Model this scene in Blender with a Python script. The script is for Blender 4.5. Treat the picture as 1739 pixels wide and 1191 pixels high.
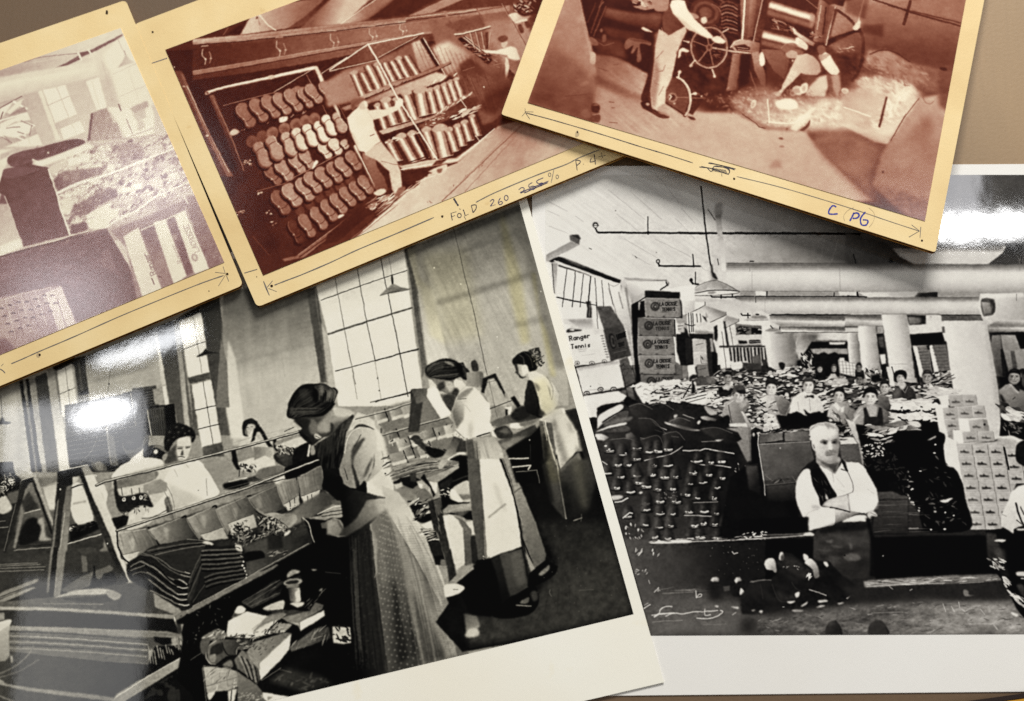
# Five old shoe-factory photographs spread over a table top, seen from above.
import bpy, bmesh, math, random
import numpy as np
from mathutils import Vector

for _o in list(bpy.data.objects): bpy.data.objects.remove(_o, do_unlink=True)
scene = bpy.context.scene
R = math.radians

# ---------------------------------------------------------------- camera, world, lamps, exposure
PITCH, FOC, DIST = 18.0, 60.0, 0.667
cam = bpy.data.cameras.new('camera'); cam_ob = bpy.data.objects.new('camera', cam); scene.collection.objects.link(cam_ob)
cam.lens, cam.sensor_width, cam.clip_start, cam.clip_end = FOC, 36.0, .01, 50.0
cam_ob.location = (0, -DIST * math.sin(R(PITCH)), DIST * math.cos(R(PITCH))); cam_ob.rotation_euler = (R(PITCH), 0, 0)
cam.dof.use_dof = True; cam.dof.focus_distance = .66; cam.dof.aperture_fstop = 10.0
scene.camera = cam_ob
scene.view_settings.view_transform = 'Standard'; scene.view_settings.look = 'None'
scene.view_settings.exposure = 0; scene.view_settings.gamma = 1

world = bpy.data.worlds.new('World'); scene.world = world; world.use_nodes = True
world.node_tree.nodes['Background'].inputs[0].default_value = (1.0, .97, .93, 1)
world.node_tree.nodes['Background'].inputs[1].default_value = .06

def lamp(name, loc, aim, sx, sy, watts, col=(1, 1, 1), roll=0, shape='RECTANGLE'):
    L = bpy.data.lights.new(name, 'AREA'); L.shape = shape; L.size, L.size_y, L.energy, L.color = sx, sy, watts, col
    o = bpy.data.objects.new(name, L); scene.collection.objects.link(o); o.location = loc
    q = (Vector(aim) - Vector(loc)).to_track_quat('-Z', 'Y'); o.rotation_euler = q.to_euler(); o.rotation_euler.rotate_axis('Z', R(roll))
    return o
lamp('window_light', (.35, 1.9, 1.2), (0, 0, 0), .9, .6, 72, (1, .985, .96))
lamp('fill_light', (.9, -.7, 1.3), (0, 0, 0), .9, .9, 5, (1, .97, .93))
# overhead lamps placed to mirror as glare in the prints; some are added
def overhead_lamp(name, x, y, sx, sy, radiance, roll=0, col=(1, 1, 1), shape='RECTANGLE'): return lamp(name, (x, y, 1.55), (x, y, 0), sx, sy, radiance * math.pi * sx * sy * (.785 if shape == 'ELLIPSE' else 1), col, roll, shape)
overhead_lamp('glare_lamp', -.545, .41, .08, .04, 40, 14, (.97, .98, 1), 'ELLIPSE')
overhead_lamp('glare_lamp', -.492, .502, .15, .026, 24, 20, (.95, .97, 1), 'ELLIPSE')  # added: imitates the wedge of glare on curled paper
overhead_lamp('glare_lamp', -.58, .385, .19, .09, 7, 8, (.96, .97, 1))  # added: dim halo round the left glare
overhead_lamp('glare_lamp', -.52, .78, .12, .1, 15, 0, (.93, .94, 1))
overhead_lamp('glare_lamp', -.63, .61, .13, .08, 18, 0, (.93, .94, 1))
overhead_lamp('glare_lamp', -.55, .08, .16, .22, 2.4)
overhead_lamp('glare_lamp', -.53, .13, .06, .07, 14, 0, (1, 1, 1), 'ELLIPSE')  # added: bright spot inside the lower-left sheen
overhead_lamp('glare_lamp', .69, .685, .26, .036, 50, 3)
overhead_lamp('glare_lamp', .55, .77, .2, .14, 9, 0, (.96, .96, 1))
scene.cycles.use_denoising = False
# ---------------------------------------------------------------- print raster: a small anti-aliased drawing kit
# The five prints are flat pictures; each is drawn here, shape by shape, in grey tones and
# then toned with the colours of its own photographic paper.
def P_(s):
    if isinstance(s, str):
        return np.array([[float(v) for v in q.split(',')] for q in s.split()], dtype=float)
    return np.array(s, dtype=float)

def spline(pts, closed, n=5):
    m = len(pts)
    if m < 3: return pts
    out = []
    rng = range(m) if closed else range(m - 1)
    t = np.linspace(0, 1, n, endpoint=False)[:, None]
    for i in rng:
        if closed:
            a, b, c, d = pts[(i - 1) % m], pts[i], pts[(i + 1) % m], pts[(i + 2) % m]
        else:
            a, b, c, d = pts[max(i - 1, 0)], pts[i], pts[i + 1], pts[min(i + 2, m - 1)]
        out.append(0.5 * (2 * b + (c - a) * t + (2 * a - 5 * b + 4 * c - d) * t * t + (3 * b - a - 3 * c + d) * t ** 3))
    if not closed: out.append(pts[-1:])
    return np.concatenate(out)

_lat = np.random.RandomState(7).rand(128, 128)
def vnoise(x, y):
    xi = np.floor(x).astype(int); yi = np.floor(y).astype(int)
    fx = x - xi; fy = y - yi
    fx = fx * fx * (3 - 2 * fx); fy = fy * fy * (3 - 2 * fy)
    a = _lat[yi % 128, xi % 128]; b = _lat[yi % 128, (xi + 1) % 128]
    c = _lat[(yi + 1) % 128, xi % 128]; d = _lat[(yi + 1) % 128, (xi + 1) % 128]
    return (a * (1 - fx) + b * fx) * (1 - fy) + (c * (1 - fx) + d * fx) * fy

def box1(m, r, ax):
    k = int(2 * r + 1)
    pad = [(0, 0), (0, 0)]; pad[ax] = (int(r) + 1, int(r))
    q = np.cumsum(np.pad(m, pad, mode='edge'), axis=ax)
    if ax == 0: return (q[k:] - q[:-k]) / k
    return (q[:, k:] - q[:, :-k]) / k

def blur(m, f):
    if f <= 0: return m
    r = max(1, int(round(f * 0.58)))
    for _ in range(3 if f > 1.2 else 1):
        m = box1(box1(m, r, 0), r, 1)
    return m

class Cv:
    def __init__(s, w, h, H=None, base=128, seed=1):
        s.w, s.h = w, h
        s.H = np.eye(3) if H is None else H
        s.g = np.full((h, w), float(base))
        s.t = np.zeros((h, w))              # yellow stain layer
        s.o = (0., 0., 1.); s.r = np.random.RandomState(seed); s.clipm = None
        c = np.array([[0, 0, 1], [1, 0, 1]], float) * [1, 1, 1]
        a = s.tx(np.array([[800., 600.], [801., 600.]]), raw=True)
        s.k = np.hypot(*(a[1] - a[0]))
    def z(s, x=0, y=0, k=1.): s.o = (x, y, k)
    def tx(s, p, raw=False):
        if not raw: p = p / s.o[2] + np.array(s.o[:2])
        q = np.c_[p, np.ones(len(p))] @ s.H.T
        return q[:, :2] / q[:, 2:]
    # coverage of a polygon given in texture pixels
    def cov(s, q, f=0.):
        f = f * s.k; pd = int(3 * f) + 2
        x0 = max(int(q[:, 0].min()) - pd, 0); y0 = max(int(q[:, 1].min()) - pd, 0)
        x1 = min(int(q[:, 0].max()) + pd + 2, s.w); y1 = min(int(q[:, 1].max()) + pd + 2, s.h)
        if x1 <= x0 or y1 <= y0: return None
        W, Hh = x1 - x0, y1 - y0; SS = 4
        xa, ya = q[:, 0] - x0, (q[:, 1] - y0) * SS
        xb, yb = np.roll(xa, -1), np.roll(ya, -1)
        rows, xs = [], []
        for i in range(len(q)):
            a, b = ya[i], yb[i]
            if a == b: continue
            lo, hi = (a, b) if a < b else (b, a)
            r0 = max(int(math.ceil(lo - .5)), 0); r1 = min(int(math.ceil(hi - .5)), Hh * SS)
            if r1 <= r0: continue
            rr = np.arange(r0, r1)
            xs.append(xa[i] + (rr + .5 - a) * (xb[i] - xa[i]) / (b - a)); rows.append(rr)
        if not rows: return None
        rows = np.concatenate(rows); xs = np.concatenate(xs)
        o = np.lexsort((xs, rows)); rows = rows[o]; xs = np.clip(xs[o], 0, W)
        st = np.r_[True, rows[1:] != rows[:-1]]
        idx = np.arange(len(rows)); first = np.maximum.accumulate(np.where(st, idx, 0))
        sg = np.where((idx - first) % 2 == 0, 1., -1.)
        acc = np.zeros((Hh, W + 2)); xi = np.floor(xs).astype(int); fr = xs - xi
        np.add.at(acc, (rows // SS, xi), sg * (1 - fr) / SS)
        np.add.at(acc, (rows // SS, xi + 1), sg * fr / SS)
        m = np.clip(np.cumsum(acc, 1)[:, :W], 0, 1)
        if f > .3: m = blur(m, f)
        return m, x0, y0, x1, y1
    def put(s, m, g, a=1., lay='g'):
        if m is None: return
        m, x0, y0, x1, y1 = m
        A = s.g if lay == 'g' else s.t
        mm = m * a
        if s.clipm is not None: mm = mm * s.clipm[y0:y1, x0:x1]
        v = A[y0:y1, x0:x1]
        v += (g - v) * mm
    def clip(s, pts=None, f=0, sm=0):
        if pts is None: s.clipm = None; return
        q = P_(pts)
        if sm: q = spline(q, True)
        c = s.cov(s.tx(q), f); s.clipm = np.zeros((s.h, s.w))
        if c: s.clipm[c[2]:c[4], c[1]:c[3]] = c[0]
    def p(s, g, pts, f=0., a=1., sm=0, lay='g'):
        q = P_(pts)
        if sm: q = spline(q, True)
        s.put(s.cov(s.tx(q), f), g, a, lay)
    def ps(s, g, pts, f=0., a=1.): s.p(g, pts, f, a, 1)
    def gr(s, g1, g2, ax, pts, f=0., a=1., sm=0):
        q = P_(pts)
        if sm: q = spline(q, True)
        c = s.cov(s.tx(q), f)
        if c is None: return
        A = s.tx(P_(ax)); d = A[1] - A[0]
        yy, xx = np.mgrid[c[2]:c[4], c[1]:c[3]]
        t = np.clip(((xx - A[0][0]) * d[0] + (yy - A[0][1]) * d[1]) / (d @ d), 0, 1)
        s.put(c, g1 + (g2 - g1) * t, a)
    def l(s, g, w, pts, a=1., sm=0, f=0., w2=None, lay='g'):
        q = P_(pts)
        if sm: q = spline(q, False)
        q = s.tx(q); n = len(q); f = f * s.k
        ws = np.full(n, w) if w2 is None else np.linspace(w, w2, n)
        ws = ws * s.k; pd = ws.max() / 2 + f * 2 + 2
        X0 = max(int(q[:, 0].min() - pd), 0); Y0 = max(int(q[:, 1].min() - pd), 0)
        X1 = min(int(q[:, 0].max() + pd) + 1, s.w); Y1 = min(int(q[:, 1].max() + pd) + 1, s.h)
        if X1 <= X0 or Y1 <= Y0: return
        M = np.zeros((Y1 - Y0, X1 - X0))
        for i in range(n - 1):
            a0, b0 = q[i], q[i + 1]; L = np.hypot(*(b0 - a0))
            k = max(1, int(L / 60))
            for j in range(k):
                u = a0 + (b0 - a0) * j / k; v = a0 + (b0 - a0) * (j + 1) / k
                x0 = max(int(min(u[0], v[0]) - pd), X0); x1 = min(int(max(u[0], v[0]) + pd) + 1, X1)
                y0 = max(int(min(u[1], v[1]) - pd), Y0); y1 = min(int(max(u[1], v[1]) + pd) + 1, Y1)
                if x1 <= x0 or y1 <= y0: continue
                yy, xx = np.mgrid[y0:y1, x0:x1]; d = v - u; dd = d @ d + 1e-9
                t = np.clip(((xx + .5 - u[0]) * d[0] + (yy + .5 - u[1]) * d[1]) / dd, 0, 1)
                ds = np.hypot(xx + .5 - u[0] - t * d[0], yy + .5 - u[1] - t * d[1])
                wl = ws[i] + (ws[i + 1] - ws[i]) * (j + .5) / k
                if wl >= 1: c = np.clip((wl / 2 + .5 + f / 2 - ds) / (1 + f), 0, 1)
                else: c = np.clip(1 - ds, 0, 1) * wl
                B = M[y0 - Y0:y1 - Y0, x0 - X0:x1 - X0]; np.maximum(B, c, out=B)
        s.put((M, X0, Y0, X1, Y1), g, a, lay)
    def e(s, g, x, y, rx, ry, rot=0, f=0., a=1., lay='g'):
        t = np.linspace(0, 2 * math.pi, 20, endpoint=False); c, d = math.cos(math.radians(rot)), math.sin(math.radians(rot))
        u, v = rx * np.cos(t), ry * np.sin(t)
        s.p(g, np.c_[x + u * c - v * d, y + u * d + v * c], f, a, 0, lay)
    def nz(s, pts, amp, sx, sy, rot=0, f=0., o=2, thr=None, lay='g'):
        c = s.cov(s.tx(P_(pts)), f)
        if c is None: return
        m, x0, y0, x1, y1 = c
        yy, xx = np.mgrid[y0:y1, x0:x1]; r = math.radians(rot); C, D = math.cos(r), math.sin(r)
        u = (xx * C + yy * D) / (sx * s.k) + s.r.rand() * 99; v = (-xx * D + yy * C) / (sy * s.k) + s.r.rand() * 99
        n = 0; a = 1.; tot = 0
        for i in range(o):
            n = n + a * vnoise(u, v); tot += a; a *= .55; u = u * 2.1 + 17; v = v * 2.1 + 5
        n = (n / tot - .5) * 2
        if thr is not None: n = np.clip((n - thr) * 5, 0, 1)
        if s.clipm is not None: m = m * s.clipm[y0:y1, x0:x1]
        A = s.g if lay == 'g' else s.t
        A[y0:y1, x0:x1] += amp * n * m
    def pts_in(s, pts, n):
        q = s.tx(P_(pts)); c = s.cov(q)
        if c is None: return np.zeros((0, 2))
        m, x0, y0, x1, y1 = c
        ys, xs = np.nonzero(m > .5)
        if len(xs) == 0: return np.zeros((0, 2))
        i = s.r.randint(0, len(xs), n)
        return np.c_[xs[i] + x0, ys[i] + y0].astype(float)
    # random strokes: n leaf-shaped dabs in the polygon, length/width ranges in px, angle in degrees
    def sp(s, pts, n, L, W, rot, rv, G, a=1., bend=0., f=0.):
        t = np.linspace(0, 1, 6)
        for x, y in s.pts_in(pts, n):
            le = s.r.uniform(*L) * s.k; wi = s.r.uniform(*W) * s.k; an = math.radians(rot + s.r.uniform(-rv, rv))
            b = s.r.uniform(-bend, bend) * le; ex = s.r.uniform(.15, .8); pr = np.sin(t * math.pi) ** ex * wi / 2 + (t - t * t) * 0; pr[0] = pr[-1] = wi * .12; j1 = s.r.uniform(.45, 1.25, 6); j2 = s.r.uniform(.45, 1.25, 6)
            u = np.r_[(t - .5) * le, (t[::-1] - .5) * le]; v = np.r_[pr * j1, -pr[::-1] * j2] + np.r_[np.sin(t * math.pi), np.sin(t[::-1] * math.pi)] * b
            c, d = math.cos(an), math.sin(an)
            s.put(s.cov(np.c_[x + u * c - v * d, y + u * d + v * c], f), s.r.uniform(*G), a)
    def lines(s, g, w, A, B, n, a=1., jit=0., f=0.):
        A, B = P_(A), P_(B)
        for i in range(n):
            t = i / max(n - 1, 1) + s.r.uniform(-jit, jit)
            s.l(g, w, np.array([A[0] + (A[1] - A[0]) * t, B[0] + (B[1] - B[0]) * t]), a, 0, f)
    # n fine strands between two guide curves: hair, cloth folds, grain
    def comb(s, A, B, n, w, G, a=.5, jit=1., f=.2, m=14):
        def rs(q):
            q = spline(P_(q), False, 6); d = np.r_[0, np.cumsum(np.hypot(*np.diff(q, axis=0).T))]; t = np.linspace(0, d[-1], m)
            return np.c_[np.interp(t, d, q[:, 0]), np.interp(t, d, q[:, 1])]
        A, B = rs(A), rs(B); k = s.o[2]
        for i in range(n):
            t = s.r.rand(); i0 = s.r.randint(0, m // 3); i1 = s.r.randint(2 * m // 3, m) + 1
            q = A * (1 - t) + B * t + (s.r.randn(2) * jit * k) + np.cumsum(s.r.randn(m, 2), 0) * jit * k * .15
            s.l(s.r.uniform(*G), s.r.uniform(w * .6, w * 1.3), q[i0:i1], a * s.r.uniform(.5, 1.), 0, f)

def fnoise(h, w, sc, rs, asp=1.):
    yy, xx = np.mgrid[0:h, 0:w]; o = rs.rand(2) * 90
    return (vnoise(xx / sc + o[0], yy / (sc * asp) + o[1]) + .5 * vnoise(xx / sc * 2.1 + o[1], yy / (sc * asp) * 2.1 + o[0])) / 1.5 * 2 - 1
def finish(g, seed, grain=3., warp=1., clar=.6, mott=7.):
    # what an old lens, plate and paper do to a picture: wander, local contrast, mottle and grain
    h, w = g.shape; rs = np.random.RandomState(seed + 50)
    yy, xx = np.mgrid[0:h, 0:w].astype(float)
    dx = fnoise(h, w, 9, rs) * .7 + fnoise(h, w, 3, rs) * .3; dy = fnoise(h, w, 9, rs) * .7 + fnoise(h, w, 3, rs) * .3
    X = np.clip(xx + dx * warp, 0, w - 1.001); Y = np.clip(yy + dy * warp, 0, h - 1.001); xi = X.astype(int); yi = Y.astype(int); fx = X - xi; fy = Y - yi
    g = (g[yi, xi] * (1 - fx) + g[yi, xi + 1] * fx) * (1 - fy) + (g[yi + 1, xi] * (1 - fx) + g[yi + 1, xi + 1] * fx) * fy
    g = .76 * g + .16 * blur(g, 7) + .08 * blur(g, 26)             # light creeping in the emulsion
    g = (g - 112) * 1.13 + 110
    mid = np.sin(np.clip(g, 0, 255) / 255 * math.pi)
    act = np.clip(blur(np.abs(g - blur(g, 4)), 10) / 14, 0, 1)          # busier where the picture is busy
    m = fnoise(h, w, 16, rs) * .8 + fnoise(h, w, 6, rs, .7) * (.4 + .9 * act) + fnoise(h, w, 3, rs) * (.25 + 1.0 * act)
    g = g + m * mott * (.25 + .9 * mid)
    g = g + clar * (g - blur(g, 3.)) + .22 * (g - blur(g, 22))
    gn = .5 * rs.randn(h, w) + blur(rs.randn(h, w), 1.4) * 1.8
    return np.clip(g + gn * grain * (.3 + mid), 0, 255)
# ---------------------------------------------------------------- print: foreman with folded arms in the packing room
FONT={'L': ["0,0 0,10 6,10"],'A': ["0,10 3,0 6,10","1,6.5 5,6.5"],'a': ["5,5 2,4.5 0,7 1,10 3,10 5,8","5,4.5 5,10"],'C': ["6,2 4,0 1,1 0,5 1,9 4,10 6,8"],'R': ["0,10 0,0 4,0 6,2.5 4,5 0,5","3,5 6,10"],
  'O': ["3,0 0,2 0,8 3,10 6,8 6,2 3,0"],'S': ["6,1.5 3,0 0,2 3,5 6,7.5 3,10 0,8.5"],'E': ["6,0 0,0 0,10 6,10","0,5 4.5,5"],'T': ["0,0 6,0","3,0 3,10"],'N': ["0,10 0,0 6,10 6,0"],'I': ["3,0 3,10"],
  'n': ["0,4.5 0,10","0,6 2.5,4.5 5,6 5,10"],'g': ["5,5 2,4.5 0,7 1,9.5 3,9.5 5,8","5,4.5 5,12 2,13.5 0,12.5"],'e': ["0,7.2 5,7 4,4.6 1.5,4.5 0,7.2 1.5,10 5,9.2"],'r': ["0,4.5 0,10","0,6.5 2,4.7 5,5"],'i': ["2,4.5 2,10","2,2 2,2.6"],'s': ["5,5 2,4.5 .5,6 4.5,8.4 3,10 0,9.5"],
  'P': ["0,10 0,0 4,0 6,2.5 4,5.2 0,5.2"],'c': ["5,5.4 2.5,4.4 0,7 2.5,10 5,9"]}
def txt(c,g,w,x,y,s,ux,uy,T,gap=8.4,a=1.):
 # ux,uy: direction of one unit along the line of writing and down the letter
 for ch in T:
  for st in FONT.get(ch,()):
   q=P_(st);c.l(g,w,np.c_[x + s * (q[:,0] * ux[0] + q[:,1] * uy[0]),y + s * (q[:,0] * ux[1] + q[:,1] * uy[1])],a)
  k=gap * (1 if ch.isupper() else .86) if ch != ' ' else gap * .7
  x += k * s * ux[0];y += k * s * ux[1]

def draw_foreman(c):
 p,ps,l,e,gr,nz,sp,z=c.p,c.ps,c.l,c.e,c.gr,c.nz,c.sp,c.z
 def face(x,y,w,h,t=176,hair=30,tilt=0,cap=0):
  e(t,x,y,w / 2,h / 2,tilt,.5);e(min(t + 18,220),x + w * .08,y - h * .1,w * .26,h * .24,tilt,.8,.8);e(t - 50,x - w * .34,y + h * .1,w * .16,h * .34,tilt,.8,.7)
  e(t - 95,x - w * .2,y - h * .06,w * .12,h * .055,tilt,.4,.95);e(t - 95,x + w * .2,y - h * .06,w * .12,h * .055,tilt,.4,.95);l(t - 70,.9,[(x - w * .32,y - h * .14),(x - w * .08,y - h * .15)],.8);l(t - 70,.9,[(x + w * .08,y - h * .15),(x + w * .32,y - h * .14)],.8)
  l(t - 55,.8,[(x + w * .03,y - h * .04),(x + w * .06,y + h * .14),(x - w * .05,y + h * .16)],.8);l(t - 75,1.0,[(x - w * .14,y + h * .27),(x + w * .15,y + h * .27)],.85);e(t - 45,x,y + h * .43,w * .24,h * .07,tilt,.6,.6)
  ps(hair,[(x - w * .55,y + h * .05),(x - w * .56,y - h * .3),(x - w * .3,y - h * .58),(x + w * .1,y - h * .63),(x + w * .45,y - h * .5),(x + w * .56,y - h * .18),(x + w * .5,y + h * .02),(x + w * .4,y - h * .22),(x,y - h * .32),(x - w * .38,y - h * .24)],.5)
  l(min(hair + 50,150),1.,[(x - w * .2,y - h * .5),(x + w * .2,y - h * .52)],.5)
 def caps(poly,n,lo=170,hi=226,r=(2.4,4.4)):
  pts=c.pts_in(poly,n);pts=pts[np.argsort(pts[:,1])]
  for x,y in pts:
   w=c.r.uniform(*r) * c.k;t=np.linspace(math.pi,2 * math.pi,7);tl=c.r.uniform(-.3,.3)
   q=np.r_[np.c_[w * np.cos(t),w * 1.0 * np.sin(t)],[[w,w * .35],[0,w * .6],[-w,w * .35]]]
   q=q @ np.array([[1,tl],[-tl,1]]) + (x,y)
   c.put(c.cov(q + (0.5,w * .55)),14,.9);c.put(c.cov(q),c.r.uniform(lo,hi))
 z()
 p(40,"880,280 2400,280 2400,1200 880,1200")
 # --- ceiling
 gr(226,196,"930,480 1200,330","920,290 2400,290 2400,620 920,620")
 gr(210,84,"1180,400 1480,430","1150,290 2400,290 2400,455 1240,455 1180,440",14)
 gr(90,70,"1500,300 1739,300","1560,290 2400,290 2400,440 1500,452 1440,420",6)
 nz("926,297 1250,297 1250,520 926,520",7,60,4,38,3)
 z(900,290,5.179)
 for q in ("690,170 1010,430","880,180 1160,430","1140,70 1310,280","760,380 990,560","830,600 1120,770","160,270 330,360","150,350 260,400","400,400 470,450","170,490 330,550","1280,420 1450,600","1100,600 1420,760","1330,330 1450,460","900,740 1060,830"): l(150,.8,q,.7)
 l(70,1.2,"520,680 540,692");e(90,752,353,5,4);e(110,1113,722,5,5);l(110,1.5,"925,755 940,768")
 # left beams
 gr(150,196,"250,700 290,780","140,740 360,620 435,655 250,750 170,800 140,800",.6);p(222,"130,560 350,560 350,625 140,735",.8);p(96,"350,570 420,565 440,600 435,655 355,615",.5);p(60,"355,565 425,565 450,605 430,600",.4)
 p(34,"170,795 215,770 250,755 330,780 800,965 790,1000 500,890 250,800 190,810",.5);p(130,"280,760 340,780 560,870 420,840",2.,.6);l(214,2.2,"215,795 500,900 790,1000",.9);p(40,"250,825 520,920 560,940 540,950 250,845",.4)
 gr(150,214,"200,820 240,1100","190,810 245,815 230,1100 200,1020",.6);l(60,1.1,"195,820 215,1080")
 p(226,"245,840 560,935 800,1000 830,1200 180,1200 230,1100",.5)
 for i,q in enumerate(("325,870 285,1200","400,890 372,1200","470,915 440,1200","535,930 510,1200","572,945 590,1200","632,965 650,1200","690,990 735,1200")): l(54,(1.2,1.4,1.2,2.0,1.,1.,.8)[i],q)
 l(60,1.7,"235,1115 390,1150 505,1168");ps(196,"790,1000 880,960 900,1200 830,1200",.8);l(120,1.,"690,1000 740,1020 780,1000",.7);l(110,1.2,"800,1010 840,1200",.8);l(150,2.2,"850,1000 880,1200",.7,0,.8)
 gr(160,222,"950,940 940,1200","820,940 1190,960 1220,990 1210,1020 1130,1060 900,1170 880,1180 870,980",.8);p(80,"1195,960 1225,985 1215,1015 1190,1000",.4);l(90,1.2,"870,975 1190,965",.7);l(90,.9,"880,980 895,1180",.7);l(70,1.4,"890,1175 1015,1110")
 # sprinkler pipes
 l(22,3.6,"600,545 1450,550");l(22,3.2,"1135,838 1450,842");l(24,3.,"575,510 590,540 605,545");e(30,575,480,24,26,0,.3);e(210,575,484,16,16);l(30,1.,"560,484 605,484");l(30,1.6,"1037,405 1037,560");e(20,1038,548,13,16);l(24,3.,"1125,810 1140,838");e(34,1127,798,18,20);e(190,1127,798,11,12);l(30,1.5,"1432,740 1440,845");e(34,1418,965,16,14);l(26,3.,"1420,980 1440,1000")
 z(1160,300,4.963)
 l(18,4.2,"-20,477 1000,480 1489,486");l(24,3.,"-20,755 145,757");l(28,2.4,"152,85 190,450 232,750",1,1);l(60,1.,"150,757 180,790 225,798");l(40,1.6,"82,655 92,765");l(36,1.4,"105,805 105,905");l(24,3.4,"70,885 85,910 125,908");e(40,68,870,12,12)
 gr(150,215,"290,320 340,780","270,330 320,320 362,780 355,805 325,790",.5);ps(110,"270,240 300,225 330,240 325,330 270,340",2.,.5);l(60,1.6,"210,280 270,365",.8);l(60,1.4,"290,695 300,745")
 for q in ("525,410 640,690","620,400 660,470","825,500 855,640","925,520 970,700","1060,490 1045,540","1190,540 1150,720","1310,520 1250,720","1420,560 1360,720"): l(150,.8,q,.5)
 l(40,1.6,"1435,655 1455,730")
 # big ducts
 def duct(y0,y1,x0,x1,a,b,top=96):
  for i in range(16):
   t=i / 16;v=a + (b - a) * math.sin(math.pi * min(1,max(0,t * 1.02)) ** .8) ** .8
   if t < .28: v=top + (v - top) * (t / .28) ** 1.2
   yy=y0 + (y1 - y0) * t;p(v,[(x0,yy),(x1,yy),(x1,yy + (y1 - y0) / 15),(x0,yy + (y1 - y0) / 15)],.5)
 gr(150,190,"0,1030 300,1030","370,950 3800,950 3800,1040 370,1040");p(120,"480,965 3800,965 3800,1010 480,1010",.8,.6)
 duct(728,972,365,6200,150,212);p(214,"365,800 500,790 500,950 370,960",6,.5);l(120,1.,"562,720 562,800",.8);l(30,1.8,"565,716 592,716");l(130,.9,"580,800 582,965",.5);l(120,1.,"1318,750 1325,960",.5);l(150,1.2,"365,725 372,780",.8);l(84,1.1,"400,968 1489,968",.6)
 p(214,"608,965 705,968 700,1005 615,1003",.4);p(205,"1310,970 1480,972 1480,1005 1320,1005",.5);l(36,2.,"708,970 703,1005");l(40,2.,"1275,980 1275,1010");l(36,2.6,"1470,980 1478,1005");l(24,1.6,"440,1010 1489,1012")
 duct(1015,1165,440,3200,150,206,84);l(150,1.2,"600,960 605,1040",.7,0,.6);l(60,1.2,"610,1010 612,1060");l(150,.8,"690,1010 690,1150",.6);l(24,1.4,"480,1164 640,1164");l(26,1.6,"720,1163 1489,1166");l(225,2.,"650,1163 735,1163")
 # lamp
 ps(150,"215,770 250,770 260,850 290,870 240,890 220,870",.6);ps(60,"230,750 245,745 255,800 240,810",.5);ps(50,"240,800 270,820 290,870 250,850",.5);ps(214,"160,740 225,750 235,880 190,890 150,850",2.,.8)
 gr(150,214,"250,880 180,970","38,992 130,920 220,885 290,880 380,920 470,965 475,972 300,960 140,975",.3);ps(216,"38,994 200,968 330,958 476,970 440,985 300,998 150,1002",.3);l(46,1.6,"38,994 200,966 340,958 470,966",.95,1);l(84,1.3,"38,992 130,918 222,884 290,880 380,918 474,970",.8,1,.3);l(70,1.6,"60,1000 180,1004 300,1000 440,986 476,972",.7,1,.4);ps(170,"60,975 140,920 225,890 200,950 120,972",2.,.8);e(150,245,980,36,12,-5,.4);e(70,95,955,5,4)
 # below lamp: pipe stubs,beams
 l(22,2.6,"235,1005 245,1016 440,1016");l(26,2.4,"318,1000 320,1025");l(26,1.8,"413,990 415,1015");l(24,2.4,"340,1060 350,1083 438,1085");l(28,2.4,"425,1105 432,1130 445,1130");l(20,2.4,"485,1158 495,1168 600,1170");l(22,2.,"543,1155 543,1191")
 p(214,"-20,1040 185,1055 190,1080 20,1170 -20,1180",.8);l(70,1.4,"190,1055 190,1080 20,1170 -20,1190",.8);p(150,"190,1090 360,1150 300,1191 190,1191",.8)
 # --- middle distance (frame E)
 z(1160,490,5.179)
 gr(190,214,"300,100 300,300","-20,100 460,90 780,240 760,400 300,330 200,200 -20,250",.8)
 p(222,"-20,110 195,125 195,150 20,240 -20,250",.6);l(60,1.3,"195,120 195,150 20,240",.9);gr(130,200,"250,150 200,210","195,150 370,210 380,235 240,300 205,215 130,200",.6);l(60,1.2,"375,210 380,235 240,300",.8);gr(140,196,"440,240 400,340","380,240 490,270 490,290 370,350 350,280",.6);l(70,1.1,"490,268 490,290 375,348",.8)
 p(214,"40,240 110,210 180,240 205,330 200,390 40,400",.6)
 for x in (45,80,120,150): l(50,1.1,[(x,225),(x + 14,400)])
 p(40,"160,235 200,255 210,300 180,260",.5)
 ps(205,"100,310 180,300 290,320 270,390 100,390",.8);ps(110,"100,370 260,385 260,395 100,395",1.4,.7)
 p(36,"-20,300 25,320 55,430 40,800 -20,800",1.);p(34,"50,398 265,400 270,455 60,440",.4)
 gr(60,40,"20,450 60,700","0,430 80,450 95,680 -20,690",.6);p(176,"85,455 200,450 205,560 90,560",.5);l(80,1.,"110,500 180,480",.8);p(190,"90,565 205,562 215,660 160,660 95,700",.5);p(170,"150,590 205,580 215,660 160,660",.4);l(60,.9,"155,590 160,660 215,662",.8);l(60,1.6,"165,605 175,625");p(120,"120,670 225,665 230,770 130,780",.5);l(60,.9,"130,720 200,700",.8);p(206,"40,680 95,670 120,760 45,790",.5);p(44,"200,440 260,440 300,600 300,780 230,770 215,660",.6);p(150,"235,440 260,440 270,560 245,560",.8);p(26,"255,560 300,570 300,760 260,740",1.)
 p(30,"270,340 300,320 310,420 290,470 275,440",.6);p(218,"305,340 360,330 420,700 330,710 310,500",.6);p(34,"355,290 372,290 405,520 385,520",.5);p(206,"390,340 430,330 450,500 420,510",.5);l(60,1.,"410,330 440,500",.8);l(50,1.4,"340,380 380,700",.6)
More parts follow.
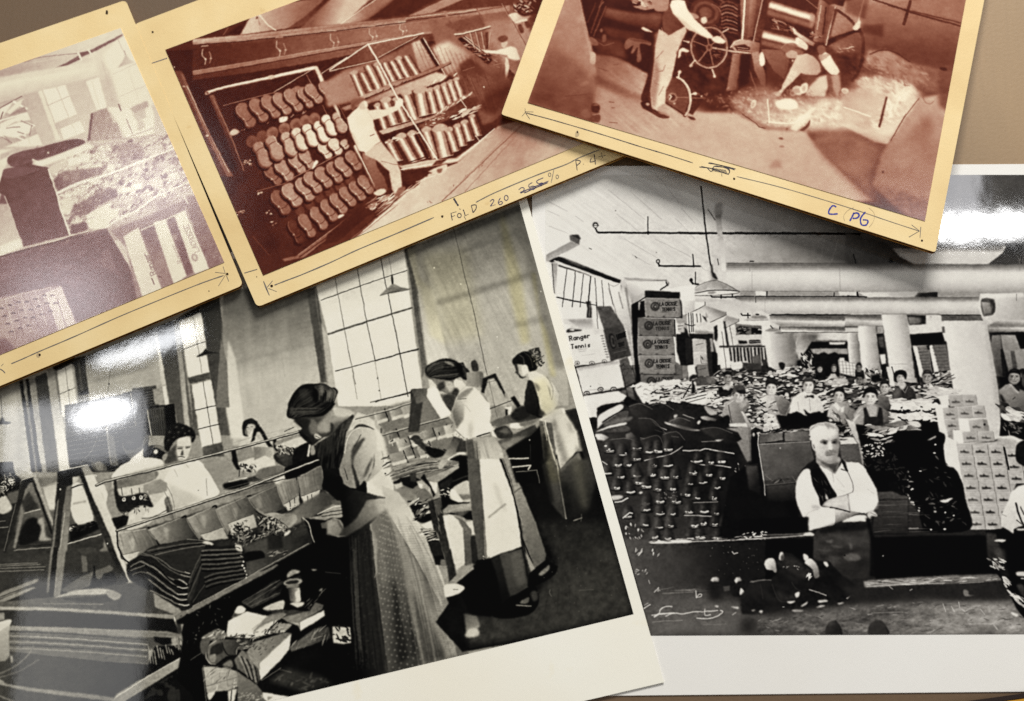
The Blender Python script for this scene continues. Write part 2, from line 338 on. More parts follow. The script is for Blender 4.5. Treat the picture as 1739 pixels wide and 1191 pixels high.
 # mezzanine
 gr(120,90,"460,320 690,400","455,310 690,330 690,410 470,410",.5);p(26,"480,400 560,402 560,350 600,340 600,402 690,405 690,360 640,350 500,330 470,350",.6);sp("480,340 690,345 690,405 480,400",20,(4,10),(2,4),0,40,(10,220));p(200,"470,412 695,408 698,455 470,460",.5);p(24,"485,455 560,462 565,490 490,488",.4);p(24,"580,455 680,455 685,480 580,485",.4);l(200,.8,"585,470 680,468");p(150,"470,490 700,490 700,505 470,505",.5)
 p(54,"315,505 735,500 735,520 315,522",.4)
 p(206,"400,520 740,520 755,680 430,690",.5)
 for i in range(11): x=405 + i * 31;p(18,[(x,520),(x + 14 + (i % 3) * 3,520),(x + 26 + (i % 3) * 3,640 + (i % 4) * 12),(x + 12,640 + (i % 4) * 12)],.4)
 l(60,1.6,"735,505 745,650");p(64,"515,655 690,650 690,715 560,720 510,690",.6);p(90,"610,600 670,580 690,660 620,660",.8);p(52,"695,630 745,625 760,690 700,690",.5);p(40,"690,680 805,672 800,700 700,705",.5);ps(214,"420,670 510,640 520,700 440,720",.8)
 # round column + small lamps
 p(218,"695,330 770,330 800,700 750,690 720,505 695,500",1.);gr(206,84,"770,500 1040,500","760,380 1010,395 990,480 1020,620 1020,760 880,760 780,700",.8);ps(150,"970,395 1020,395 1010,440 985,470",2.,.8)
 ps(170,"540,290 590,250 650,228 720,250 760,285 700,290",.4);l(222,2.,"545,293 755,290");ps(110,"600,250 700,240 740,260 640,265",1.,.7);ps(140,"720,378 790,345 850,365 860,378",.4);ps(120,"800,395 850,380 880,400",.4);l(40,1.6,"770,330 790,350");l(40,2.,"850,340 850,360");l(20,2.2,"510,225 520,238 590,238");l(24,1.8,"568,220 570,260");e(14,655,231,16,6)
 # ducts going back
 gr(90,206,"900,240 900,290","760,236 3000,232 3000,300 770,296",.5);gr(206,110,"900,285 900,335","760,285 3000,290 3000,338 850,330",.5);l(40,1.4,"760,236 3000,234");gr(90,214,"900,335 900,370","850,335 3000,335 3000,392 870,385",.5);l(80,1.4,"870,388 3000,392")
 gr(150,205,"1000,400 1300,400","1010,395 2600,392 2600,460 1130,470 1040,600 990,560 1000,500",.8);gr(84,196,"1150,400 1000,560","1050,400 1190,400 1160,470 1040,600 990,560 1000,500",3.)
 p(84,"1160,455 1450,460 1450,490 1160,490",1.5);p(22,"1130,470 2600,465 2600,780 1120,780 1040,740 1030,620",.8);p(206,"1280,472 1430,470 1420,492 1290,495",.6);p(150,"1120,530 1450,528 1450,580 1370,575 1330,560 1280,580 1240,560 1190,580 1140,570",.8);sp("1030,600 1140,560 1140,760 1060,740",36,(5,14),(2,4),70,30,(14,220));p(20,"1000,640 1040,620 1040,770 1000,760",2.)
 # --- columns and right side (frame C)
 z(1439,400,4.963)
 gr(60,84,"300,60 100,200","-20,-30 320,60 560,240 -20,245",3.);e(20,368,215,18,18,0,.6);l(30,1.8,"52,160 70,235");gr(150,196,"600,120 900,220","380,110 560,110 1340,90 1310,150 1190,240 560,240 440,180",1.);gr(90,150,"800,100 800,150","560,90 1320,70 1310,130 760,130",3.,.8);p(196,"430,150 1310,140 1200,238 560,236",1.2,.7);gr(40,66,"1400,60 1400,240","1350,66 1800,50 1800,245 1190,245 1310,150",.8)
 sp("1400,150 1489,150 1489,240 1400,240",8,(10,30),(1,2),90,20,(70,120),.7)
 p(206,"90,480 600,475 580,520 170,522",.6);p(40,"560,520 600,485 760,478 760,520",.8);l(30,2.4,"85,480 85,505");l(30,2.,"0,512 160,518");ps(176,"330,480 600,478 560,520 400,520",3.,.6)
 p(120,"0,660 780,660 780,680 0,678",.6);l(214,1.4,"30,662 290,664");gr(90,200,"100,680 100,720","-20,668 300,668 300,720 -20,720",.8);gr(200,130,"100,720 100,765","-20,718 300,718 300,768 -20,765",.8);l(90,1.4,"-20,768 300,765");p(196,"-20,780 100,780 100,815 -20,815",.8);l(110,1.4,"-20,818 90,818")
 p(206,"490,672 790,672 800,830 520,835",.6);p(40,"495,670 660,672 660,750 520,755",.5);gr(130,84,"520,700 650,740","510,690 620,690 620,745 520,750",1.5);p(150,"700,680 712,680 705,700",.3)
 p(16,"515,835 800,815 830,930 540,940",.7);p(18,"240,830 310,820 335,1000 270,1000",.6);p(76,"255,860 300,850 310,940 270,945",1.4);p(150,"250,770 300,770 305,825 250,820",.8)
 def col(q,a,b,ax): gr(a,b,ax,q,.6)
 col("0,825 85,822 130,1080 100,1130 20,1130 0,900",216,84,"10,900 125,900");col("88,762 235,762 300,1250 130,1250",220,140,"130,900 260,900");col("285,668 500,665 590,1250 370,1250 310,800",220,150,"350,900 540,880");p(214,"300,670 420,668 500,1200 380,1200",12,.6);l(150,1.,"355,1085 550,1085",.7);p(214,"270,1005 320,1000 325,1080 290,1090",.6);p(34,"540,950 565,950 600,1200 570,1200",.6);p(210,"330,1110 370,1110 390,1200 350,1200",.5);l(20,2.,"375,1110 395,1191")
 p(190,"550,930 680,925 720,1200 620,1200",.5);gr(110,96,"620,960 700,1150","580,935 680,930 720,1191 640,1191",.6);p(214,"555,935 585,935 650,1191 610,1191",.5);p(96,"700,925 830,918 880,1191 770,1191",.6);p(216,"685,930 715,925 785,1191 740,1191",.5);p(24,"665,925 690,925 690,965 675,965",.5)
 for i in range(9): l(60,1.1,[(596 + i * 6,960 + i * 26),(672 + i * 5,955 + i * 26)],.6);l(60,1.1,[(715 + i * 8,950 + i * 28),(838 + i * 5,945 + i * 28)],.55)
 gr(206,150,"1200,600 1489,800","1120,490 2400,485 2400,770 1160,765 1130,680 1100,600",.8);p(222,"1120,500 1480,480 1480,520 1140,530",2.5,.6);ps(90,"1130,540 1230,535 1240,570 1235,660 1180,680 1140,670",.8);ps(60,"1190,540 1240,560 1245,640 1215,665 1225,600",.8);gr(170,110,"1150,560 1220,650","1130,560 1200,570 1215,650 1150,670",1.);l(110,1.,"1425,495 1425,550",.8);gr(205,84,"1300,700 1300,765","1260,720 2400,705 2400,768 1170,768",2.,.9)
 gr(190,120,"1300,770 1300,810","1170,775 2400,762 2400,812 1180,812",.8);p(20,"1180,818 2400,815 2400,1300 1220,1300",.6)
 gr(120,60,"1250,850 1330,1150","1220,840 1290,840 1330,1191 1240,1191 1200,960",.8);gr(150,110,"1350,850 1420,1100","1290,835 1420,840 1460,960 1480,1191 1370,1191 1310,960",.8);p(60,"1375,975 1410,975 1440,1191 1400,1191",1.,.8);p(140,"1410,960 2200,930 2200,1191 1450,1191",.8);p(16,"1360,820 1800,815 1800,920 1450,915 1420,840",.8);p(30,"1290,960 1310,960 1340,1191 1310,1191",.8)
 z(1500,560,5.414)
 col("555,-80 950,-80 1060,560 1090,1000 680,1080 640,540 600,260",214,190,"640,300 1020,280");p(150,"930,-80 955,-80 1065,560 1085,800 1040,700",5,.6);p(212,"620,50 800,40 860,560 680,560",18,.5);nz("555,-80 950,-80 1060,560 640,560",5,60,20,80,6)
 # --- crates left (frame D)
 z(940,480,5.954)
 gr(180,222,"720,120 830,300","690,40 850,0 880,180 830,240 800,260 790,900 830,1020 760,760 720,480",.8);gr(214,150,"620,260 800,500","600,240 700,40 790,220 790,560 840,1000 780,760 740,500 640,340",1.5,.8);l(90,1.4,"555,60 600,200 640,340",.6,0,.8);l(80,2.,"660,100 700,260",.6,0,1.2);l(110,3.5,"730,60 790,420 800,540",.6,1,1.5)
 gr(216,150,"900,30 830,240","720,-20 1160,-10 1150,30 1080,80 850,200 800,250 770,100",.8);l(30,2.4,"1140,0 1150,25 1080,75",.9);l(26,2.,"800,225 930,150",.9)
 p(226,"1080,80 1429,20 1429,290 1330,330 1290,330 1280,100",.8);gr(222,180,"1300,200 1429,300","1290,190 1429,180 1429,290 1330,330",.8);l(70,1.2,"1330,330 1429,285",.7);p(150,"1240,320 1350,330 1360,480 1240,400",.8)
 p(224,"1350,310 1429,300 1429,520 1360,480",.6)
 for x in (1365,1390,1408): l(40,1.3,[(x,310),(x + 8,500)])
 l(30,1.4,"1330,420 1400,440 1429,430")
 p(38,"325,190 375,190 390,360 330,358 345,260",.5);p(150,"360,200 372,200 372,350 352,350",.6,.6);l(50,1.4,"40,148 190,180 340,212 440,235");l(54,1.1,"430,200 450,470",.8)
 p(206,"95,370 395,362 440,470 200,490 110,480",.6);gr(160,214,"280,400 280,480","140,375 390,370 400,460 300,480 230,440",1.5);ps(228,"110,425 170,440 150,470 120,480",.6);ps(60,"130,490 170,470 280,478 260,500 150,510",.8);ps(230,"160,480 210,470 200,490",.5)
 gr(222,212,"200,520 500,780","130,515 300,485 500,470 580,800 380,820 220,850",.5);p(190,"400,480 500,470 510,500 420,530",2.,.5)
 txt(c,46,1.5,160,545,4.6,(.93,-.16),(.15,1.),"Ranger",9.4);txt(c,46,1.4,178,628,4.2,(.95,-.1),(.12,1.),"Tennis",9.4)
 l(170,1.2,"245,680 340,670");l(176,1.2,"255,700 330,690");l(190,1.2,"290,740 420,722",.8)
 for i in range(9): l(90,1.3,[(478 + i * 7,540 + i * 27),(502 + i * 7,538 + i * 27)],.8);l(120,.8,[(490 + i * 7,530 + i * 27),(492 + i * 7,550 + i * 27)],.8)
 for x,y in ((240,815),(388,815),(515,800)):
  e(120,x,y,28,22);e(205,x,y,20,15);e(90,x,y + 4,9,8)
 ps(34,"220,858 330,838 460,815 580,800 590,812 400,835 230,866",.4)
 gr(84,70,"520,260 700,700","430,240 580,238 640,335 705,430 785,740 600,790 580,800 505,470",.5);nz("430,240 580,238 640,335 705,430 785,740 580,800 505,470",10,6,6,0,.6);p(60,"500,480 700,430 785,740 580,800",1.,.5);l(150,.9,"600,800 785,742",.7)
 e(34,598,592,34,82,-12,.4);e(84,602,592,22,62,-12,.4);e(40,605,595,12,40,-12,.4);txt(c,26,1.7,640,530,4.4,(.34,-.12),(.12,1.),"LACROSSE",7.5);txt(c,34,1.4,655,615,3.6,(.34,-.08),(.14,1.),"TENNIS",8.);l(40,1.,"600,690 720,655",.7);l(150,.8,"610,715 740,680",.5)
 gr(90,84,"700,780 780,1000","660,785 750,750 825,1005 735,1055",.5);l(56,1.,"690,850 705,820 715,845");l(60,1.,"700,880 760,870 735,950 700,880",.8);l(60,1.,"735,1050 825,1005")
 gr(214,222,"400,900 500,1100","230,865 400,838 660,790 720,1060 300,1140",.6);p(150,"230,865 660,790 665,815 240,890",2.5,.6)
 for x,y in ((335,1120),(475,1082),(605,1078)): e(70,x,y,33,24,-8);e(196,x,y + 2,24,16,-8);e(60,x + 4,y + 6,13,11);e(190,x + 4,y + 8,7,6)
 l(110,.8,"340,1090 720,1072",.5);e(50,375,1052,6,5);l(190,1.,"450,1020 490,1050",.8);p(40,"300,1138 720,1070 725,1082 320,1146",.5,.8);p(226,"300,1150 660,1100 690,1250 330,1300",.6);p(84,"655,1105 735,1085 740,1140 670,1160",.8);gr(110,76,"760,1060 800,1180","735,1060 790,1045 830,1191 760,1191",.6);l(36,1.2,"735,1055 750,1060")
 # La Crosse boxes
 p(20,"785,230 850,200 920,180 930,350 860,370 850,560 860,780 880,1000 860,1030 840,1020 800,600",.6);p(214,"860,200 880,200 870,280 862,280",.4)
 p(34,"925,80 1278,98 1275,165 925,155",.4)
 bx=(("920,158 1278,168 1300,358 932,350",925,1),("850,355 1220,365 1235,545 860,540",858,.72),("850,545 1215,548 1225,735 858,735",850,1.),("862,738 1225,740 1240,930 872,928",866,1.),("880,930 1300,935 1300,1060 890,1060",885,.75))
 for i,(q,x0,k) in enumerate(bx):
  Q=P_(q);g0=(132,104,128,130,104)[i];gr(g0 + 6,g0 - 10,[Q[0],Q[2]],Q,.5);nz(q,7,5,3,0,.5)
  l(40,1.1,[Q[2],Q[3]]);l(46,.8,[Q[1],Q[2]],.8)
  cx,cy=[(1025,242),(962,436),(950,625),(966,818),(990,1000)][i]
  e(34,cx,cy,46,46,0,.5);e(g0 - 24,cx,cy,34,34,0,.5);ps(40,[(cx - 20,cy + 20),(cx - 10,cy - 18),(cx + 12,cy - 20),(cx + 22,cy + 4),(cx + 10,cy + 26)],.6,.8);e(g0 - 8,cx + 4,cy + 4,9,10)
  gg=24 if k == 1 else 42
  txt(c,gg,1.15,cx + 50,cy - 38,3.5,(.8,-.04),(.0,1.),"LA CROSSE",7.2);txt(c,gg,1.15,cx + 72,cy + 16,3.2,(.86,-.03),(.04,1.),"TENNIS",8.4)
  l(70,.8,[(cx + 60,cy + 60),(cx + 180,cy + 58)],.6)
  for t in (.06,.5,.96): u=Q[3] + (Q[2] - Q[3]) * t;e(40,u[0],u[1] - 8,13,8,0,.3,.8)
 p(30,"1278,170 1295,190 1305,350 1295,358",.4);l(24,1.6,"1225,380 1230,520");p(180,"1252,412 1322,410 1325,510 1262,500",.5);l(70,1.,"1260,440 1310,438");l(70,1.,"1262,470 1290,470");p(28,"1240,520 1330,520 1400,560 1410,830 1290,840 1245,700",.8);p(46,"1330,560 1395,560 1405,820 1340,830",1.,.7);l(222,1.8,"1218,548 1228,640 1245,790");p(96,"1230,800 1300,840 1300,935 1240,930",.6);p(120,"1300,840 1360,840 1360,970 1300,975",.6);p(222,"1355,840 1429,835 1429,960 1370,960",.6);p(30,"1370,520 1429,520 1429,560 1390,570",.5)
 # --- heaps of shoes in the middle (frames F,G)
 z(1060,600,5.954)
 heap="90,330 160,290 300,320 420,270 560,265 660,260 740,240 930,240 1000,180 1180,170 1300,180 1540,170 1700,130 1820,140 2000,230 2400,260 2700,260 2900,300 3150,290 3150,800 2400,900 1290,860 1040,700 580,480 280,520"
 p(56,heap,.8);nz(heap,40,10,5,-10,1)
 caps(heap,700,120,214,(2.2,4.0));caps("90,330 280,320 560,270 930,330 1000,520 560,500 240,520",260,180,226,(2.4,4.2))
 sp(heap,330,(12,34),(2,5),-8,18,(130,222),1.,.12);sp(heap,200,(9,24),(1.2,2.8),-8,18,(8,60),.9,.12)
 ps(226,"120,330 170,292 280,320 290,370 240,440 200,510 150,440 110,370",.6);sp("110,330 290,320 230,480 150,440",10,(5,14),(1,2),-10,40,(120,190));ps(216,"320,320 420,275 560,270 540,310 420,330",.5);ps(222,"600,480 720,420 840,400 820,500 700,520",.5);l(40,1.4,"620,470 830,420",.9,1);l(40,1.2,"640,500 820,450",.8,1)
 ps(40,"660,240 700,215 745,235 720,255 690,260 672,275",.6);ps(78,"710,270 760,250 860,235 920,260 910,310 760,330 720,320",1.);p(20,"685,280 705,275 720,400 680,410",.6);ps(222,"700,300 720,290 725,340",.4);l(20,2.,"670,320 600,450",.8);l(20,2.,"740,370 900,350 1000,345",.9);ps(120,"840,240 910,250 920,300 850,300",1.6,.7)
 z(1300,600,5.954)
 caps("0,560 140,560 140,760 0,790",90,170,220,(2.8,4.4));p(20,"100,620 240,600 640,590 640,720 450,760 160,780",1.2);caps("1290,540 1548,520 1700,700 1300,660",60,190,226,(3.5,6));sp("1260,460 1548,450 1700,520 1270,620",40,(20,50),(4,8),-4,14,(180,226),1.,.1);p(14,"900,700 1290,680 1548,690 1900,700 1900,1300 980,1300 930,900",1.);sp("1000,700 1548,680 1548,830 1000,850",60,(10,26),(2.5,6),-15,30,(60,215),.9);sp("960,880 1548,860 1548,1191 980,1191",110,(3,10),(1.5,4),20,60,(30,215),.9);nz("930,860 1700,820 1700,1300 980,1300",16,8,8,0,1,thr=.1)
 # distant people
 z(1160,490,5.179)
 ps(30,"840,660 870,650 895,665 890,700 870,720 850,690",.5);p(24,"1160,720 1200,690 1240,740 1260,790 1160,800",.8);face(1203,708,42,62,176,20);face(1327,705,42,66,170,60);gr(190,150,"1300,760 1380,800","1270,790 1300,750 1340,750 1370,800",.8);face(1392,790,54,64,150,30);ps(196,"1250,830 1340,800 1440,800 1440,850 1260,850",.8,.8)
 z(1300,600,5.954)
 p(206,"735,70 750,45 795,45 800,75 825,85 905,110 910,240 750,200",.5)
 for i in range(5): l(100,.9,[(745 + i * 34,70 + i * 8),(755 + i * 34,230)],.7);l(110,.8,[(745,85 + i * 34),(905,100 + i * 30)],.6)
 p(44,"905,190 990,170 1010,250 930,300",1.);face(945,150,54,84,140,30);face(950,270,74,100,120,26);sp("1000,150 1180,180 1180,260 1040,260",40,(4,12),(2,4),70,40,(20,226));p(24,"1060,220 1150,210 1180,280 1080,300",1.2)
 p(210,"1225,140 1280,150 1310,340 1260,330",.6);p(56,"1280,460 1290,390 1340,330 1430,310 1500,370 1530,470 1400,480",.7);p(96,"1290,400 1340,340 1370,380 1330,460 1290,460",1.2,.8);ps(180,"1340,300 1400,290 1420,330 1380,370 1345,330",.8);face(1372,245,84,106,190,20);ps(16,"1296,260 1300,200 1350,172 1410,180 1430,220 1420,265 1390,225 1350,215 1325,240 1330,290 1305,285",.6);l(150,1.4,"1380,360 1410,400 1440,340",.7)
 gr(120,60,"1150,430 1250,560","1130,430 1170,410 1240,440 1270,560 1240,610 1140,540",.8);face(1205,350,86,130,180,34,-5)
 # boy with cap
 z(1160,490,5.179)
 gr(170,110,"360,1000 560,1100","340,1090 380,1000 440,960 560,980 590,1030 540,1100 600,1191 400,1191",.7);l(70,1.6,"400,1030 430,1191",.8,0,.6);l(200,1.4,"390,1020 470,970",.8);p(160,"490,1030 560,960 580,1000 520,1060",.6);face(490,950,92,124,196,90);ps(70,"435,905 445,865 490,845 540,870 550,920 500,920 460,895",.6);ps(34,"470,900 540,895 548,925 500,925",.8)
 p(34,"310,880 360,860 440,890 420,940 310,930",.8);p(180,"350,870 400,860 440,840 400,900",.6);face(395,790,66,104,150,24);p(200,"340,865 390,850 400,880 360,890",.6)
 gr(206,150,"700,950 880,1050","650,980 740,935 830,940 920,980 945,1040 910,1120 780,1110 660,1020",.7);gr(150,84,"820,960 930,1060","800,950 870,945 945,1010 900,1120 850,1100",.8);face(778,880,92,130,206,34);ps(44,"725,840 735,800 780,788 830,805 835,850 800,830 750,830",.6);sp("620,980 800,980 800,1090 660,1090",30,(6,18),(2,4),0,40,(20,226))
 # man with bow tie
 gr(216,200,"960,950 1200,1050","930,1100 960,970 1030,915 1090,900 1180,940 1230,1010 1240,1090 1100,1130 960,1110",.6);face(1103,860,96,130,206,60);ps(30,"1075,930 1100,945 1145,938 1148,965 1105,955 1075,962",.4);p(226,"1065,900 1090,930 1080,960 1060,920",.5);l(120,1.,"1110,970 1120,1080",.6);l(150,1.2,"1010,1000 1020,1080",.7,0,.6)
 p(18,"920,1110 1000,1080 1060,1110 1200,1080 1260,1120 1260,1191 900,1191",.8);ps(200,"1060,1060 1090,1090 1085,1120 1050,1100",.6);p(14,"1060,1060 1140,1120 1080,1110",.5)
 # man hands clasped / man in apron
 z(1300,600,5.954)
 gr(190,110,"660,550 880,650","620,640 640,550 720,490 800,490 900,560 925,620 880,680 830,660 810,720 720,720 680,660",.7);p(216,"710,490 760,550 740,590 690,530",.8);p(226,"760,550 800,540 790,600 760,600",1.,.8);face(745,435,108,150,190,30);l(110,1.2,"850,570 820,650",.8);sp("680,600 860,600 840,720 700,720",16,(8,20),(1.5,3),60,30,(70,220));p(20,"840,540 930,470 960,500 920,580",1.,.6)
 gr(160,96,"930,560 1240,640","900,720 890,620 950,540 1020,500 1140,520 1240,590 1290,660 1240,720 1140,740",.7);p(40,"990,560 1030,540 1060,640 1130,640 1150,540 1180,560 1200,740 990,730 1000,640",.6);p(170,"1015,540 1060,520 1130,540 1120,640 1050,640",.8);face(1063,450,124,160,200,26);ps(26,"995,430 1000,375 1050,345 1110,360 1135,420 1110,395 1060,380 1010,400",.6);l(205,1.2,"905,640 960,570",.7,0,.8)
 ps(60,"1200,700 1330,680 1420,690 1410,720 1290,750 1210,740",1.);ps(120,"1210,720 1300,700 1300,740 1230,760",1.,.7)
 # man at far right of columns,and tall stacks (frame H)
 z(1500,560,5.414)
 face(405,440,84,112,150,44);gr(120,60,"320,560 420,620","300,630 320,560 360,530 420,540 420,640",.8);p(24,"350,520 370,560 360,620 340,600",.8);l(20,2.4,"290,250 330,500");sp("440,400 620,380 640,540 480,560",40,(8,24),(2,5),-5,30,(30,220));sp("400,560 650,530 650,620 420,660",24,(16,40),(3,6),5,14,(180,226),1.,.1)
 sp("80,630 420,640 500,860 80,860",40,(16,40),(3,6),3,14,(190,226),1.,.1);caps("90,690 320,690 320,740 90,740",16,200,226,(4.5,6));caps("360,680 490,690 490,740 380,740",9,200,226,(4.5,6));caps("130,780 480,790 500,840 140,830",22,200,226,(4.5,6));sp("80,740 320,760 320,775 90,770",8,(10,30),(1.5,2.5),0,10,(10,40));ps(200,"220,850 300,840 350,880 310,900",.5);ps(214,"30,960 110,925 130,930 70,965",.5);ps(214,"0,1000 50,995 110,1025 50,1040",.5);ps(206,"400,1020 480,965 490,975 430,1015",.5);ps(160,"240,930 340,920 370,960 260,975",.6);l(20,2.,"250,945 350,950");ps(120,"90,860 160,835 210,860 160,890 100,895",1.);ps(84,"0,880 80,890 60,910 10,905",.8)
 # right man in pale shirt
 gr(150,96,"1100,540 1250,720","1060,560 1120,510 1170,495 1280,560 1400,620 1400,760 1180,760 1150,680 1080,660",.8);p(30,"1070,590 1090,600 1130,670 1090,670",1.2);p(34,"1160,480 1260,520 1250,570 1200,540",.7);p(176,"1150,500 1180,500 1250,580 1240,590",.8,.8);face(1205,440,110,130,150,22);p(70,"1270,390 1300,400 1300,540 1270,500",1.);ps(30,"1250,370 1300,360 1300,410 1265,400",.8);l(60,1.4,"1190,640 1210,620")
 sp("1080,690 1280,740 1280,850 1090,800",26,(14,36),(4,8),15,20,(60,214));ps(214,"1080,770 1140,790 1180,850 1100,820",.6);ps(206,"1170,760 1250,760 1275,820 1220,850 1180,800",.8,.8);p(16,"1080,830 1200,850 1294,860 1400,860 1400,990 1280,1010 1180,975 1070,980",.8);sp("1080,850 1280,860 1280,980 1080,970",20,(6,16),(2,4),20,60,(30,150),.8);p(206,"1060,985 1180,975 1294,1020 1294,1300 1000,1300",.8);gr(150,176,"1060,1000 1290,1060","1000,1060 1060,1000 1230,1015 1240,1060 1100,1080",1.4,.8)
 ps(30,"1220,1060 1260,1035 1300,1030 1420,1100 1420,1240 1294,1230 1230,1180 1215,1120",.8)
 # --- cartons with shoe pictures
 def shoe(x,y,w,g=60): ps(g,[(x - w,y + w * .24),(x - w * .98,y - w * .1),(x - w * .4,y - w * .05),(x - w * .1,y - w * .42),(x + w * .12,y - w * .1),(x + w * .8,y + w * .02),(x + w,y + w * .2),(x + w * .9,y + w * .32),(x - w * .9,y + w * .34)],.4);e(150,x,y - w * .7,w * .9,w * .12,-3,.4,.5)
 gr(222,206,"560,700 680,1200","470,690 590,680 680,1030 700,1500 580,1500 540,1100 500,860",.6)
 def carton(q,k,g0=170): gr(g0 + 8,g0 - 12,[P_(q)[0],P_(q)[2]],q,.5);l(110,.8,[P_(q)[1],P_(q)[2],P_(q)[3]],.6);Q=P_(q).mean(0);shoe(Q[0],Q[1] + 8,k,84)
 p(216,"500,610 600,600 610,700 530,690",.6);carton("600,605 725,600 740,705 610,710",38);carton("725,600 850,600 865,690 740,705",38)
 p(190,"850,690 930,700 980,930 930,935",.6);carton("545,720 675,712 690,815 560,820",38);carton("680,712 810,705 825,810 692,815",38);carton("815,705 925,700 945,805 828,810",38)
 carton("560,825 690,818 700,920 580,925",38);p(222,"690,812 780,835 800,945 700,915",.6);carton("785,835 915,825 935,935 800,945",38);p(130,"915,825 955,830 975,935 935,935",.6);e(50,930,872,12,12);carton("585,928 640,925 655,1010 600,1015",14,150);p(224,"640,920 725,940 735,1040 650,1020",.6);carton("728,945 865,935 880,1035 738,1040",42);carton("868,935 1000,930 1015,1020 882,1030",42)
 z(1500,740,6.268)
 p(214,"600,-20 780,60 830,330 900,720 920,1000 880,820 850,520 760,360 660,300 620,100",.6)
 p(170,"780,90 1300,60 1480,70 1480,330 1380,600 1260,1000 920,1000 870,640",.8)
 for r in range(7):
  for q in range(4):
   x=865 + q * 166 + r * 22;y=168 + r * 128 + (r > 4) * 3
   if q == 3: x += 10;y += 40 - r * 6
   if (q == 3 and r > 2) or (q == 2 and r > 5) or x > 1420: continue
   Q=[(x - 78,y - 66),(x + 78,y - 70),(x + 92,y + 56),(x - 62,y + 60)]
   gr(186,162,[Q[0],Q[2]],Q,.6);l(90,1.,[Q[1],Q[2]],.7);l(206,1.2,[(Q[3][0],Q[3][1] - 6),(Q[2][0],Q[2][1] - 6)],.5);shoe(x + 2,y,50,46 if q else 66)
 l(16,3.2,"1285,130 1310,240 1335,360");carton("860,-40 1000,-40 1010,60 870,70",48);carton("1010,-40 1170,-40 1190,60 1020,60",48)
 # --- dark heap right,with glints
 ps(10,"600,-40 640,140 670,310 760,350 830,480 880,700 920,1000 380,1010 380,800 200,620 150,480 60,220 -60,-20",1.);sp("380,340 640,200 900,960 420,960",46,(4,12),(2,4),10,60,(20,120),.7);sp("70,150 300,430 400,820 300,800 120,500",44,(3,9),(2,4.5),40,60,(90,226));ps(222,"605,690 660,680 740,665 680,710 620,705",.5);e(214,550,808,16,10,0,.4);e(196,660,818,10,10);e(190,750,850,10,9);e(214,508,1000,12,10);e(214,655,995,14,10);e(206,545,185,14,9);e(190,395,378,16,7);e(206,555,96,12,9);ps(206,"0,30 60,50 130,60 60,80",.5);ps(214,"470,50 550,5 565,10 500,45",.5)
 gr(60,40,"0,620 0,1000","-400,600 200,600 380,830 420,1000 -400,1050",.8);sp("-300,640 380,700 380,1030 -300,1040",30,(30,90),(1,2.4),-2,6,(30,120),.6);ps(170,"-20,610 90,590 200,630 60,640",.7,.8);l(150,1.4,"170,1010 230,990 370,985",.9,0,.4)
 # --- glossy boot heap at the left (frame I)
 z(990,660,4.41)
 p(226,"0,60 260,20 330,60 300,90 140,120 100,180 110,220 40,220",.8);gr(226,206,"60,80 80,220","5,70 140,45 100,180 60,215",.8)
 gr(40,62,"800,400 200,1100","90,330 110,200 200,120 330,90 450,130 530,115 740,120 760,95 980,180 1090,240 1190,370 1160,420 1240,580 1240,1150 330,1210",.8);p(24,"760,300 1170,360 1240,600 1260,1100 900,1000 750,600",12,.8)
 nz("100,300 1200,300 1240,1140 330,1190",10,60,40,70,4)
 ps(28,"105,150 160,120 240,110 290,115 280,140 200,160 130,180",.5);l(196,1.1,"110,140 180,105 300,95 340,105",.9,1);ps(216,"105,300 110,220 150,180 230,140 280,120 300,145 220,220 150,260",.5);ps(90,"140,250 260,180 340,155 320,230 200,270",1.,.8);l(24,1.6,"150,250 280,170 340,160",.8,1);ps(120,"150,280 250,230 370,210 330,250 220,270",1.4,.8);ps(222,"95,330 180,285 320,255 310,275 200,295",.5);ps(84,"100,330 250,290 330,280 340,320 150,330",1.,.8);ps(30,"50,230 100,220 105,300 80,300",.8);ps(28,"330,60 400,100 470,140 400,160 310,120",.8)
 gr(230,130,"110,360 190,380","95,340 150,340 195,368 160,390 110,385 90,355",.5);gr(110,60,"330,350 390,360","320,340 360,325 395,360 350,400 320,380",1.)
 ps(38,"520,130 570,115 640,130 685,180 630,260 560,220",.8);ps(44,"640,240 700,150 760,190 840,230 870,310 720,290",1.);l(120,1.,"520,125 600,115 680,160",.8,1);ps(36,"735,95 800,115 920,130 1000,190 900,230 790,190 750,140",.6);ps(170,"910,130 960,150 1005,185 960,200 920,170",.8);ps(26,"850,260 880,210 1000,235 1080,200 1100,240 1060,300 900,310",.8);gr(190,100,"880,215 980,240","880,215 910,205 1000,230 990,245 930,240 890,230",.6);ps(214,"855,255 870,240 880,250 865,270",.5);ps(220,"610,250 700,270 830,300 880,315 790,310 650,275",.4);l(206,1.6,"505,230 560,280 625,310",.9,1);l(190,1.4,"540,310 620,335",.8,1);ps(190,"680,200 710,200 690,230",.5);l(190,1.5,"750,195 830,225",.8,0,.5);l(206,1.8,"665,358 715,365",.9)
 ps(34,"760,340 900,360 1100,320 1190,370 1150,410 900,400",1.,.8);ps(220,"985,390 1020,380 1055,378 1020,395",.4);l(150,1.2,"890,400 990,395",.8);l(206,2.,"750,465 870,463 920,452 1000,465 1130,488",.95,1);l(206,1.8,"810,545 880,570 1000,575 1105,592",.9,1);l(196,1.6,"460,540 560,515 660,490 745,435",.9,1);l(176,1.2,"460,375 430,370",.7)
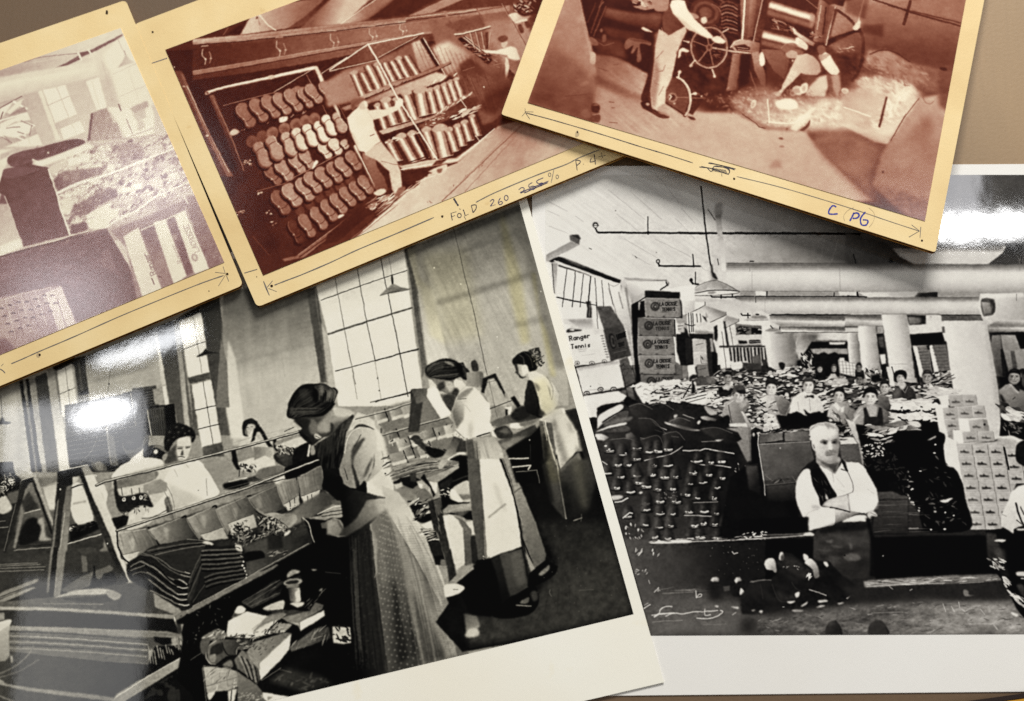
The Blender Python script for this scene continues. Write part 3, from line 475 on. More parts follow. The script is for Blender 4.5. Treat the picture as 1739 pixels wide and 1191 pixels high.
 for q,g1,g2 in (("345,130 430,110 520,150 560,230 470,250 380,200",74,24),("420,220 520,230 610,320 560,360 440,330",60,22),("640,250 720,215 800,240 870,300 760,310",84,22),("880,300 1000,290 1120,330 1180,390 1000,380",66,20),("600,340 700,320 760,380 740,440 620,430",64,22),("200,380 330,370 420,400 400,450 220,440",70,30),("430,380 560,350 600,420 520,450 420,440",62,26)):
  Q=P_(q);gr(g1,g2,[Q[0],Q[3]],q,1.6,.8,1);l(g1 + 60,1.1,Q[:3] + (0,4),.6,1,.3)
 # rows of toes: each a dark rounded wedge with a glint at its tip
 rnd=c.r
 for x,y in ((205,465),(300,495),(405,450),(500,475),(565,468),(640,455),(265,575),(345,575),(405,528),(535,580),(640,578),(865,545),(960,555),(1040,545),(185,635),(285,660),(405,655),(525,650),(615,665),(695,660),(825,635),(945,645),(1045,670),(255,745),(425,705),(475,735),(570,755),(675,750),(805,715),(900,705),(1005,745),(360,775),(785,795),(860,822),(985,825),(580,850),(700,850),(480,860),(580,940),(675,940),(795,925),(910,925),(1000,935),(470,1020),(570,1040),(660,1028),(840,1030),(905,1015),(990,1018),(1060,1025),(640,1125),(805,1120),(880,1118),(1010,1120),(540,1115),(340,955),(480,910)):
  tl=rnd.uniform(-8,8);q=[(x - 44,y + 8),(x - 30 + tl,y - 70),(x - 6 + tl,y - 84),(x + 24 + tl,y - 66),(x + 42,y + 8),(x,y + 20)]
  k=.45 if x < 750 else .3
  gr(74 + 14 * (x < 700),20,[(x - 34,y),(x + 26,y)],q,1.6,k + .3,1);ps(104,[(x - 28,y - 2),(x - 22 + tl,y - 48),(x - 12 + tl,y - 58),(x - 14,y - 20)],2.,.45);l(16,1.8,[(x - 42,y + 16),(x,y + 22),(x + 42,y + 14)],.7,1,.4)
  w=rnd.uniform(13,30);l(226,rnd.uniform(1.6,3.2),[(x - w,y + rnd.uniform(-4,4)),(x + w * .1,y + 4),(x + w,y + rnd.uniform(-5,3))],.95,0,.3)
  if rnd.rand() < .6: l(20,1.,[(x - w * .5,y + 1),(x - w * .3,y + 6)]);l(214,1.,[(x - w,y + 12),(x + w,y + 12)],.7)
  if rnd.rand() < .5: e(230,x + rnd.uniform(-24,24),y + rnd.uniform(-14,8),rnd.uniform(3,8),rnd.uniform(3,6),0,.2)
 ps(190,"215,805 290,800 295,820 230,835",.6);l(222,2.,"240,850 290,845 335,820");l(214,2.,"300,970 350,930 370,935");ps(222,"420,775 450,775 430,790",.3);l(190,1.5,"140,545 180,570");e(222,170,430,10,7);l(196,1.6,"760,950 870,952 960,958",.8);l(176,1.2,"830,855 1010,850",.8);e(226,1148,790,18,5);l(160,1.6,"1195,1005 1220,970");l(100,1.6,"1310,990 1323,970");sp("560,780 740,770 740,840 580,840",20,(2,4),(1,2),0,90,(120,190));sp("1140,560 1240,560 1230,700 1150,690",12,(2,6),(1,3),30,60,(60,226));sp("310,1010 470,1030 420,1160 330,1150",16,(3,8),(1.4,3),70,30,(150,226));sp("1100,760 1240,800 1240,1080 1000,1080",26,(2,4),(1,2),0,90,(70,190),.8)
 # --- crates in front (frame F/J)
 z(1060,600,5.954)
 gr(150,120,"1050,760 1280,1000","1035,760 1260,750 1290,1080 1240,1100 1140,900 1190,870 1150,800",.5);p(206,"1060,712 1240,708 1256,748 1065,745",.4);gr(214,140,"1190,600 1260,760","1180,590 1200,590 1280,720 1280,760 1255,750",.5);gr(110,80,"1270,760 1290,1050","1256,752 1285,745 1290,1090 1275,1090",.5);p(14,"1285,790 1330,780 1360,860 1360,1191 1290,1191",.8);gr(84,60,"1260,1130 1350,1191","1230,1130 1350,1120 1350,1191 1220,1191",.6);l(150,1.4,"1255,1130 1350,1122",.8);e(196,1308,825,12,20,0,.6)
 z(1260,690,4.964)
 p(18,"60,480 140,480 200,640 480,640 480,1100 -200,1120 -100,600",1.2);gr(70,30,"40,560 140,640","30,500 130,500 160,740 60,700",1.5)
 gr(96,70,"250,330 420,640","140,320 575,300 610,450 540,500 470,600 455,640 190,665",.5);gr(90,130,"200,250 330,300","145,235 350,222 355,295 145,315",.5);gr(120,90,"400,220 560,290","355,222 560,210 575,300 355,297",.5);p(30,"345,222 360,222 358,300 346,300",.4);l(24,1.6,"200,312 350,290");l(206,1.6,"140,240 135,320 190,665 195,750",.95);l(176,1.1,"145,322 575,300",.8);l(140,1.2,"190,668 455,640",.8);p(60,"185,625 455,605 455,640 190,662",.6);sp("230,610 450,600 450,640 240,650",12,(5,14),(1,2.4),0,60,(30,130),.8);gr(60,26,"300,670 300,800","195,672 450,645 460,800 220,800",1.5);nz("150,330 575,310 610,450 455,640 190,655",12,40,30,30,2);e(190,322,352,5,5)
 # open carton behind head,flap
 p(18,"560,140 830,130 960,280 820,270",1.);sp("760,160 960,160 950,270 820,270",30,(5,14),(2,4),-10,40,(10,220));p(206,"815,265 940,262 980,320 830,325",.5);p(24,"820,278 900,276 880,284 820,288",.4);gr(96,80,"850,340 1000,480","820,328 990,322 1025,500 900,470 840,460",.6);gr(205,170,"900,100 960,280","875,100 930,130 960,90 1000,60 950,130 980,240 1030,500 1015,490 985,325 950,270 900,160",.6)
 p(12,"985,260 1040,340 1030,480 1100,640 1150,720 1400,760 1400,300",2.,.8);sp("1000,300 1200,310 1200,440 1010,440",34,(3,7),(2,4),0,50,(120,226));sp("1060,160 1300,200 1300,310 1100,280",16,(10,30),(3,7),-10,30,(120,226))
 p(12,"1150,740 1240,720 1350,740 1400,800 1400,1080 1110,1080 1100,960",1.5);gr(74,40,"1200,740 1250,1080","1140,725 1270,720 1340,750 1400,760 1400,1075 1100,1075 1110,900",1.);sp("1120,760 1390,760 1390,1060 1120,1060",26,(30,80),(1,2.6),-2,5,(24,110),.6)
 # man: waistcoat,shirt,arms
 ps(30,"470,610 530,510 600,470 640,440 660,520 700,600 800,760 720,780 660,840 640,700 580,560",.6)
 gr(226,218,"500,560 600,1000","450,720 465,620 500,560 540,530 580,545 590,640 640,740 665,840 740,850 790,870 780,1000 700,1020 640,1030 550,1050 540,990 500,910 465,820",.5,1,1);ps(170,"600,830 660,845 640,870 590,860",1.5,.6);l(170,1.4,"520,980 560,900 640,870",.5,1,1)
 gr(224,214,"900,480 1000,900","630,450 660,520 700,580 760,700 800,770 900,740 920,890 1040,905 1110,880 1150,800 1135,700 1080,600 1030,510 980,475 880,470 850,450 830,500 780,560",.5);p(228,"890,750 1000,720 1130,760 1140,840 1080,890 910,890",3.)
 ps(22,"580,550 640,530 700,590 760,690 800,760 740,790 665,835 655,780 610,690 590,620",.6);sp("600,560 700,600 780,760 670,810",16,(6,16),(1.5,3),60,30,(14,90),.8);ps(200,"705,740 730,780 710,785",.4);l(40,3.2,"835,450 880,530 890,545",1,0,0,1.4);ps(24,"835,450 870,470 890,550 870,530",.5);l(90,1.2,"885,545 930,640 940,700 935,725",.8,1);l(120,.9,"880,745 935,725",.8);l(60,1.6,"840,530 885,545",.9)
 l(150,1.2,"760,560 775,640",.7,0,.8);l(190,1.6,"790,600 860,680",.6,0,1);l(176,1.6,"1060,700 1110,740",.6,0,.8);l(190,1.,"800,700 870,720",.6)
 z(1340,700,7.444)
 ps(150,"345,560 350,640 430,700 480,720 560,780 600,760 640,640 650,590 600,560 400,560",.5);ps(60,"400,620 460,680 520,710 580,770 610,700 630,640 540,650 460,640",1.6,.8)
 gr(214,150,"330,400 640,480","258,205 300,165 400,135 490,130 570,150 622,205 628,300 634,420 618,520 598,590 560,640 500,645 440,610 390,590 350,560 330,500 300,450 285,400 268,300",.6,1,1)
 ps(222,"290,230 420,170 560,190 600,260 560,320 420,340 320,360 285,320",3.,.8);ps(226,"500,380 540,390 545,470 520,490 490,480 495,430",1.2,.9);ps(120,"600,330 634,380 625,520 596,600 560,640 580,540 600,440",2.6,.75);ps(170,"330,480 400,560 460,600 400,600 340,550",2.,.7)
 c.comb("265,250 300,190 380,180","270,215 400,140 560,160",40,1.2,(150,214),.5);c.comb("480,140 540,170 610,230","440,150 500,190 560,200",24,1.2,(110,200),.5);ps(130,"450,140 500,170 520,225 480,200",1.6,.6)
 ps(86,"395,385 430,358 480,362 490,385 465,415 420,400",1.,.9);ps(90,"535,380 570,350 612,350 615,380 590,405 550,400",1.,.9);ps(30,"430,385 455,375 472,390 455,405",.7);ps(34,"555,375 580,368 592,382 572,395",.7);l(100,1.4,"395,372 430,352 485,362",.6,1,.8);l(100,1.4,"535,362 570,345 618,348",.6,1,.8)
 ps(70,"500,480 540,490 570,480 550,496 515,496",.7);ps(110,"455,540 470,490 510,500 560,495 600,480 605,510 560,530 520,545 480,545",1.4,.9);l(76,1.2,"475,550 520,545 570,540",.7,0,.5);ps(130,"450,600 520,620 580,600 560,640 480,640",1.6,.6);ps(176,"290,405 320,410 330,450 325,490 305,470",.7);l(96,1.4,"312,420 322,455",.8)
 z(1260,690,4.964)
 # forearms
 gr(150,214,"720,840 900,800","670,840 720,790 800,765 890,745 905,885 820,870 760,860",.8);ps(205,"690,830 760,790 880,770 890,820 780,850",2.5);gr(205,110,"820,880 860,960","785,870 880,875 960,895 1040,905 960,925 880,960 790,1000",.7);l(40,1.8,"745,855 820,868 910,890",.9,1);l(46,1.6,"790,995 860,965 950,920 1030,905",.9,1);ps(196,"1060,900 1100,880 1140,915 1135,930 1090,930 1080,955 1060,930",.7);l(90,1.,"1085,900 1130,920",.7);ps(226,"845,975 930,930 1040,920 1050,970 950,980",.5)
 # apron (frame M)
 z(1260,880,5.673)
 p(12,"-20,20 640,-10 640,140 -20,190",1.2);gr(60,46,"700,200 1250,550","690,150 740,110 890,70 960,45 1200,35 1240,200 1280,560 1050,590 760,480 680,380",.7);nz("690,120 1200,50 1260,520 780,460",30,34,16,10,2);ps(26,"750,110 960,50 1200,45 1180,120 900,130 780,160",3.,.9);p(16,"1190,0 1230,0 1300,300 1290,570 1230,560 1240,200",2.,.9);for_q=((110,"800,220 880,215 860,240"),(104,"1030,240 1060,260 1050,310"),(100,"980,360 1100,340 1140,400 1020,410"),(84,"720,300 860,310 800,330"),(90,"860,260 980,280 900,290"))
 for g,q in for_q: ps(g,q,2.,.8)
 ps(40,"900,440 1080,430 1130,520 1020,570 900,520",4,.6);e(30,990,358,10,8)
 # ledge,shadow,floor
 p(12,"-420,230 690,190 680,400 600,560 -420,640",1.2);l(150,2.4,"-20,205 300,190 690,160",.95,0,.6);l(130,3.,"0,185 250,165 620,150",.6,0,1.2);ps(206,"595,155 650,135 690,150 680,170 610,170",.5);l(222,2.,"120,180 190,178");sp("0,140 240,130 240,185 0,195",12,(3,8),(2,3),0,60,(150,226));p(10,"1240,190 1800,170 2800,170 2800,560 1290,590 1270,300",1.2);e(226,1358,365,6,6)
 z(1060,880,5.671)
 gr(84,30,"60,600 1000,500","0,200 1000,230 1361,210 1361,640 800,900 260,1150 200,900",2.);gr(80,60,"200,300 700,600","20,210 600,240 800,600 300,700 120,560",30,.6)
 l(214,3.4,"260,235 460,225 640,225",.95,0,.6);ps(226,"255,225 400,222 560,208 640,225 600,240 280,245",.6);l(190,1.8,"640,228 800,222 1000,215 1361,195",.95,0,.4);sp("260,180 1361,170 1361,215 260,235",30,(4,14),(1,2.6),-4,12,(60,226),.8)
 sp("110,280 340,320 330,370 120,370",9,(4,9),(1.4,2.6),-65,20,(150,226));sp("110,480 250,500 250,540 110,550",9,(3,8),(1.4,2.4),-20,40,(150,226));l(206,1.6,"1040,325 1060,345 1090,335",.9,1);sp("800,240 1361,250 1361,560 800,560",24,(1.5,3),(1,1.6),0,90,(80,170),.7)
 gr(84,104,"600,700 600,1130","150,700 800,690 1361,900 1361,1137 265,1137",14);l(130,1.6,"370,725 660,715",.8,0,.4);sp("360,680 800,670 800,720 370,720",8,(14,40),(1,2),-3,8,(90,140),.7)
 l(214,1.5,"690,700 695,770",.95);l(206,1.3,"695,770 720,735 745,735 740,755 705,765",.9,1);l(214,1.6,"265,935 330,925 350,880 400,852 460,855",.9,1);l(222,2.4,"290,950 330,925 480,915",.9,0,.3);l(206,1.8,"400,945 480,915 560,925 660,905 780,900 900,890",.85,1);l(214,1.7,"700,965 800,970 900,945 950,905 930,890",.95,1);l(206,1.6,"775,880 780,935 830,930",.9,1);l(150,1.4,"275,1000 430,990 560,985",.7);l(130,1.2,"760,1030 980,1020",.6);l(200,1.4,"1040,935 1075,910",.7);l(190,1.5,"290,715 330,670 325,705",.9);e(196,340,700,5,5);l(206,2.,"190,870 250,835",.9);l(190,1.4,"195,840 230,820",.8);l(206,1.2,"235,600 245,630",.8)
 p(30,"800,620 940,600 950,800 820,800",6,.8)
 gr(226,110,"840,590 920,610","830,600 850,572 890,568 915,585 910,615 850,612",.4);p(34,"850,615 915,610 930,760 850,760",3.,.6);gr(226,130,"1065,600 1130,600","1060,600 1080,575 1115,572 1130,600 1120,620 1080,635",.4);ps(30,"1080,630 1130,610 1180,690 1150,760 1040,740",1.);ps(224,"1125,675 1160,715 1150,735 1112,738",.4);ps(206,"870,845 905,845 900,860",.5);ps(206,"1030,855 1100,860 1095,878 1050,865",.5);ps(206,"1225,900 1260,885 1250,900",.5);ps(222,"1290,895 1320,880 1330,905 1310,920",.5);p(84,"950,660 1020,650 1015,700 960,705",1.,.8);ps(190,"1220,700 1240,660 1250,680 1230,710",.5);p(120,"1215,610 1361,590 1361,600 1230,625",.8)
 # upturned rubber shoes (frame M)
 z(1260,880,5.673)
 gr(36,26,"100,620 400,860","80,640 140,610 280,600 330,520 330,420 400,330 480,340 600,430 680,400 800,420 900,500 1060,620 1190,720 1180,780 1000,850 700,880 400,880 240,930 0,930 -20,760",1.2);nz("80,640 280,600 400,340 900,500 1180,760 400,880 0,920",10,20,12,40,3)
 ps(224,"218,440 235,400 280,385 315,410 330,520 290,500 240,490",.5);gr(226,120,"230,420 320,470","218,440 235,400 280,385 315,410 330,520 290,500 240,490",.8,.8,1);ps(206,"355,380 365,335 385,325 400,345 385,400 365,405",.6);ps(90,"370,380 395,350 410,390 380,410",.8);ps(222,"590,350 620,350 640,385 605,410",.4);gr(226,110,"620,400 730,540","603,430 640,390 690,410 730,470 745,560 700,575 680,500 630,455",.5,1,1);ps(222,"785,425 820,425 832,455 815,470",.4);ps(22,"830,410 880,460 960,560 870,520",1.,.8);ps(54,"400,380 520,400 600,470 680,520 620,590 500,540 420,470",4,.8);l(70,1.4,"480,620 520,680 560,700",.6,1,.8);ps(50,"330,700 420,740 540,730 520,780 380,790",3.,.8)
 sp("390,460 560,460 550,500 400,500",9,(2,4),(1.4,2),0,60,(110,214));ps(226,"510,735 545,710 555,735 530,768",.5);sp("630,545 680,550 660,610 625,600",7,(6,12),(1.6,3),-65,15,(190,230));l(190,1.8,"650,690 740,720 810,745",.8,1);ps(206,"735,795 815,790 820,805 750,815",.5);ps(214,"715,860 760,840 800,845 760,862",.5);ps(222,"490,885 590,890 585,905 500,905",.5);ps(206,"570,845 630,805 620,830 580,855",.5);ps(226,"920,825 960,815 985,818 940,835",.5);l(206,2.,"1010,775 1060,740 1080,700");ps(200,"1095,745 1130,730 1140,750 1100,765",.5);e(206,1170,760,15,7,-30,.4);ps(170,"1085,855 1120,830 1105,860",.5);ps(206,"430,805 515,800 470,825",.5);e(190,398,857,12,4);ps(190,"90,890 130,885 105,900",.4);e(222,182,902,18,14,0,.6);l(120,1.2,"80,620 150,600 280,598",.8);l(60,1.6,"290,640 350,780 430,810",.6,1,.8);l(60,1.4,"180,640 200,780",.5,0,.8)
 gr(46,100,"500,900 700,1100","-20,960 400,930 900,870 1200,820 2800,760 2800,1125 -20,1125",10)
 z(1480,880,5.672)
 gr(44,40,"300,680 300,800","-280,660 1000,620 1300,640 1350,800 800,800 -200,830",5);gr(150,110,"100,600 900,600","-80,610 100,590 800,550 1230,540 1260,600 900,625 300,645 -60,670",2.);sp("-60,610 1230,545 1250,600 -40,660",70,(6,26),(1,3),-4,14,(70,205),.85);l(196,1.4,"-40,660 300,640 700,628",.7,0,.4);l(140,1.2,"850,630 1080,615",.8)
 gr(96,140,"300,800 700,1080","-1100,960 0,840 500,800 1000,830 1350,820 1469,980 1900,980 1900,1122 -1100,1122",10);FL="-1100,980 0,850 500,810 1000,840 1340,830 1469,960 1469,1120 -1100,1120"
 nz(FL,32,26,9,-6,3);nz(FL,18,5,3,-6,2);sp(FL,180,(4,16),(.8,2),-4,25,(40,205),.55);nz("-1100,990 -200,900 0,1120 -1100,1120",14,12,5,0,3)
 for q in ("160,650 205,685","690,830 715,900","770,850 800,905","840,810 850,860","1050,880 1090,930","1180,1030 1215,1075","870,880 900,900"): l(205,1.1,q,.8)
 l(190,1.4,"940,1020 1180,1018",.7,0,.4);l(150,1.2,"0,915 300,905",.6,0,.4);p(84,"960,1040 1150,1035 1180,1100 930,1105",5,.5);ps(150,"890,690 930,700 940,740 990,745 900,750",1.,.7);l(170,1.2,"370,700 390,685")
 gr(60,34,"40,1000 160,1120","-20,1030 40,985 90,985 140,1040 165,1122 -20,1122",.8,1,1);p(54,"-20,1040 60,990 130,1030 160,1124 -20,1124",1.)
 gr(60,34,"-430,1000 -290,1120","-450,1124 -440,1050 -400,995 -340,985 -290,1050 -276,1124",.8);ps(100,"-420,1010 -390,990 -350,1000 -400,1040",3.,.4)
 # right foreground: worker's sleeve and the shoes in front of him
 p(12,"1100,120 1300,100 1900,60 1900,1000 1469,960 1400,880 1290,640 1120,420",1.);gr(60,30,"1140,200 1240,400","1105,140 1200,150 1280,420 1330,560 1280,580 1180,440 1120,420",2.);p(96,"1180,290 1280,300 1300,430 1200,420",4,.5);ps(222,"1180,220 1240,205 1295,212 1260,232",.6);sp("1120,400 1290,400 1290,500 1160,480",22,(5,13),(2,3.4),40,25,(110,230));sp("1280,560 1340,600 1310,680 1270,660",12,(8,14),(2,4),50,20,(150,230));sp("1300,680 1469,780 1469,880 1400,800",20,(8,15),(2,4),40,15,(130,230));ps(214,"1350,905 1410,930 1400,950 1360,930",.6);ps(190,"1390,530 1440,515 1600,540 1600,560 1420,560",1.);l(206,2.,"1440,580 1500,585",.8);ps(60,"1400,640 1469,650 1469,760 1420,700",2.)
 z(1500,740,6.268)
 gr(224,196,"1350,600 1420,1000","1250,960 1265,820 1330,700 1360,600 1430,540 1700,470 1700,860 1520,940 1400,1000 1385,1045 1330,1010",.6);l(110,1.2,"1265,840 1310,860",.6);l(30,3.,"1410,720 1450,860 1498,960",.9,1,.6);l(60,2.2,"1460,760 1498,840",.8,0,.6);l(60,2.,"1420,900 1498,960",.8,0,.6);ps(20,"1390,1010 1430,985 1700,960 1700,1060 1440,1040 1400,1050",.6);ps(206,"1420,995 1498,990 1498,1010 1440,1010",.6);ps(26,"1410,150 1460,70 1700,40 1700,470 1498,330 1420,270",1.)
 z()
# ---------------------------------------------------------------- print: women at the stitching benches
def draw_women(c):
 p,ps,l,e,gr,nz,sp,z=c.p,c.ps,c.l,c.e,c.gr,c.nz,c.sp,c.z
 z()
 p(150,"-400,300 1200,300 1200,1500 -400,1500")
 # --- left wall (frame A)
 z(0,560,4.964)
 gr(112,172,"100,450 130,640","-900,300 190,400 320,1600 -900,1600")  # darkens toward the mount: its cast shadow drawn into the tone
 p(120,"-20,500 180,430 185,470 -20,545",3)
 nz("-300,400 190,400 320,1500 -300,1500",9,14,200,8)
 l(70,.9,"5,560 20,740");ps(40,"-30,790 0,775 12,745 28,745 40,772 95,785 60,797 0,800",.5)
 l(140,.8,"15,640 25,730")
 p(28,"165,440 192,430 305,1200 268,1200",.6)
 p(118,"192,425 216,420 322,1200 300,1200",.6)
 p(24,"216,420 244,412 352,1200 320,1200",.6)
 gr(120,178,"250,420 370,1000","244,410 297,405 388,1130 338,1130",.6)
 gr(48,88,"340,400 440,1000","297,400 392,360 500,1200 395,1200",.6)
 p(70,"300,400 392,370 428,690 340,718",.6,.5)
 gr(125,205,"400,340 540,900","395,325 475,330 590,1200 505,1200",.8)
 p(90,"455,330 480,335 530,700 515,720",.8,.6)
 p(32,"440,320 625,225 640,300 480,350",1.)
 gr(190,222,"550,300 600,700","482,348 600,288 618,300 672,700 525,735",.5)
 l(120,.9,"550,310 600,720");l(110,1.2,"500,545 585,510 645,485");e(60,585,510,6,6)
 p(150,"605,300 625,300 680,700 662,700",.6)
 gr(55,72,"660,250 700,560","618,245 718,222 748,545 660,560",.7)
 p(105,"655,260 668,255 700,540 688,545",.6,.6)
 ps(46,"660,555 735,490 760,512 835,530 745,545",.5)
 p(118,"660,560 750,548 752,600 668,615",.8)
 # second curtain
 gr(96,168,"880,180 930,430","718,222 1130,58 1400,-60 1400,560 760,640",.8)  # top darkened too, the overlying mount's shadow put into the grey
 nz("718,222 1130,58 1400,-60 1400,560 760,640",7,12,150,8)
 p(120,"760,420 1240,290 1240,330 765,450",3,.5)
 l(95,.7,"955,170 930,330 905,570");e(25,920,458,5,5)
 # wooden slatted stack behind the two women
 p(60,"545,640 1060,540 1130,800 1110,900 560,930",1.)
 p(24,"560,905 1160,810 1250,860 1250,1200 595,1200",.6)
 for i in range(9):
  y=905 + i * 38
  l(150 - i * 6,1.0,[(575,y + 40),(905,y - 16),(1000,y - 40)],.8)
 for i in range(9):
  y=640 + i * 30
  l(150,1.0,[(560,y + 55),(1110,y - 70)],.55)
 p(150,"890,820 905,815 945,1140 930,1140",.4);p(92,"905,880 960,900 1000,1150 945,1150",.6)
 l(130,1.,"820,900 800,960 760,1040 670,1140",.9,1)
 ps(98,"770,1080 830,1070 880,1120 900,1190 800,1190 770,1130",1.);ps(130,"800,1120 850,1110 870,1180 820,1180",1.)
 ps(48,"770,1090 830,1060 900,1110 895,1150 850,1110 790,1110",.8)
 # --- windows left of centre (frame B)
 z(180,500,5.179)
 p(70,"230,830 440,800 470,1000 240,1010",.8)
 p(34,"150,870 235,850 260,1200 160,1200",.6)
 for i in range(8): l(150,.9,[(120,905 + i * 40),(225,885 + i * 40),(350,862 + i * 40)],.7)
 p(46,"218,868 408,832 428,968 240,1003",.4)
 for i in range(5): l(98,1.4,[(235,890 + i * 24),(415,850 + i * 25)],.8)
 l(190,1.2,"218,870 240,995")
 p(34,"240,1003 600,960 620,1240 280,1240",.5)
 for i in range(8): l(120,.9,[(255,1030 + i * 36),(360,1005 + i * 36)],.8)
 gr(78,62,"380,1010 520,1200","360,1010 510,985 540,1240 390,1240",.4)
 for i in range(7): l(36,.8,[(385 + i * 20,1012),(415 + i * 19,1240)])
 l(200,1.5,"362,1020 400,1240")
 p(22,"512,985 600,958 622,1240 540,1240",.5)
 gr(120,195,"440,340 460,500","430,345 448,330 462,390 526,788 492,800",.4)
 p(214,"494,812 526,806 556,965 520,975",.4);p(150,"410,835 495,815 515,970 430,970",1.)
 gr(40,86,"520,250 600,700","448,290 600,225 700,1240 640,1240 600,960 560,960 462,388",.8)
 gr(110,178,"610,230 700,900","590,235 640,235 770,1240 700,1240 660,700",1.2)
 p(96,"640,235 655,330 780,1240 745,1240 690,700",1.)
 p(34,"600,230 830,95 842,160 650,235",1.2)
 p(220,"645,235 760,190 825,160 838,180 878,420 885,470 855,500 800,545 840,540 890,540 912,685 730,735 690,500",.3)
 p(220,"700,500 860,470 880,545 890,660 720,720",.3)
 gr(58,92,"850,100 1000,1200","830,90 1000,20 1055,420 1170,1240 1000,1240 912,690 885,470 840,165",.7)
 l(125,.9,"765,190 805,440 845,690");l(70,1.0,"680,485 803,438 875,418");e(30,803,438,6,6)
 ps(44,"795,550 850,510 880,480 900,500 995,515 900,525 840,545",.3)
 p(80,"712,735 912,688 918,745 740,790",.4)
 p(222,"752,800 925,752 1020,1330 845,1360",.3)
 l(70,.9,"853,770 890,990 945,1340");l(40,1.3,"800,1190 920,1160 1000,1140");gr(92,78,"860,1350 1000,1320","845,1345 1020,1300 1040,1420 860,1440",.6);l(40,1.3,"780,1022 895,994 972,978");e(25,893,995,6,6)
 p(92,"740,790 752,800 815,1240 770,1240",.6)
 gr(130,196,"1020,60 1150,800","995,40 1040,50 1110,400 1235,1100 1250,1240 1170,1240 1050,420",1.)
 gr(128,168,"1100,60 1200,500","1040,50 1300,-40 1300,1240 1250,1240 1235,1100 1110,400",1.2)
 nz("1040,50 1500,-60 1500,1240 1250,1240",7,14,160,8)
 # --- curtain and the tall middle window (frame C)
 z(400,430,4.7625)
 gr(95,186,"120,380 200,1000","-100,300 600,250 690,1040 840,1300 840,1560 -20,1560 -110,700",1.5)
 nz("-100,300 600,250 690,1040 620,1250 -20,1250",8,9,160,8)
 p(130,"0,600 630,440 630,470 0,640",4,.45);p(140,"20,870 650,700 650,730 20,900",4,.5);l(140,1.5,"300,400 400,1000",.3,0,3)
 gr(196,212,"0,800 20,1200","-60,700 0,860 90,1500 -40,1500 -80,1250",1.5);p(120,"-70,880 -50,1250 -160,1250 -120,700",1.)
 p(82,"575,300 650,270 745,1040 690,1050",.7)
 p(118,"640,280 662,280 770,1060 735,1050",.7);p(70,"655,330 663,330 735,900 720,900",.6)
 p(180,"690,560 740,660 830,1200 760,1200",1.2)
 gr(196,225,"800,200 900,500","652,268 1360,-20 1385,130 1420,440 1530,1240 830,1240 745,660",.4)
 l(66,1.3,"690,383 825,335 1010,265 1205,200 1388,140");l(104,3.2,"750,655 880,612 1060,555 1265,492 1425,445")
 l(90,1.,"750,662 880,620 1060,562");l(66,1.4,"808,955 940,920 1130,870 1330,815 1475,782")
 l(80,.9,"805,205 880,610 940,920 970,1060",.9);l(150,1.,"940,930 985,1180");l(66,1.2,"985,125 1060,555 1130,870",.9);l(150,1.,"1130,880 1180,1190");e(110,1150,1012,6,10);e(110,1163,1113,6,6)
 l(66,1.3,"1172,40 1265,492 1330,815 1395,1160");l(80,1.3,"1090,1205 1190,1185 1390,1140 1430,1130")
 l(110,.6,"1237,20 1268,190");ps(60,"1260,190 1272,188 1278,250 1262,255",.2)
 gr(150,105,"1250,250 1300,320","1168,342 1220,290 1262,255 1280,250 1330,275 1412,288 1330,312 1240,330",.3);l(60,.8,"1168,343 1260,318 1350,308 1412,290")
 # dark curtain fold right of window (frame D)
 z(660,360,4.253)
 gr(70,100,"150,300 260,1000","112,270 200,235 215,600 300,1060 240,1200 235,1100 150,450",.6)
 p(125,"150,260 165,260 260,900 250,900",.8,.6);l(140,1.2,"215,700 265,1000",.7,0,1)
 # --- big hanging cloth,right
 gr(92,176,"500,120 560,620","130,270 960,-60 1060,300 1290,1130 1300,1400 300,1400 290,1050 210,560",.8)
 gr(110,206,"220,300 330,900","195,230 250,230 300,520 440,1100 420,1300 300,1300 215,600",2.2)
 p(120,"200,240 235,240 300,540 262,540",2.,.5)
 z();cl="700,400 885,345 990,650 1000,760 720,700"
 nz(cl,9,5,60,-13);nz(cl,7,40,40,0);nz(cl,6,1.2,1.2,0)
 z(660,360,4.253)
 p(95,"500,270 1000,100 1010,130 520,310",4,.55);p(105,"340,640 1000,440 1080,420 1080,460 350,680",5,.55);p(118,"900,800 1150,740 1160,780 900,840",5,.5)
 p(90,"960,-20 1070,330 1290,1130 1200,1130 1000,420 900,40",7,.55)
 gr(60,140,"600,20 640,260","300,200 960,-60 1000,100 560,240 300,360",8,.5)
 l(58,.9,"470,120 535,400 620,740 710,1180",.95)
 for (x,y) in ((330,405),(783,902),(1100,575),(790,1125),(520,522)): e(225,x,y,5,5)
 for q in ("130,280 200,560 230,540 190,260","200,460 320,560 420,960 300,900"): p(.55,q,5,.8,0,'t')
 p(.45,"220,300 560,260 680,900 420,950",14,.9,0,'t')
 p(.9,"800,20 830,20 960,480 1020,940 960,960 870,560",5,.9,0,'t');p(1.0,"1030,440 1060,440 1090,740 1150,880 1210,1190 1170,1190 1110,880",3,.9,0,'t')
 # --- two women at left (frame E)
 z(180,690,5.671)
 ps(22,"350,430 440,380 560,400 600,520 480,520 350,500",.6)
 # woman seen from behind
 ps(190,"60,720 75,640 150,570 230,520 255,430 350,400 360,490 440,495 545,520 560,580 480,640 490,760 100,800",.5)
 ps(222,"75,650 150,575 240,520 260,440 355,400 358,490 430,500 540,525 548,560 300,620 75,690",.4)
 ps(84,"150,340 165,260 230,215 320,215 390,260 410,330 360,390 350,420 240,500 210,470 160,400",.8)
 ps(30,"150,330 170,260 240,215 320,220 385,270 350,330 340,380 250,420 190,415 155,370",.6)
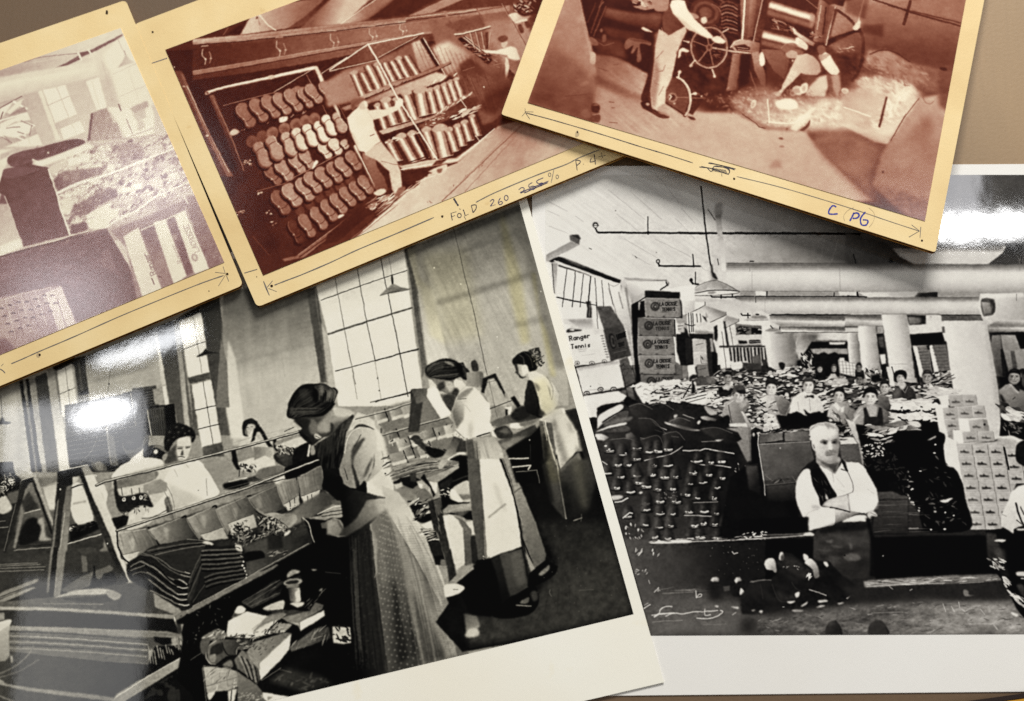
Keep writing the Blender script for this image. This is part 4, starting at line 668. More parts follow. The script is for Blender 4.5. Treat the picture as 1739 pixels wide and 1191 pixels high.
 ps(60,"200,340 240,330 270,350 230,370",.8);l(120,1.,"180,310 230,250 320,240",.5,1);l(95,1.4,"330,300 370,310 360,370",.7,1);l(10,1.4,"170,390 240,420 300,400",1,1);l(90,.9,"200,250 300,225",.6);l(90,.8,"190,280 330,250 380,290",.5,1);l(120,1.1,"160,350 190,450 235,505",.8,1)
 e(230,480,440,22,24,30,.5);ps(120,"430,410 480,380 560,390 590,450 560,440 480,400",.8)
 # woman in white facing us
 gr(196,226,"520,760 700,600","480,630 740,545 900,525 990,640 1060,760 1095,830 1080,860 640,1010 500,1060 340,1190 210,1190 220,1050 480,800",.5)
 ps(222,"640,580 760,545 900,530 985,640 1050,760 1090,830 1000,880 640,1000 560,760",.5)
 ps(150,"570,520 600,430 640,380 690,330 810,290 830,380 800,480 760,520 700,545 620,545",.6)
 ps(205,"680,400 700,320 800,295 820,380 800,450 770,510 700,520 690,470",1.)
 p(150,"690,392 750,395 740,412 690,408",.8,.8);p(140,"760,395 815,378 812,398 770,408",.8,.8);ps(70,"682,410 702,401 738,404 733,413 700,415",.6);ps(64,"768,398 808,390 803,401 776,408",.6);l(100,1.,"670,398 700,386 745,393",.6);l(100,.9,"765,391 815,380",.6)
 ps(70,"718,470 725,450 738,420 745,468 738,475",.5);l(60,1.2,"695,490 725,485 755,492",1,1);l(120,1.,"700,510 740,508",.7)
 ps(75,"560,540 590,450 640,400 680,370 670,440 690,520 650,540 600,548",1.4)
 ps(30,"560,400 570,270 610,190 690,160 760,180 830,215 862,270 850,330 825,345 815,290 740,300 670,330 620,400 600,440",.5)
 for x,y in ((610,250),(650,300),(700,250),(760,265),(800,240),(830,300),(680,200),(600,330),(740,210)): c.e(96,x,y,14,7,-30,.6,.8)
 for x,y in ((630,280),(720,280),(790,260),(660,230),(840,280)): c.e(12,x,y,16,7,30,.4)
 ps(150,"540,490 575,450 595,470 580,510 550,540",.6)
 l(110,.8,"660,610 690,680",.5);l(100,.9,"965,700 975,860",.7);e(60,888,812,5,4);l(130,.8,"770,560 800,600",.4)
 gr(190,150,"700,760 640,960","600,740 950,900 660,1010 620,980",4,.5)
 # sleeve / arm with cloth lower left
 ps(200,"230,1010 300,970 440,960 600,880 640,1000 420,1110 300,1190 200,1190",.6)
 ps(214,"360,1060 440,990 560,860 600,900 610,1000 480,1060",.6);ps(120,"560,920 610,880 660,1080 630,1080",.8);ps(70,"590,960 610,1000 600,1050 585,1000",.6)
 l(60,1.,"540,780 600,900 650,1080",.6,1);l(110,1.,"580,760 640,880 670,1080",.7,1);l(90,2.,"350,1080 450,1070 590,1000",.7,1)
 # leather pieces on the upper bar
 ps(118,"100,720 470,625 485,690 380,740 130,800 105,780",.5);gr(110,150,"110,720 480,650","105,725 465,630 480,690 350,745 115,795",.6)
 p(196,"105,800 250,770 400,750 360,830 160,870 120,850",.5);p(150,"360,760 520,700 590,740 590,820 420,855 360,830",.6)
 ps(40,"75,705 100,705 110,800 150,870 330,840 400,850 440,930 450,975 380,960 310,965 200,1030 130,1010 90,900",.4)
 for x in (150,243,322): l(60,1.1,[(x,790),(x + 8,860)])
 for x,y in ((172,900),(266,885),(338,880)): e(225,x,y,18,20,10);e(50,x - 2,y - 4,6,9)
 for x,y in ((398,850),(398,890),(300,1000),(395,985),(190,1045)): sp([(x - 25,y - 25),(x + 25,y - 25),(x + 25,y + 30),(x - 25,y + 30)],14,(3,8),(1,2),60,90,(20,220))
 # --- A-frame trestles left (frame I)
 z(0,740,5.672)
 gr(120,60,"350,600 300,1000","-60,420 560,400 1000,560 1000,1200 -60,1200",2)
 p(48,"-60,560 200,560 130,1000 -60,1150",2.);gr(190,210,"500,500 560,640","410,500 560,440 590,700 470,720",1.5)
 ps(215,"690,470 790,480 900,780 860,830 740,850 680,700 690,560",1.);p(150,"700,650 830,620 830,640 700,670",.8,.7)
 p(30,"-60,260 120,255 150,380 200,420 190,560 100,600 -60,480",1.);ps(190,"0,600 60,585 115,700 20,755 -40,700",.6);p(96,"60,560 190,520 180,640 100,660",1.2)
 sp("0,400 130,370 150,520 20,590",36,(4,14),(1,3),20,90,(150,235));sp("0,400 130,370 150,520 20,590",30,(4,12),(1,3),20,90,(5,40))
 p(24,"660,880 700,890 930,830 960,900 880,940 680,1020",1.2);ps(215,"660,900 700,865 715,875 690,920",.5);sp("700,860 930,830 950,880 700,940",30,(4,9),(2,3),0,40,(10,60))
 ps(28,"240,830 360,800 400,960 300,1040 180,1040",1.5);ps(160,"360,820 420,800 440,960 500,1000 380,1010 400,900",1.4)
 l(200,1.6,"235,750 385,710");l(190,1.4,"-20,890 80,880",.7);l(170,1.2,"-20,830 50,820",.7)
 l(200,1.8,"640,1045 975,950");p(58,"730,1060 990,980 1000,1030 740,1120",.5);p(84,"790,1150 920,1080 940,1200 800,1200",1.);p(130,"960,1100 1040,1060 1060,1200 960,1200",1.)
 l(150,1.6,"135,1105 550,1070",.9);l(40,1.6,"170,1075 500,1048")
 # back trestle
 p(40,"210,430 330,395 350,440 230,470",.4);l(200,1.3,"212,428 320,392 350,386")
 p(46,"205,440 290,420 210,640 60,1130 30,1130 130,680 165,640",.4);p(128,"245,510 290,500 150,1090 125,1075",.4);l(160,.9,"150,660 40,1110",.8)
 p(36,"300,420 330,420 520,960 490,940",.4);p(168,"318,405 352,392 520,840 510,880",.4);p(36,"200,640 280,540 380,700 240,740",2.,.7)
 # front trestle
 p(36,"560,345 850,275 880,340 800,400 780,380 720,405 690,480 560,490",.4);l(214,1.7,"580,338 765,298 845,280")
 p(40,"556,350 600,350 620,540 570,720 520,1200 480,1200 530,700",.4);p(120,"548,640 572,600 510,1200 482,1200",.4)
 p(48,"590,480 660,470 600,760 590,860 560,1200 530,1200 560,700",.4);gr(110,140,"650,500 600,1100","640,490 695,480 690,560 640,1200 560,1200 610,720",.4);l(196,1.,"625,740 590,1000 570,1190",.8)
 ps(190,"700,405 755,400 745,440 710,470",.4);e(230,580,518,8,10)
 gr(40,56,"800,400 1000,1000","765,380 810,370 905,620 1080,1000 1150,1200 1080,1200 960,900",.4)
 gr(216,196,"850,400 1100,1100","815,385 900,370 985,560 1180,1060 1230,1200 1140,1200 1060,960 880,560",.4);p(150,"780,305 850,278 898,372 818,388",.4);l(230,1.,"860,560 910,760",.0)
 e(235,917,388,12,11);e(20,917,390,4,4);e(230,1035,1040,7,9)
 l(40,2.6,"690,500 790,470");l(190,1.,"690,492 800,462");l(150,1.2,"395,500 560,455",.9)
 p(215,"930,480 1000,470 1040,560 1020,680 985,560",1.);p(30,"1075,795 1200,770 1240,780 1225,860 1120,905",.7)
 gr(190,120,"1140,950 1300,950","1130,925 1310,905 1420,860 1420,1110 1290,1150 1180,1170 1150,1100",.8);l(24,1.5,"1130,930 1140,1100 1180,1200");p(205,"1170,1150 1290,1120 1420,1080 1420,1200 1180,1200",.8)
 # --- bench front left (frame J)
 z(0,930,4.564)
 gr(66,58,"200,200 200,400","-200,80 360,60 600,100 980,270 1000,320 -200,470",1.2)
 gr(62,52,"500,100 500,300","470,30 850,30 980,270 800,300 430,390 480,200",1.2)
 for y,x in ((128,290),(140,310),(158,350),(182,340)): l(140,1.3,[(-10,y + 5),(x,y - 8)],.9)
 ps(142,"-10,360 265,250 270,280 -10,400",.6);ps(150,"-10,410 210,320 265,320 -10,440",.6);l(50,1.,"0,385 260,285");p(50,"0,445 260,330 300,340 100,420",1.2,.8)
 p(124,"395,0 415,0 378,350 358,350",.4);p(40,"415,0 450,0 415,385 380,380",.4);p(134,"455,0 515,0 470,370 415,385",.4);l(170,.9,"450,30 425,350",.6)
 p(74,"590,10 690,0 750,20 640,60",.6);p(110,"630,60 670,70 680,190 640,190",1.);p(58,"720,40 770,60 770,160 720,180",1.)
 gr(112,96,"850,140 600,320","850,135 885,165 690,300 540,360 470,330 620,230",.6)
 ps(22,"720,225 728,145 735,150 745,235 790,265 785,300 700,305",.4);ps(24,"805,205 880,195 900,260 850,290 800,270",.5);l(90,.9,"810,200 880,195",.7)
 p(44,"840,0 880,0 1000,265 980,275 900,150",.4);p(205,"880,0 925,10 1010,200 1020,240 1000,270",.4);l(30,1.5,"925,0 940,80 1000,125");e(30,997,190,6,7)
 gr(150,120,"900,50 1060,50","920,0 1050,0 1100,60 1000,100 950,80",1.);p(205,"950,70 1090,45 1050,85 990,115",.6)
 gr(100,70,"300,380 900,520","-200,440 420,385 560,345 840,300 1180,250 1200,460 1350,520 -200,480",1.)
 ps(176,"415,390 600,330 820,320 880,350 760,365 560,370",.5);ps(60,"480,395 700,385 900,365 860,420 620,420",.8);gr(176,150,"100,460 800,500","-200,455 350,462 900,495 1340,528 1350,550 900,520 400,490 -200,482",.5)
 l(150,1.6,"340,435 800,440",.7,0,.5);ps(150,"820,340 880,335 940,370 900,410 840,385",.8)
 gr(62,26,"200,560 1250,560","-200,484 400,492 900,522 1345,555 1400,680 1290,650 500,620 -200,600",.5)
 gr(158,120,"100,630 1300,680","60,612 600,630 1100,645 1420,672 1390,690 1000,690 300,660",.5)
 gr(112,84,"100,700 1300,720","60,640 400,650 1000,690 1350,700 1330,760 1150,800 1150,900 800,880 60,800",.6)
 for i,y in enumerate((655,690,712,735,760,785)): l((60,168,66,160,60,150)[i],2.2,[(80,y - 4),(500,y + 14),(1150 - i * 4,y + 62)],.75,1,.4)
 p(24,"1190,690 1330,700 1340,740 1270,760 1200,730",.6);ps(150,"1330,705 1365,715 1360,765 1335,745",.4);ps(130,"1365,690 1400,680 1420,720 1400,770 1370,740",.6)
 p(18,"1150,900 1200,770 1330,760 1460,760 1450,830 1170,985 1000,1060",.7)
 for i in range(13):
  x=1150 + i * 22;y0=770 + (i % 3) * 18;l(c.r.uniform(130,190),2.2,[(x,y0 - i * 2),(x + 18,y0 + 125 - i * 13)],.9,0,.3,1.)
 sp("1380,690 1460,720 1440,830 1370,810",16,(5,14),(1.5,3),75,25,(90,180))
 gr(74,40,"400,900 1100,1000","-200,780 60,800 800,880 1150,905 1180,960 900,1140 860,1200 -200,1200",1.)
 gr(190,150,"0,600 60,850","-200,600 50,600 90,560 70,640 75,840 40,880 -200,900",.6);ps(208,"-40,600 0,575 85,558 82,585 0,650 -40,650",.5);p(150,"-20,510 35,505 35,560 -20,570",.8);ps(160,"80,835 100,850 100,890 85,890",.5)
 l(130,3.,"-10,980 120,920 220,830 260,760",.7,1,1.2);l(120,2.6,"-10,1010 150,960 300,870",.6,1,1.);gr(150,126,"0,1020 800,1150","-20,1010 60,1060 300,1095 600,1125 880,1160 880,1195 500,1150 200,1110 -20,1060",.8);l(130,3.,"-10,1150 100,1190",.8,0,1)
 gr(140,158,"900,1150 1450,850","870,1190 1000,1085 1170,985 1440,830 1465,845 1460,880 1390,930 1200,1050 960,1200",.5);l(205,1.1,"900,1160 1170,985 1440,832");l(80,1.,"1000,1180 1390,930",.7)
 p(20,"960,1200 1200,1050 1390,930 1500,870 1560,1000 1506,1400 900,1400",.6);nz("1200,1060 1380,960 1400,1190 1100,1190",26,12,10,0,1,thr=.1);ps(48,"1300,1130 1340,1080 1370,1190 1310,1190",1.)
 p(60,"1365,560 1400,570 1410,665 1375,670",.5);p(118,"1350,530 1420,495 1445,520 1370,570",.4);l(190,1.,"1350,545 1360,565")
 p(14,"1445,520 1600,400 1800,430 1800,1200 1500,1200 1460,830 1405,665",.6);sp("1420,500 1550,480 1550,900 1470,820",14,(3,7),(1,2),20,60,(90,180),.7)
 # --- folded leather stack (frame K)
 z(200,860,5.954)
 z(0,600,1.524)
 p(46,"303,470 420,440 600,385 830,300 850,380 800,480 640,600 500,560 330,560",1.2);nz("303,470 830,300 850,380 640,600 330,560",16,9,6,-15,2)
 p(62,"600,495 800,470 812,490 650,600 620,520",1.);p(20,"640,513 682,511 686,530 644,536",.5);l(150,1.2,"700,524 740,518",.8);gr(96,70,"640,560 800,490","636,585 806,486 812,494 650,604",.5)
 for q,ax,g1,g2,fl in (("303,464 383,452 413,500 375,515 330,540 315,515","310,480 400,490",178,84,"316,522 362,512 346,541 326,546"),("383,456 470,425 483,428 513,480 470,486 440,496 418,500 404,482","390,460 500,460",160,62,None),("481,426 550,398 561,402 588,456 540,463 516,482","490,430 575,440",156,92,"519,470 577,450 592,480 530,486"),("557,402 640,370 651,378 684,430 640,430 600,446 590,470","570,410 670,410",150,60,"590,441 656,416 666,450 600,472"),("641,373 720,340 742,396 700,420 672,412","650,380 730,380",128,74,None),("715,337 766,320 777,375 736,396","720,350 770,340",156,110,"735,391 773,368 776,392 745,409"),("768,319 833,290 839,350 815,360 780,373","770,340 835,320",140,92,"778,371 829,352 826,373 790,393")):
  gr(g1,g2,ax,q,.4);Q=P_(q)
  if fl: gr(206,170,ax,fl,.4);F=P_(fl);l(40,.9,[F[0],F[1]],.7)
  l(12,2.6,[Q[1] + (1,0),(Q[1] + Q[2]) / 2 + (3,-5),Q[2] + (0,2)],1,1,.2);l(205,.9,[Q[0] + (1,3),(Q[0] + Q[-1]) / 2 + (-2,2),Q[-1]],.55,1);l(min(g1 + 45,225),1.3,[Q[0] + (4,2),Q[1] + (-6,3)],.6,0,.5);m=Q.mean(0);u=c.r.uniform(-8,8);ps(g1 + 30,[m + (-26 + u,-12),m + (-12 + u,-18),m + (-14 + u,16)],1.6,.5);c.comb([Q[0],Q[-1]],[Q[1] + (-4,2),Q[2] + (-4,0)],14,1.6,(g2 * .5,g1 + 20),.3,1.5,1.)
 l(24,2.4,"303,464 306,500 318,528 336,545",1,1)
 for x,y in ((750,392),(762,384),(795,378),(806,374)): l(30,1.,[(x,y - 8),(x + 2,y + 6)]);e(205,x + 2,y + 10,3,4);e(24,x + 2,y + 10,1.2,1.6)
 sp("590,450 640,430 660,470 600,490",44,(3,9),(1.4,3),60,80,(6,170));sp("660,420 760,410 760,470 690,470",50,(3,9),(1.4,3),30,80,(8,200));sp("560,486 760,450 800,460 640,500",30,(3,8),(1,2.4),-12,40,(10,120))
 z(200,860,5.954)
 # stack body
 ps(34,"100,580 240,490 350,410 640,350 880,340 980,400 1230,400 1300,520 1310,720 730,1040 600,1020 340,860 120,740",.5)
 gr(60,44,"300,450 900,420","260,470 360,415 700,340 900,360 860,470 740,660 600,640 430,510",1.)
 for g,w,q in ((96,2.,"300,450 600,395 860,365"),(104,2.,"380,490 650,430 880,395"),(20,1.6,"340,470 620,410 880,380")): l(g,w,q,.9,1)
 p(46,"400,500 850,470 740,670 600,650",2.)
 for g,w,q in ((112,2.2,"130,610 240,555 330,580 440,680 560,740 640,745 700,790"),(90,1.8,"240,490 370,520 480,610 620,690 740,720"),(104,2.,"260,475 420,530 560,635 720,680"),(130,2.4,"230,560 360,620 500,730 600,815 720,825"),(112,2.2,"130,650 290,590"),(122,2.6,"300,670 420,750 560,860 620,890 715,885"),(100,2.,"150,690 230,665 330,680"),(120,2.4,"310,740 440,840 600,930 700,945"),(124,2.4,"330,850 480,920 640,1000 720,995"),(16,2.4,"250,540 400,620 520,740 620,790"),(16,3.,"280,600 400,700 560,800 700,860"),(16,3.,"290,710 440,800 580,900 700,915"),(16,3.,"330,800 460,880 600,965 700,970")): l(g,w,q,.9,1)
 ps(14,"570,740 620,750 690,800 720,820 640,810 590,780",.4);l(190,1.1,"620,740 690,780 700,795",.9,1);l(205,1.2,"600,815 660,830 715,822",.9,1);l(205,1.2,"600,885 660,895 715,885",.9,1);l(205,1.2,"560,910 640,950 700,940",.8,1);l(205,1.4,"620,990 690,1005 720,995",.9,1);l(190,1.2,"680,665 730,680");l(190,1.2,"640,690 745,720",.7)
 p(50,"850,480 850,600 800,800 730,1000 700,960 720,780 760,650",1.);l(86,2.,"850,480 760,660 720,780",.8,1,.6);l(84,2.,"850,600 780,760 710,930",.8,1,.6);l(20,2.,"850,560 770,720 730,860",.8,1,.6);l(20,2.,"880,780 800,920 760,1000",.8,1,.6);l(80,1.6,"880,790 820,880 760,970",.8,1,.4)
 for i in range(8):
  y=450 + i * 46;x=855 + (i > 4) * 25 + max(i - 4,0) * 5;ye=435 + i * 41
  l(98 - i * 4,3.,[(x,y + 40 * (i > 4)),(1000,y - 8 + i * 1.5),(1240 + i * 8,ye)],.95,1,.5);l(14,3.,[(x,y + 22 + 38 * (i > 4)),(1000,y + 14 + i * 1.5),(1240 + i * 8,ye + 22)],1,1,.5)
 ps(150,"1200,430 1240,400 1260,440 1245,465 1215,440",.4);l(205,1.5,"1190,400 1240,410 1255,450",.9,1)
 for i,(x,y) in enumerate(((1285,520),(1272,560),(1262,600),(1278,625),(1290,655),(1305,690),(1300,725))): e(235,x,y,9,11)
 l(180,1.2,"1240,500 1280,520",.8);l(150,1.1,"700,335 850,345 970,380",.9,1);ps(196,"855,370 900,350 960,375 950,395",.4)
 # bench edge
 gr(128,100,"750,1030 1429,650","735,1060 760,1010 1310,720 1429,650 1429,690 1100,870 740,1070",.4);l(160,1.,"760,1012 1310,722 1429,652");sp("800,1000 980,900 1000,940 820,1030",14,(4,8),(1,1.6),75,15,(60,110))
 p(120,"570,1115 660,1060 720,1070 600,1150",.5);l(200,1.4,"570,1120 580,1160")
 p(13,"600,1150 740,1070 1429,690 1429,820 1260,1000 1120,1190 600,1190",.7);sp("620,1100 1100,900 1200,960 800,1190",26,(3,8),(1,2.5),20,60,(40,110),.7)
 # --- arms,hands and tools (frame L)
 z(400,780,5.954)
 l(170,1.4,"715,45 860,5");p(18,"500,100 860,20 870,60 610,180 560,190 500,190",1.)
 p(14,"870,0 1050,0 1040,200 1100,280 1240,300 1429,420 1429,300 1300,200 1100,1300 760,830 700,600 860,640 900,560 1090,480 1000,350 880,300 900,160",1.)
 # sewing arm
 gr(54,120,"1040,360 620,560","1040,360 880,330 700,430 560,540 410,560 390,600 480,660 530,700 700,620 900,520 1000,440",1.2,.95)
 ps(158,"280,560 400,540 520,580 600,560 620,620 530,695 460,640 390,590",.7);ps(130,"400,560 560,560 540,680 470,640",1.4,.6);l(60,1.2,"400,600 470,640 530,690",.8,1);l(190,1.2,"280,560 390,545 480,565",.6,1);ps(150,"210,490 290,550 350,580 300,590 230,530",.6);l(24,1.6,"210,530 300,580 390,600",.9,1)
 sp("250,600 420,590 520,720 420,760 280,780",70,(4,12),(2,4),30,90,(8,190));ps(205,"490,760 540,715 555,735 500,790",.3);e(14,480,772,10,16,30);sp("100,760 420,720 300,800 80,880",40,(4,12),(2,3),-20,50,(10,170));sp("0,660 80,650 90,820 0,880",34,(5,12),(2,4),60,70,(6,150))
 ps(196,"0,870 50,870 60,920 20,930",.5);l(14,1.4,"10,890 45,905",.8)
 gr(78,40,"300,800 700,850","70,900 330,790 760,750 800,830 500,960 270,960 130,940",1.2);p(30,"320,790 470,760 480,900 330,920",2.,.7);ps(20,"100,950 260,930 280,1000 100,1030",.7);gr(76,54,"150,1030 400,980","110,1040 300,1000 520,960 140,1180 100,1150",1.);sp("330,950 520,930 520,965 340,985",16,(5,12),(1.5,2.5),-8,20,(20,180))
 gr(120,90,"150,1180 740,860","130,1190 735,852 752,862 215,1184",.4);l(150,.9,"150,1175 740,852")
 p(60,"560,760 700,640 720,760 600,800",1.5,.8);ps(150,"740,600 890,560 1090,470 1095,580 960,600 860,630",.8);l(30,1.4,"830,560 1090,510",.8);l(220,1.6,"830,555 1000,480 1090,475",.8,1);l(40,1.4,"870,580 1090,550",.8);p(90,"960,430 1080,370 1090,460 1000,460",1.)
 p(12,"700,600 930,620 950,800 840,880 780,820",.8);l(170,2.,"680,595 740,650 770,770 810,870",1,1,0,1.4);l(100,1.6,"810,860 910,920");l(60,2.,"670,600 690,660 740,680",.8,1)
 # second hand
 gr(150,60,"960,680 1400,520","940,650 990,600 1060,620 1120,700 1250,600 1330,420 1429,420 1429,600 1330,690 1150,780 1040,790 960,760",1.)
 ps(158,"940,650 990,600 1060,620 1090,690 1060,780 960,750",1.);ps(30,"1060,660 1100,720 1080,740",1.4,.8);p(96,"860,650 940,620 940,700 870,700",.8);gr(40,96,"1100,600 1400,500","1090,480 1330,420 1429,420 1429,560 1200,720 1100,700",2.,.6)
 # --- under the bench (frame M)
 z(320,960,5.155)
 z();p(13,"440,972 531,922 620,912 620,962 470,966",.6);z(320,960,5.155)
 p(13,"-20,440 770,0 1500,-20 1500,1100 600,1200 100,1200 -100,1000",1.)
 gr(128,112,"0,400 770,0","-20,410 20,380 500,140 770,-10 790,0 700,60 0,430",.4)
 gr(70,40,"480,330 800,150","460,330 760,130 840,140 800,260 560,380",.7)
 for a,b in (("470,320","800,130"),("540,360","800,240"),("510,345","760,190")): l(104,1.4,a + ' ' + b,.7)
 nz("460,330 760,130 840,140 800,260 560,380",26,20,4,-30,.5)
 sp("-20,450 400,250 420,420 100,620 -20,800",20,(3,8),(1,2.4),60,70,(50,140),.8);l(150,.9,"20,830 110,770",.7,0,.4)
 ps(150,"865,80 900,45 950,40 980,60 920,85 870,115",.5);p(34,"850,120 980,90 1000,140 900,150",.6)
 e(150,915,150,85,32,-8,.4);e(40,910,150,60,18,-8,.3);e(120,915,185,62,20,-8,.4);gr(60,190,"880,250 970,250","870,200 975,195 985,320 940,335 890,320",.5);p(205,"930,240 970,210 985,310 945,330",.6)
 ps(190,"655,375 830,305 825,390 740,410 690,400",.4);p(30,"690,400 830,390 900,410 720,440",.6);ps(200,"890,335 1000,325 1005,350 950,370",.5)
 p(62,"700,400 900,390 1060,410 880,470 810,460",.8);gr(130,84,"1000,480 1180,350","810,460 900,440 1060,400 1110,325 1185,350 1170,390 970,500 870,500",.6);p(222,"970,500 1185,395 1192,445 980,580",.4);p(168,"870,495 970,500 980,580 960,530",.5);sp("1010,330 1180,200 1180,240 1060,380",14,(6,16),(1,2),-40,20,(40,130))
 ps(222,"410,400 440,355 500,380 480,420 400,440",.4);p(84,"370,460 400,420 480,430 400,470",.6)
 gr(224,208,"400,500 700,560","345,490 510,405 700,445 820,425 860,430 800,470 720,540 730,600 560,640 330,630",.4);ps(120,"640,500 720,430 850,420 800,470 690,510 560,590",1.,.8);l(150,1.6,"700,445 640,500 560,560",.6,1,1.)
 ps(120,"110,640 250,560 330,600 320,640 200,660",.7);sp("110,640 250,560 330,600 320,640 200,660",20,(4,10),(1.5,3),-30,60,(40,190))
 sp("330,630 560,660 740,590 900,520 780,510 720,560",40,(5,14),(2,3),-20,40,(20,190));ps(150,"760,520 890,510 900,530 830,590 740,590",.6);sp("740,510 900,510 860,590 740,600",14,(5,10),(1.5,3),-20,50,(40,200))
 gr(140,110,"600,700 850,640","550,680 840,590 905,595 880,640 620,860 510,760",.6);sp("560,690 840,600 870,640 620,800",20,(3,8),(1,2),-30,20,(70,110));p(222,"620,860 900,600 880,740 800,840 630,1010 610,920",.4)
 gr(110,60,"200,700 420,760","160,720 230,650 430,650 520,640 580,710 440,740 410,790 330,800 240,870 170,850",.6);l(170,2.,"240,660 165,720 155,800 190,860 240,870",.9,1,.4);l(150,1.6,"420,780 440,720 560,720",.9,1,.4);ps(40,"200,720 280,680 300,760 200,800",1.,.9);ps(140,"190,790 240,780 230,850 190,840",.8);l(30,2.,"290,680 340,780 420,790",.9,1,.5);sp("420,640 580,690 560,740 440,740",22,(5,12),(2,3),40,60,(40,180));ps(90,"110,660 190,650 150,780 110,760",.8)
 ps(30,"240,870 410,800 430,900 300,880",.6);ps(120,"300,870 370,830 390,890 330,900",.6);gr(120,84,"420,800 620,1000","400,830 470,740 500,760 610,900 630,1000 600,1050 540,980 430,910",.6)
 for i in range(6): l(40 if i % 2 else 150,2.,[(440 + i * 25,790 + i * 12),(480 + i * 22,880 + i * 8),(520 + i * 18,980 + i * 10)],.85,1,.5)
 p(150,"500,750 620,850 625,920 560,860",.6)
 gr(180,150,"200,900 400,1080","130,880 330,900 430,930 450,1060 340,1100 160,1120",.6);sp("140,900 430,930 440,1060 170,1110",22,(8,24),(1,2.6),-40,50,(110,220));l(110,1.2,"160,1060 430,980",.7);l(60,1.2,"130,890 300,880 430,920",.8,1);l(120,1.4,"125,900 155,1190",.9);p(200,"345,1100 430,1080 400,1200 350,1200",.6);l(30,1.4,"380,1100 370,1190");ps(200,"165,1120 230,1110 215,1150 180,1180",.5)
 gr(130,96,"450,950 620,1150","430,930 600,1050 700,1160 660,1200 430,1200",.6);sp("430,1090 660,1140 640,1195 430,1195",50,(3,6),(1,2),-10,20,(140,190),.8)
 p(222,"650,1110 890,1150 880,1170 690,1200 650,1160",.5);p(150,"690,1150 740,1155 690,1190",.6)
 gr(24,14,"700,900 1000,1100","610,1040 880,790 1230,690 1500,700 1500,1020 1280,1060 890,1150 650,1110",1.);gr(66,40,"800,900 1200,1050","700,1010 860,900 1000,940 1130,960 1280,1040 1000,1120",5,.9);sp("720,1000 1000,930 1250,1020 1000,1100",40,(5,18),(1.5,4),-10,50,(30,110),.7,f=.6);l(170,1.,"640,1010 810,900",.7);l(130,1.2,"800,915 900,940",.6,0,.6)
 gr(96,52,"1000,640 1230,640","880,720 1110,550 1230,545 1250,640 1100,690 900,760",.8);sp("900,700 1110,560 1230,550 1240,640 950,740",22,(6,20),(1.5,3.5),-35,30,(50,150),.8);p(190,"1260,540 1420,545 1430,680 1350,690 1270,680",.5);sp("1260,540 1420,545 1430,680 1280,680",14,(6,16),(2,5),60,40,(20,60));e(130,1160,215,8,20,60,.5);l(110,.8,"1200,60 1330,75",.7);e(190,1100,40,24,5,5,.5)
 # ------- main woman: hair,face,dress (frame F)
 z(380,630,5.414)
 # small woman behind bars
 ps(196,"140,680 200,610 280,600 420,690 450,720 460,900 300,930 140,900",.8);ps(36,"176,585 172,490 205,450 268,442 318,485 330,520 300,560 220,600",.6);ps(186,"205,520 235,488 285,495 292,545 270,590 225,600 208,570",.8);l(90,1.,"205,525 225,520",.8);l(90,1.,"250,515 270,515",.8);p(120,"190,530 215,560 215,600 195,580",1.)
 p(30,"245,660 280,530 340,515 450,700 420,720 330,560 300,560 280,640",.4);p(220,"230,600 265,530 260,620 240,650",.4)
 l(150,.8,"0,690 300,600 640,520",.6);l(130,.8,"0,840 200,780 420,720",.5)
 ps(140,"105,720 230,680 270,740 280,820 140,850 115,800",.6);ps(206,"140,840 380,780 470,850 450,890 310,910 150,880",.5);p(24,"70,740 110,725 130,850 160,910 120,910 80,830",.4);gr(120,180,"300,700 450,760","270,700 440,700 460,820 380,780 280,820",1.);sp("150,860 300,860 290,930 170,940",30,(4,10),(2,3),70,50,(8,190));l(40,1.2,"145,920 140,970");l(220,2.6,"50,1020 210,985");ps(60,"210,990 460,930 460,1000 240,1020",1.)
 ps(20,"0,1040 200,1000 220,1060 40,1090",1.2);ps(110,"330,910 470,870 550,890 550,960 460,1010 300,980",1.)
 l(40,1.2,"560,560 640,520",.8)
 p(26,"450,620 480,620 490,720 520,740 480,740 455,700",.4);ps(140,"480,650 700,580 740,620 660,700 500,700",.7);ps(200,"490,690 700,610 760,650 720,700 520,720",.6);ps(46,"470,760 640,720 780,660 770,760 650,880 560,880 480,830",1.);gr(80,40,"500,780 650,880","480,770 640,730 650,860 560,870",1.2);sp("500,690 650,700 640,770 510,770",40,(4,9),(1.6,3),70,50,(6,210));ps(24,"650,740 780,660 880,760 880,820 760,860 640,890",1.)
 p(225,"785,670 800,680 785,790 765,790",.5);ps(150,"800,690 840,690 840,760 800,770",.8)
 p(14,"560,890 860,780 900,860 660,980 560,1000",.8);l(196,1.6,"760,855 890,815")
 p(214,"450,1010 560,960 570,1000 460,1050",.6);l(90,1.2,"0,1090 250,1020 640,900",.9);l(170,1.2,"0,1130 300,1020 660,895",.6)
 gr(120,90,"250,1050 480,1010","0,1150 120,1100 270,1050 450,1010 480,1050 200,1150",1.4);l(60,1.4,"270,1080 350,1060 390,1030",.7,1,.5);l(34,1.6,"0,1145 300,1050 700,970",.8)
 z()
 for q in ("164,824 178,817 268,796 420,757 516,731","198,901 268,878 420,828 498,797 546,779"): Q=P_(q);l(24,4.4,Q + (0,.6),.9);l(196,2.1,Q);l(120,.8,Q + (0,1.2),.7)
 z(380,630,5.414)
 # face
 gr(96,44,"960,420 760,560","650,440 900,400 1010,330 1100,340 1200,400 1190,440 1100,520 990,600 920,610 830,680 780,640 700,560 720,530 680,480",1.)
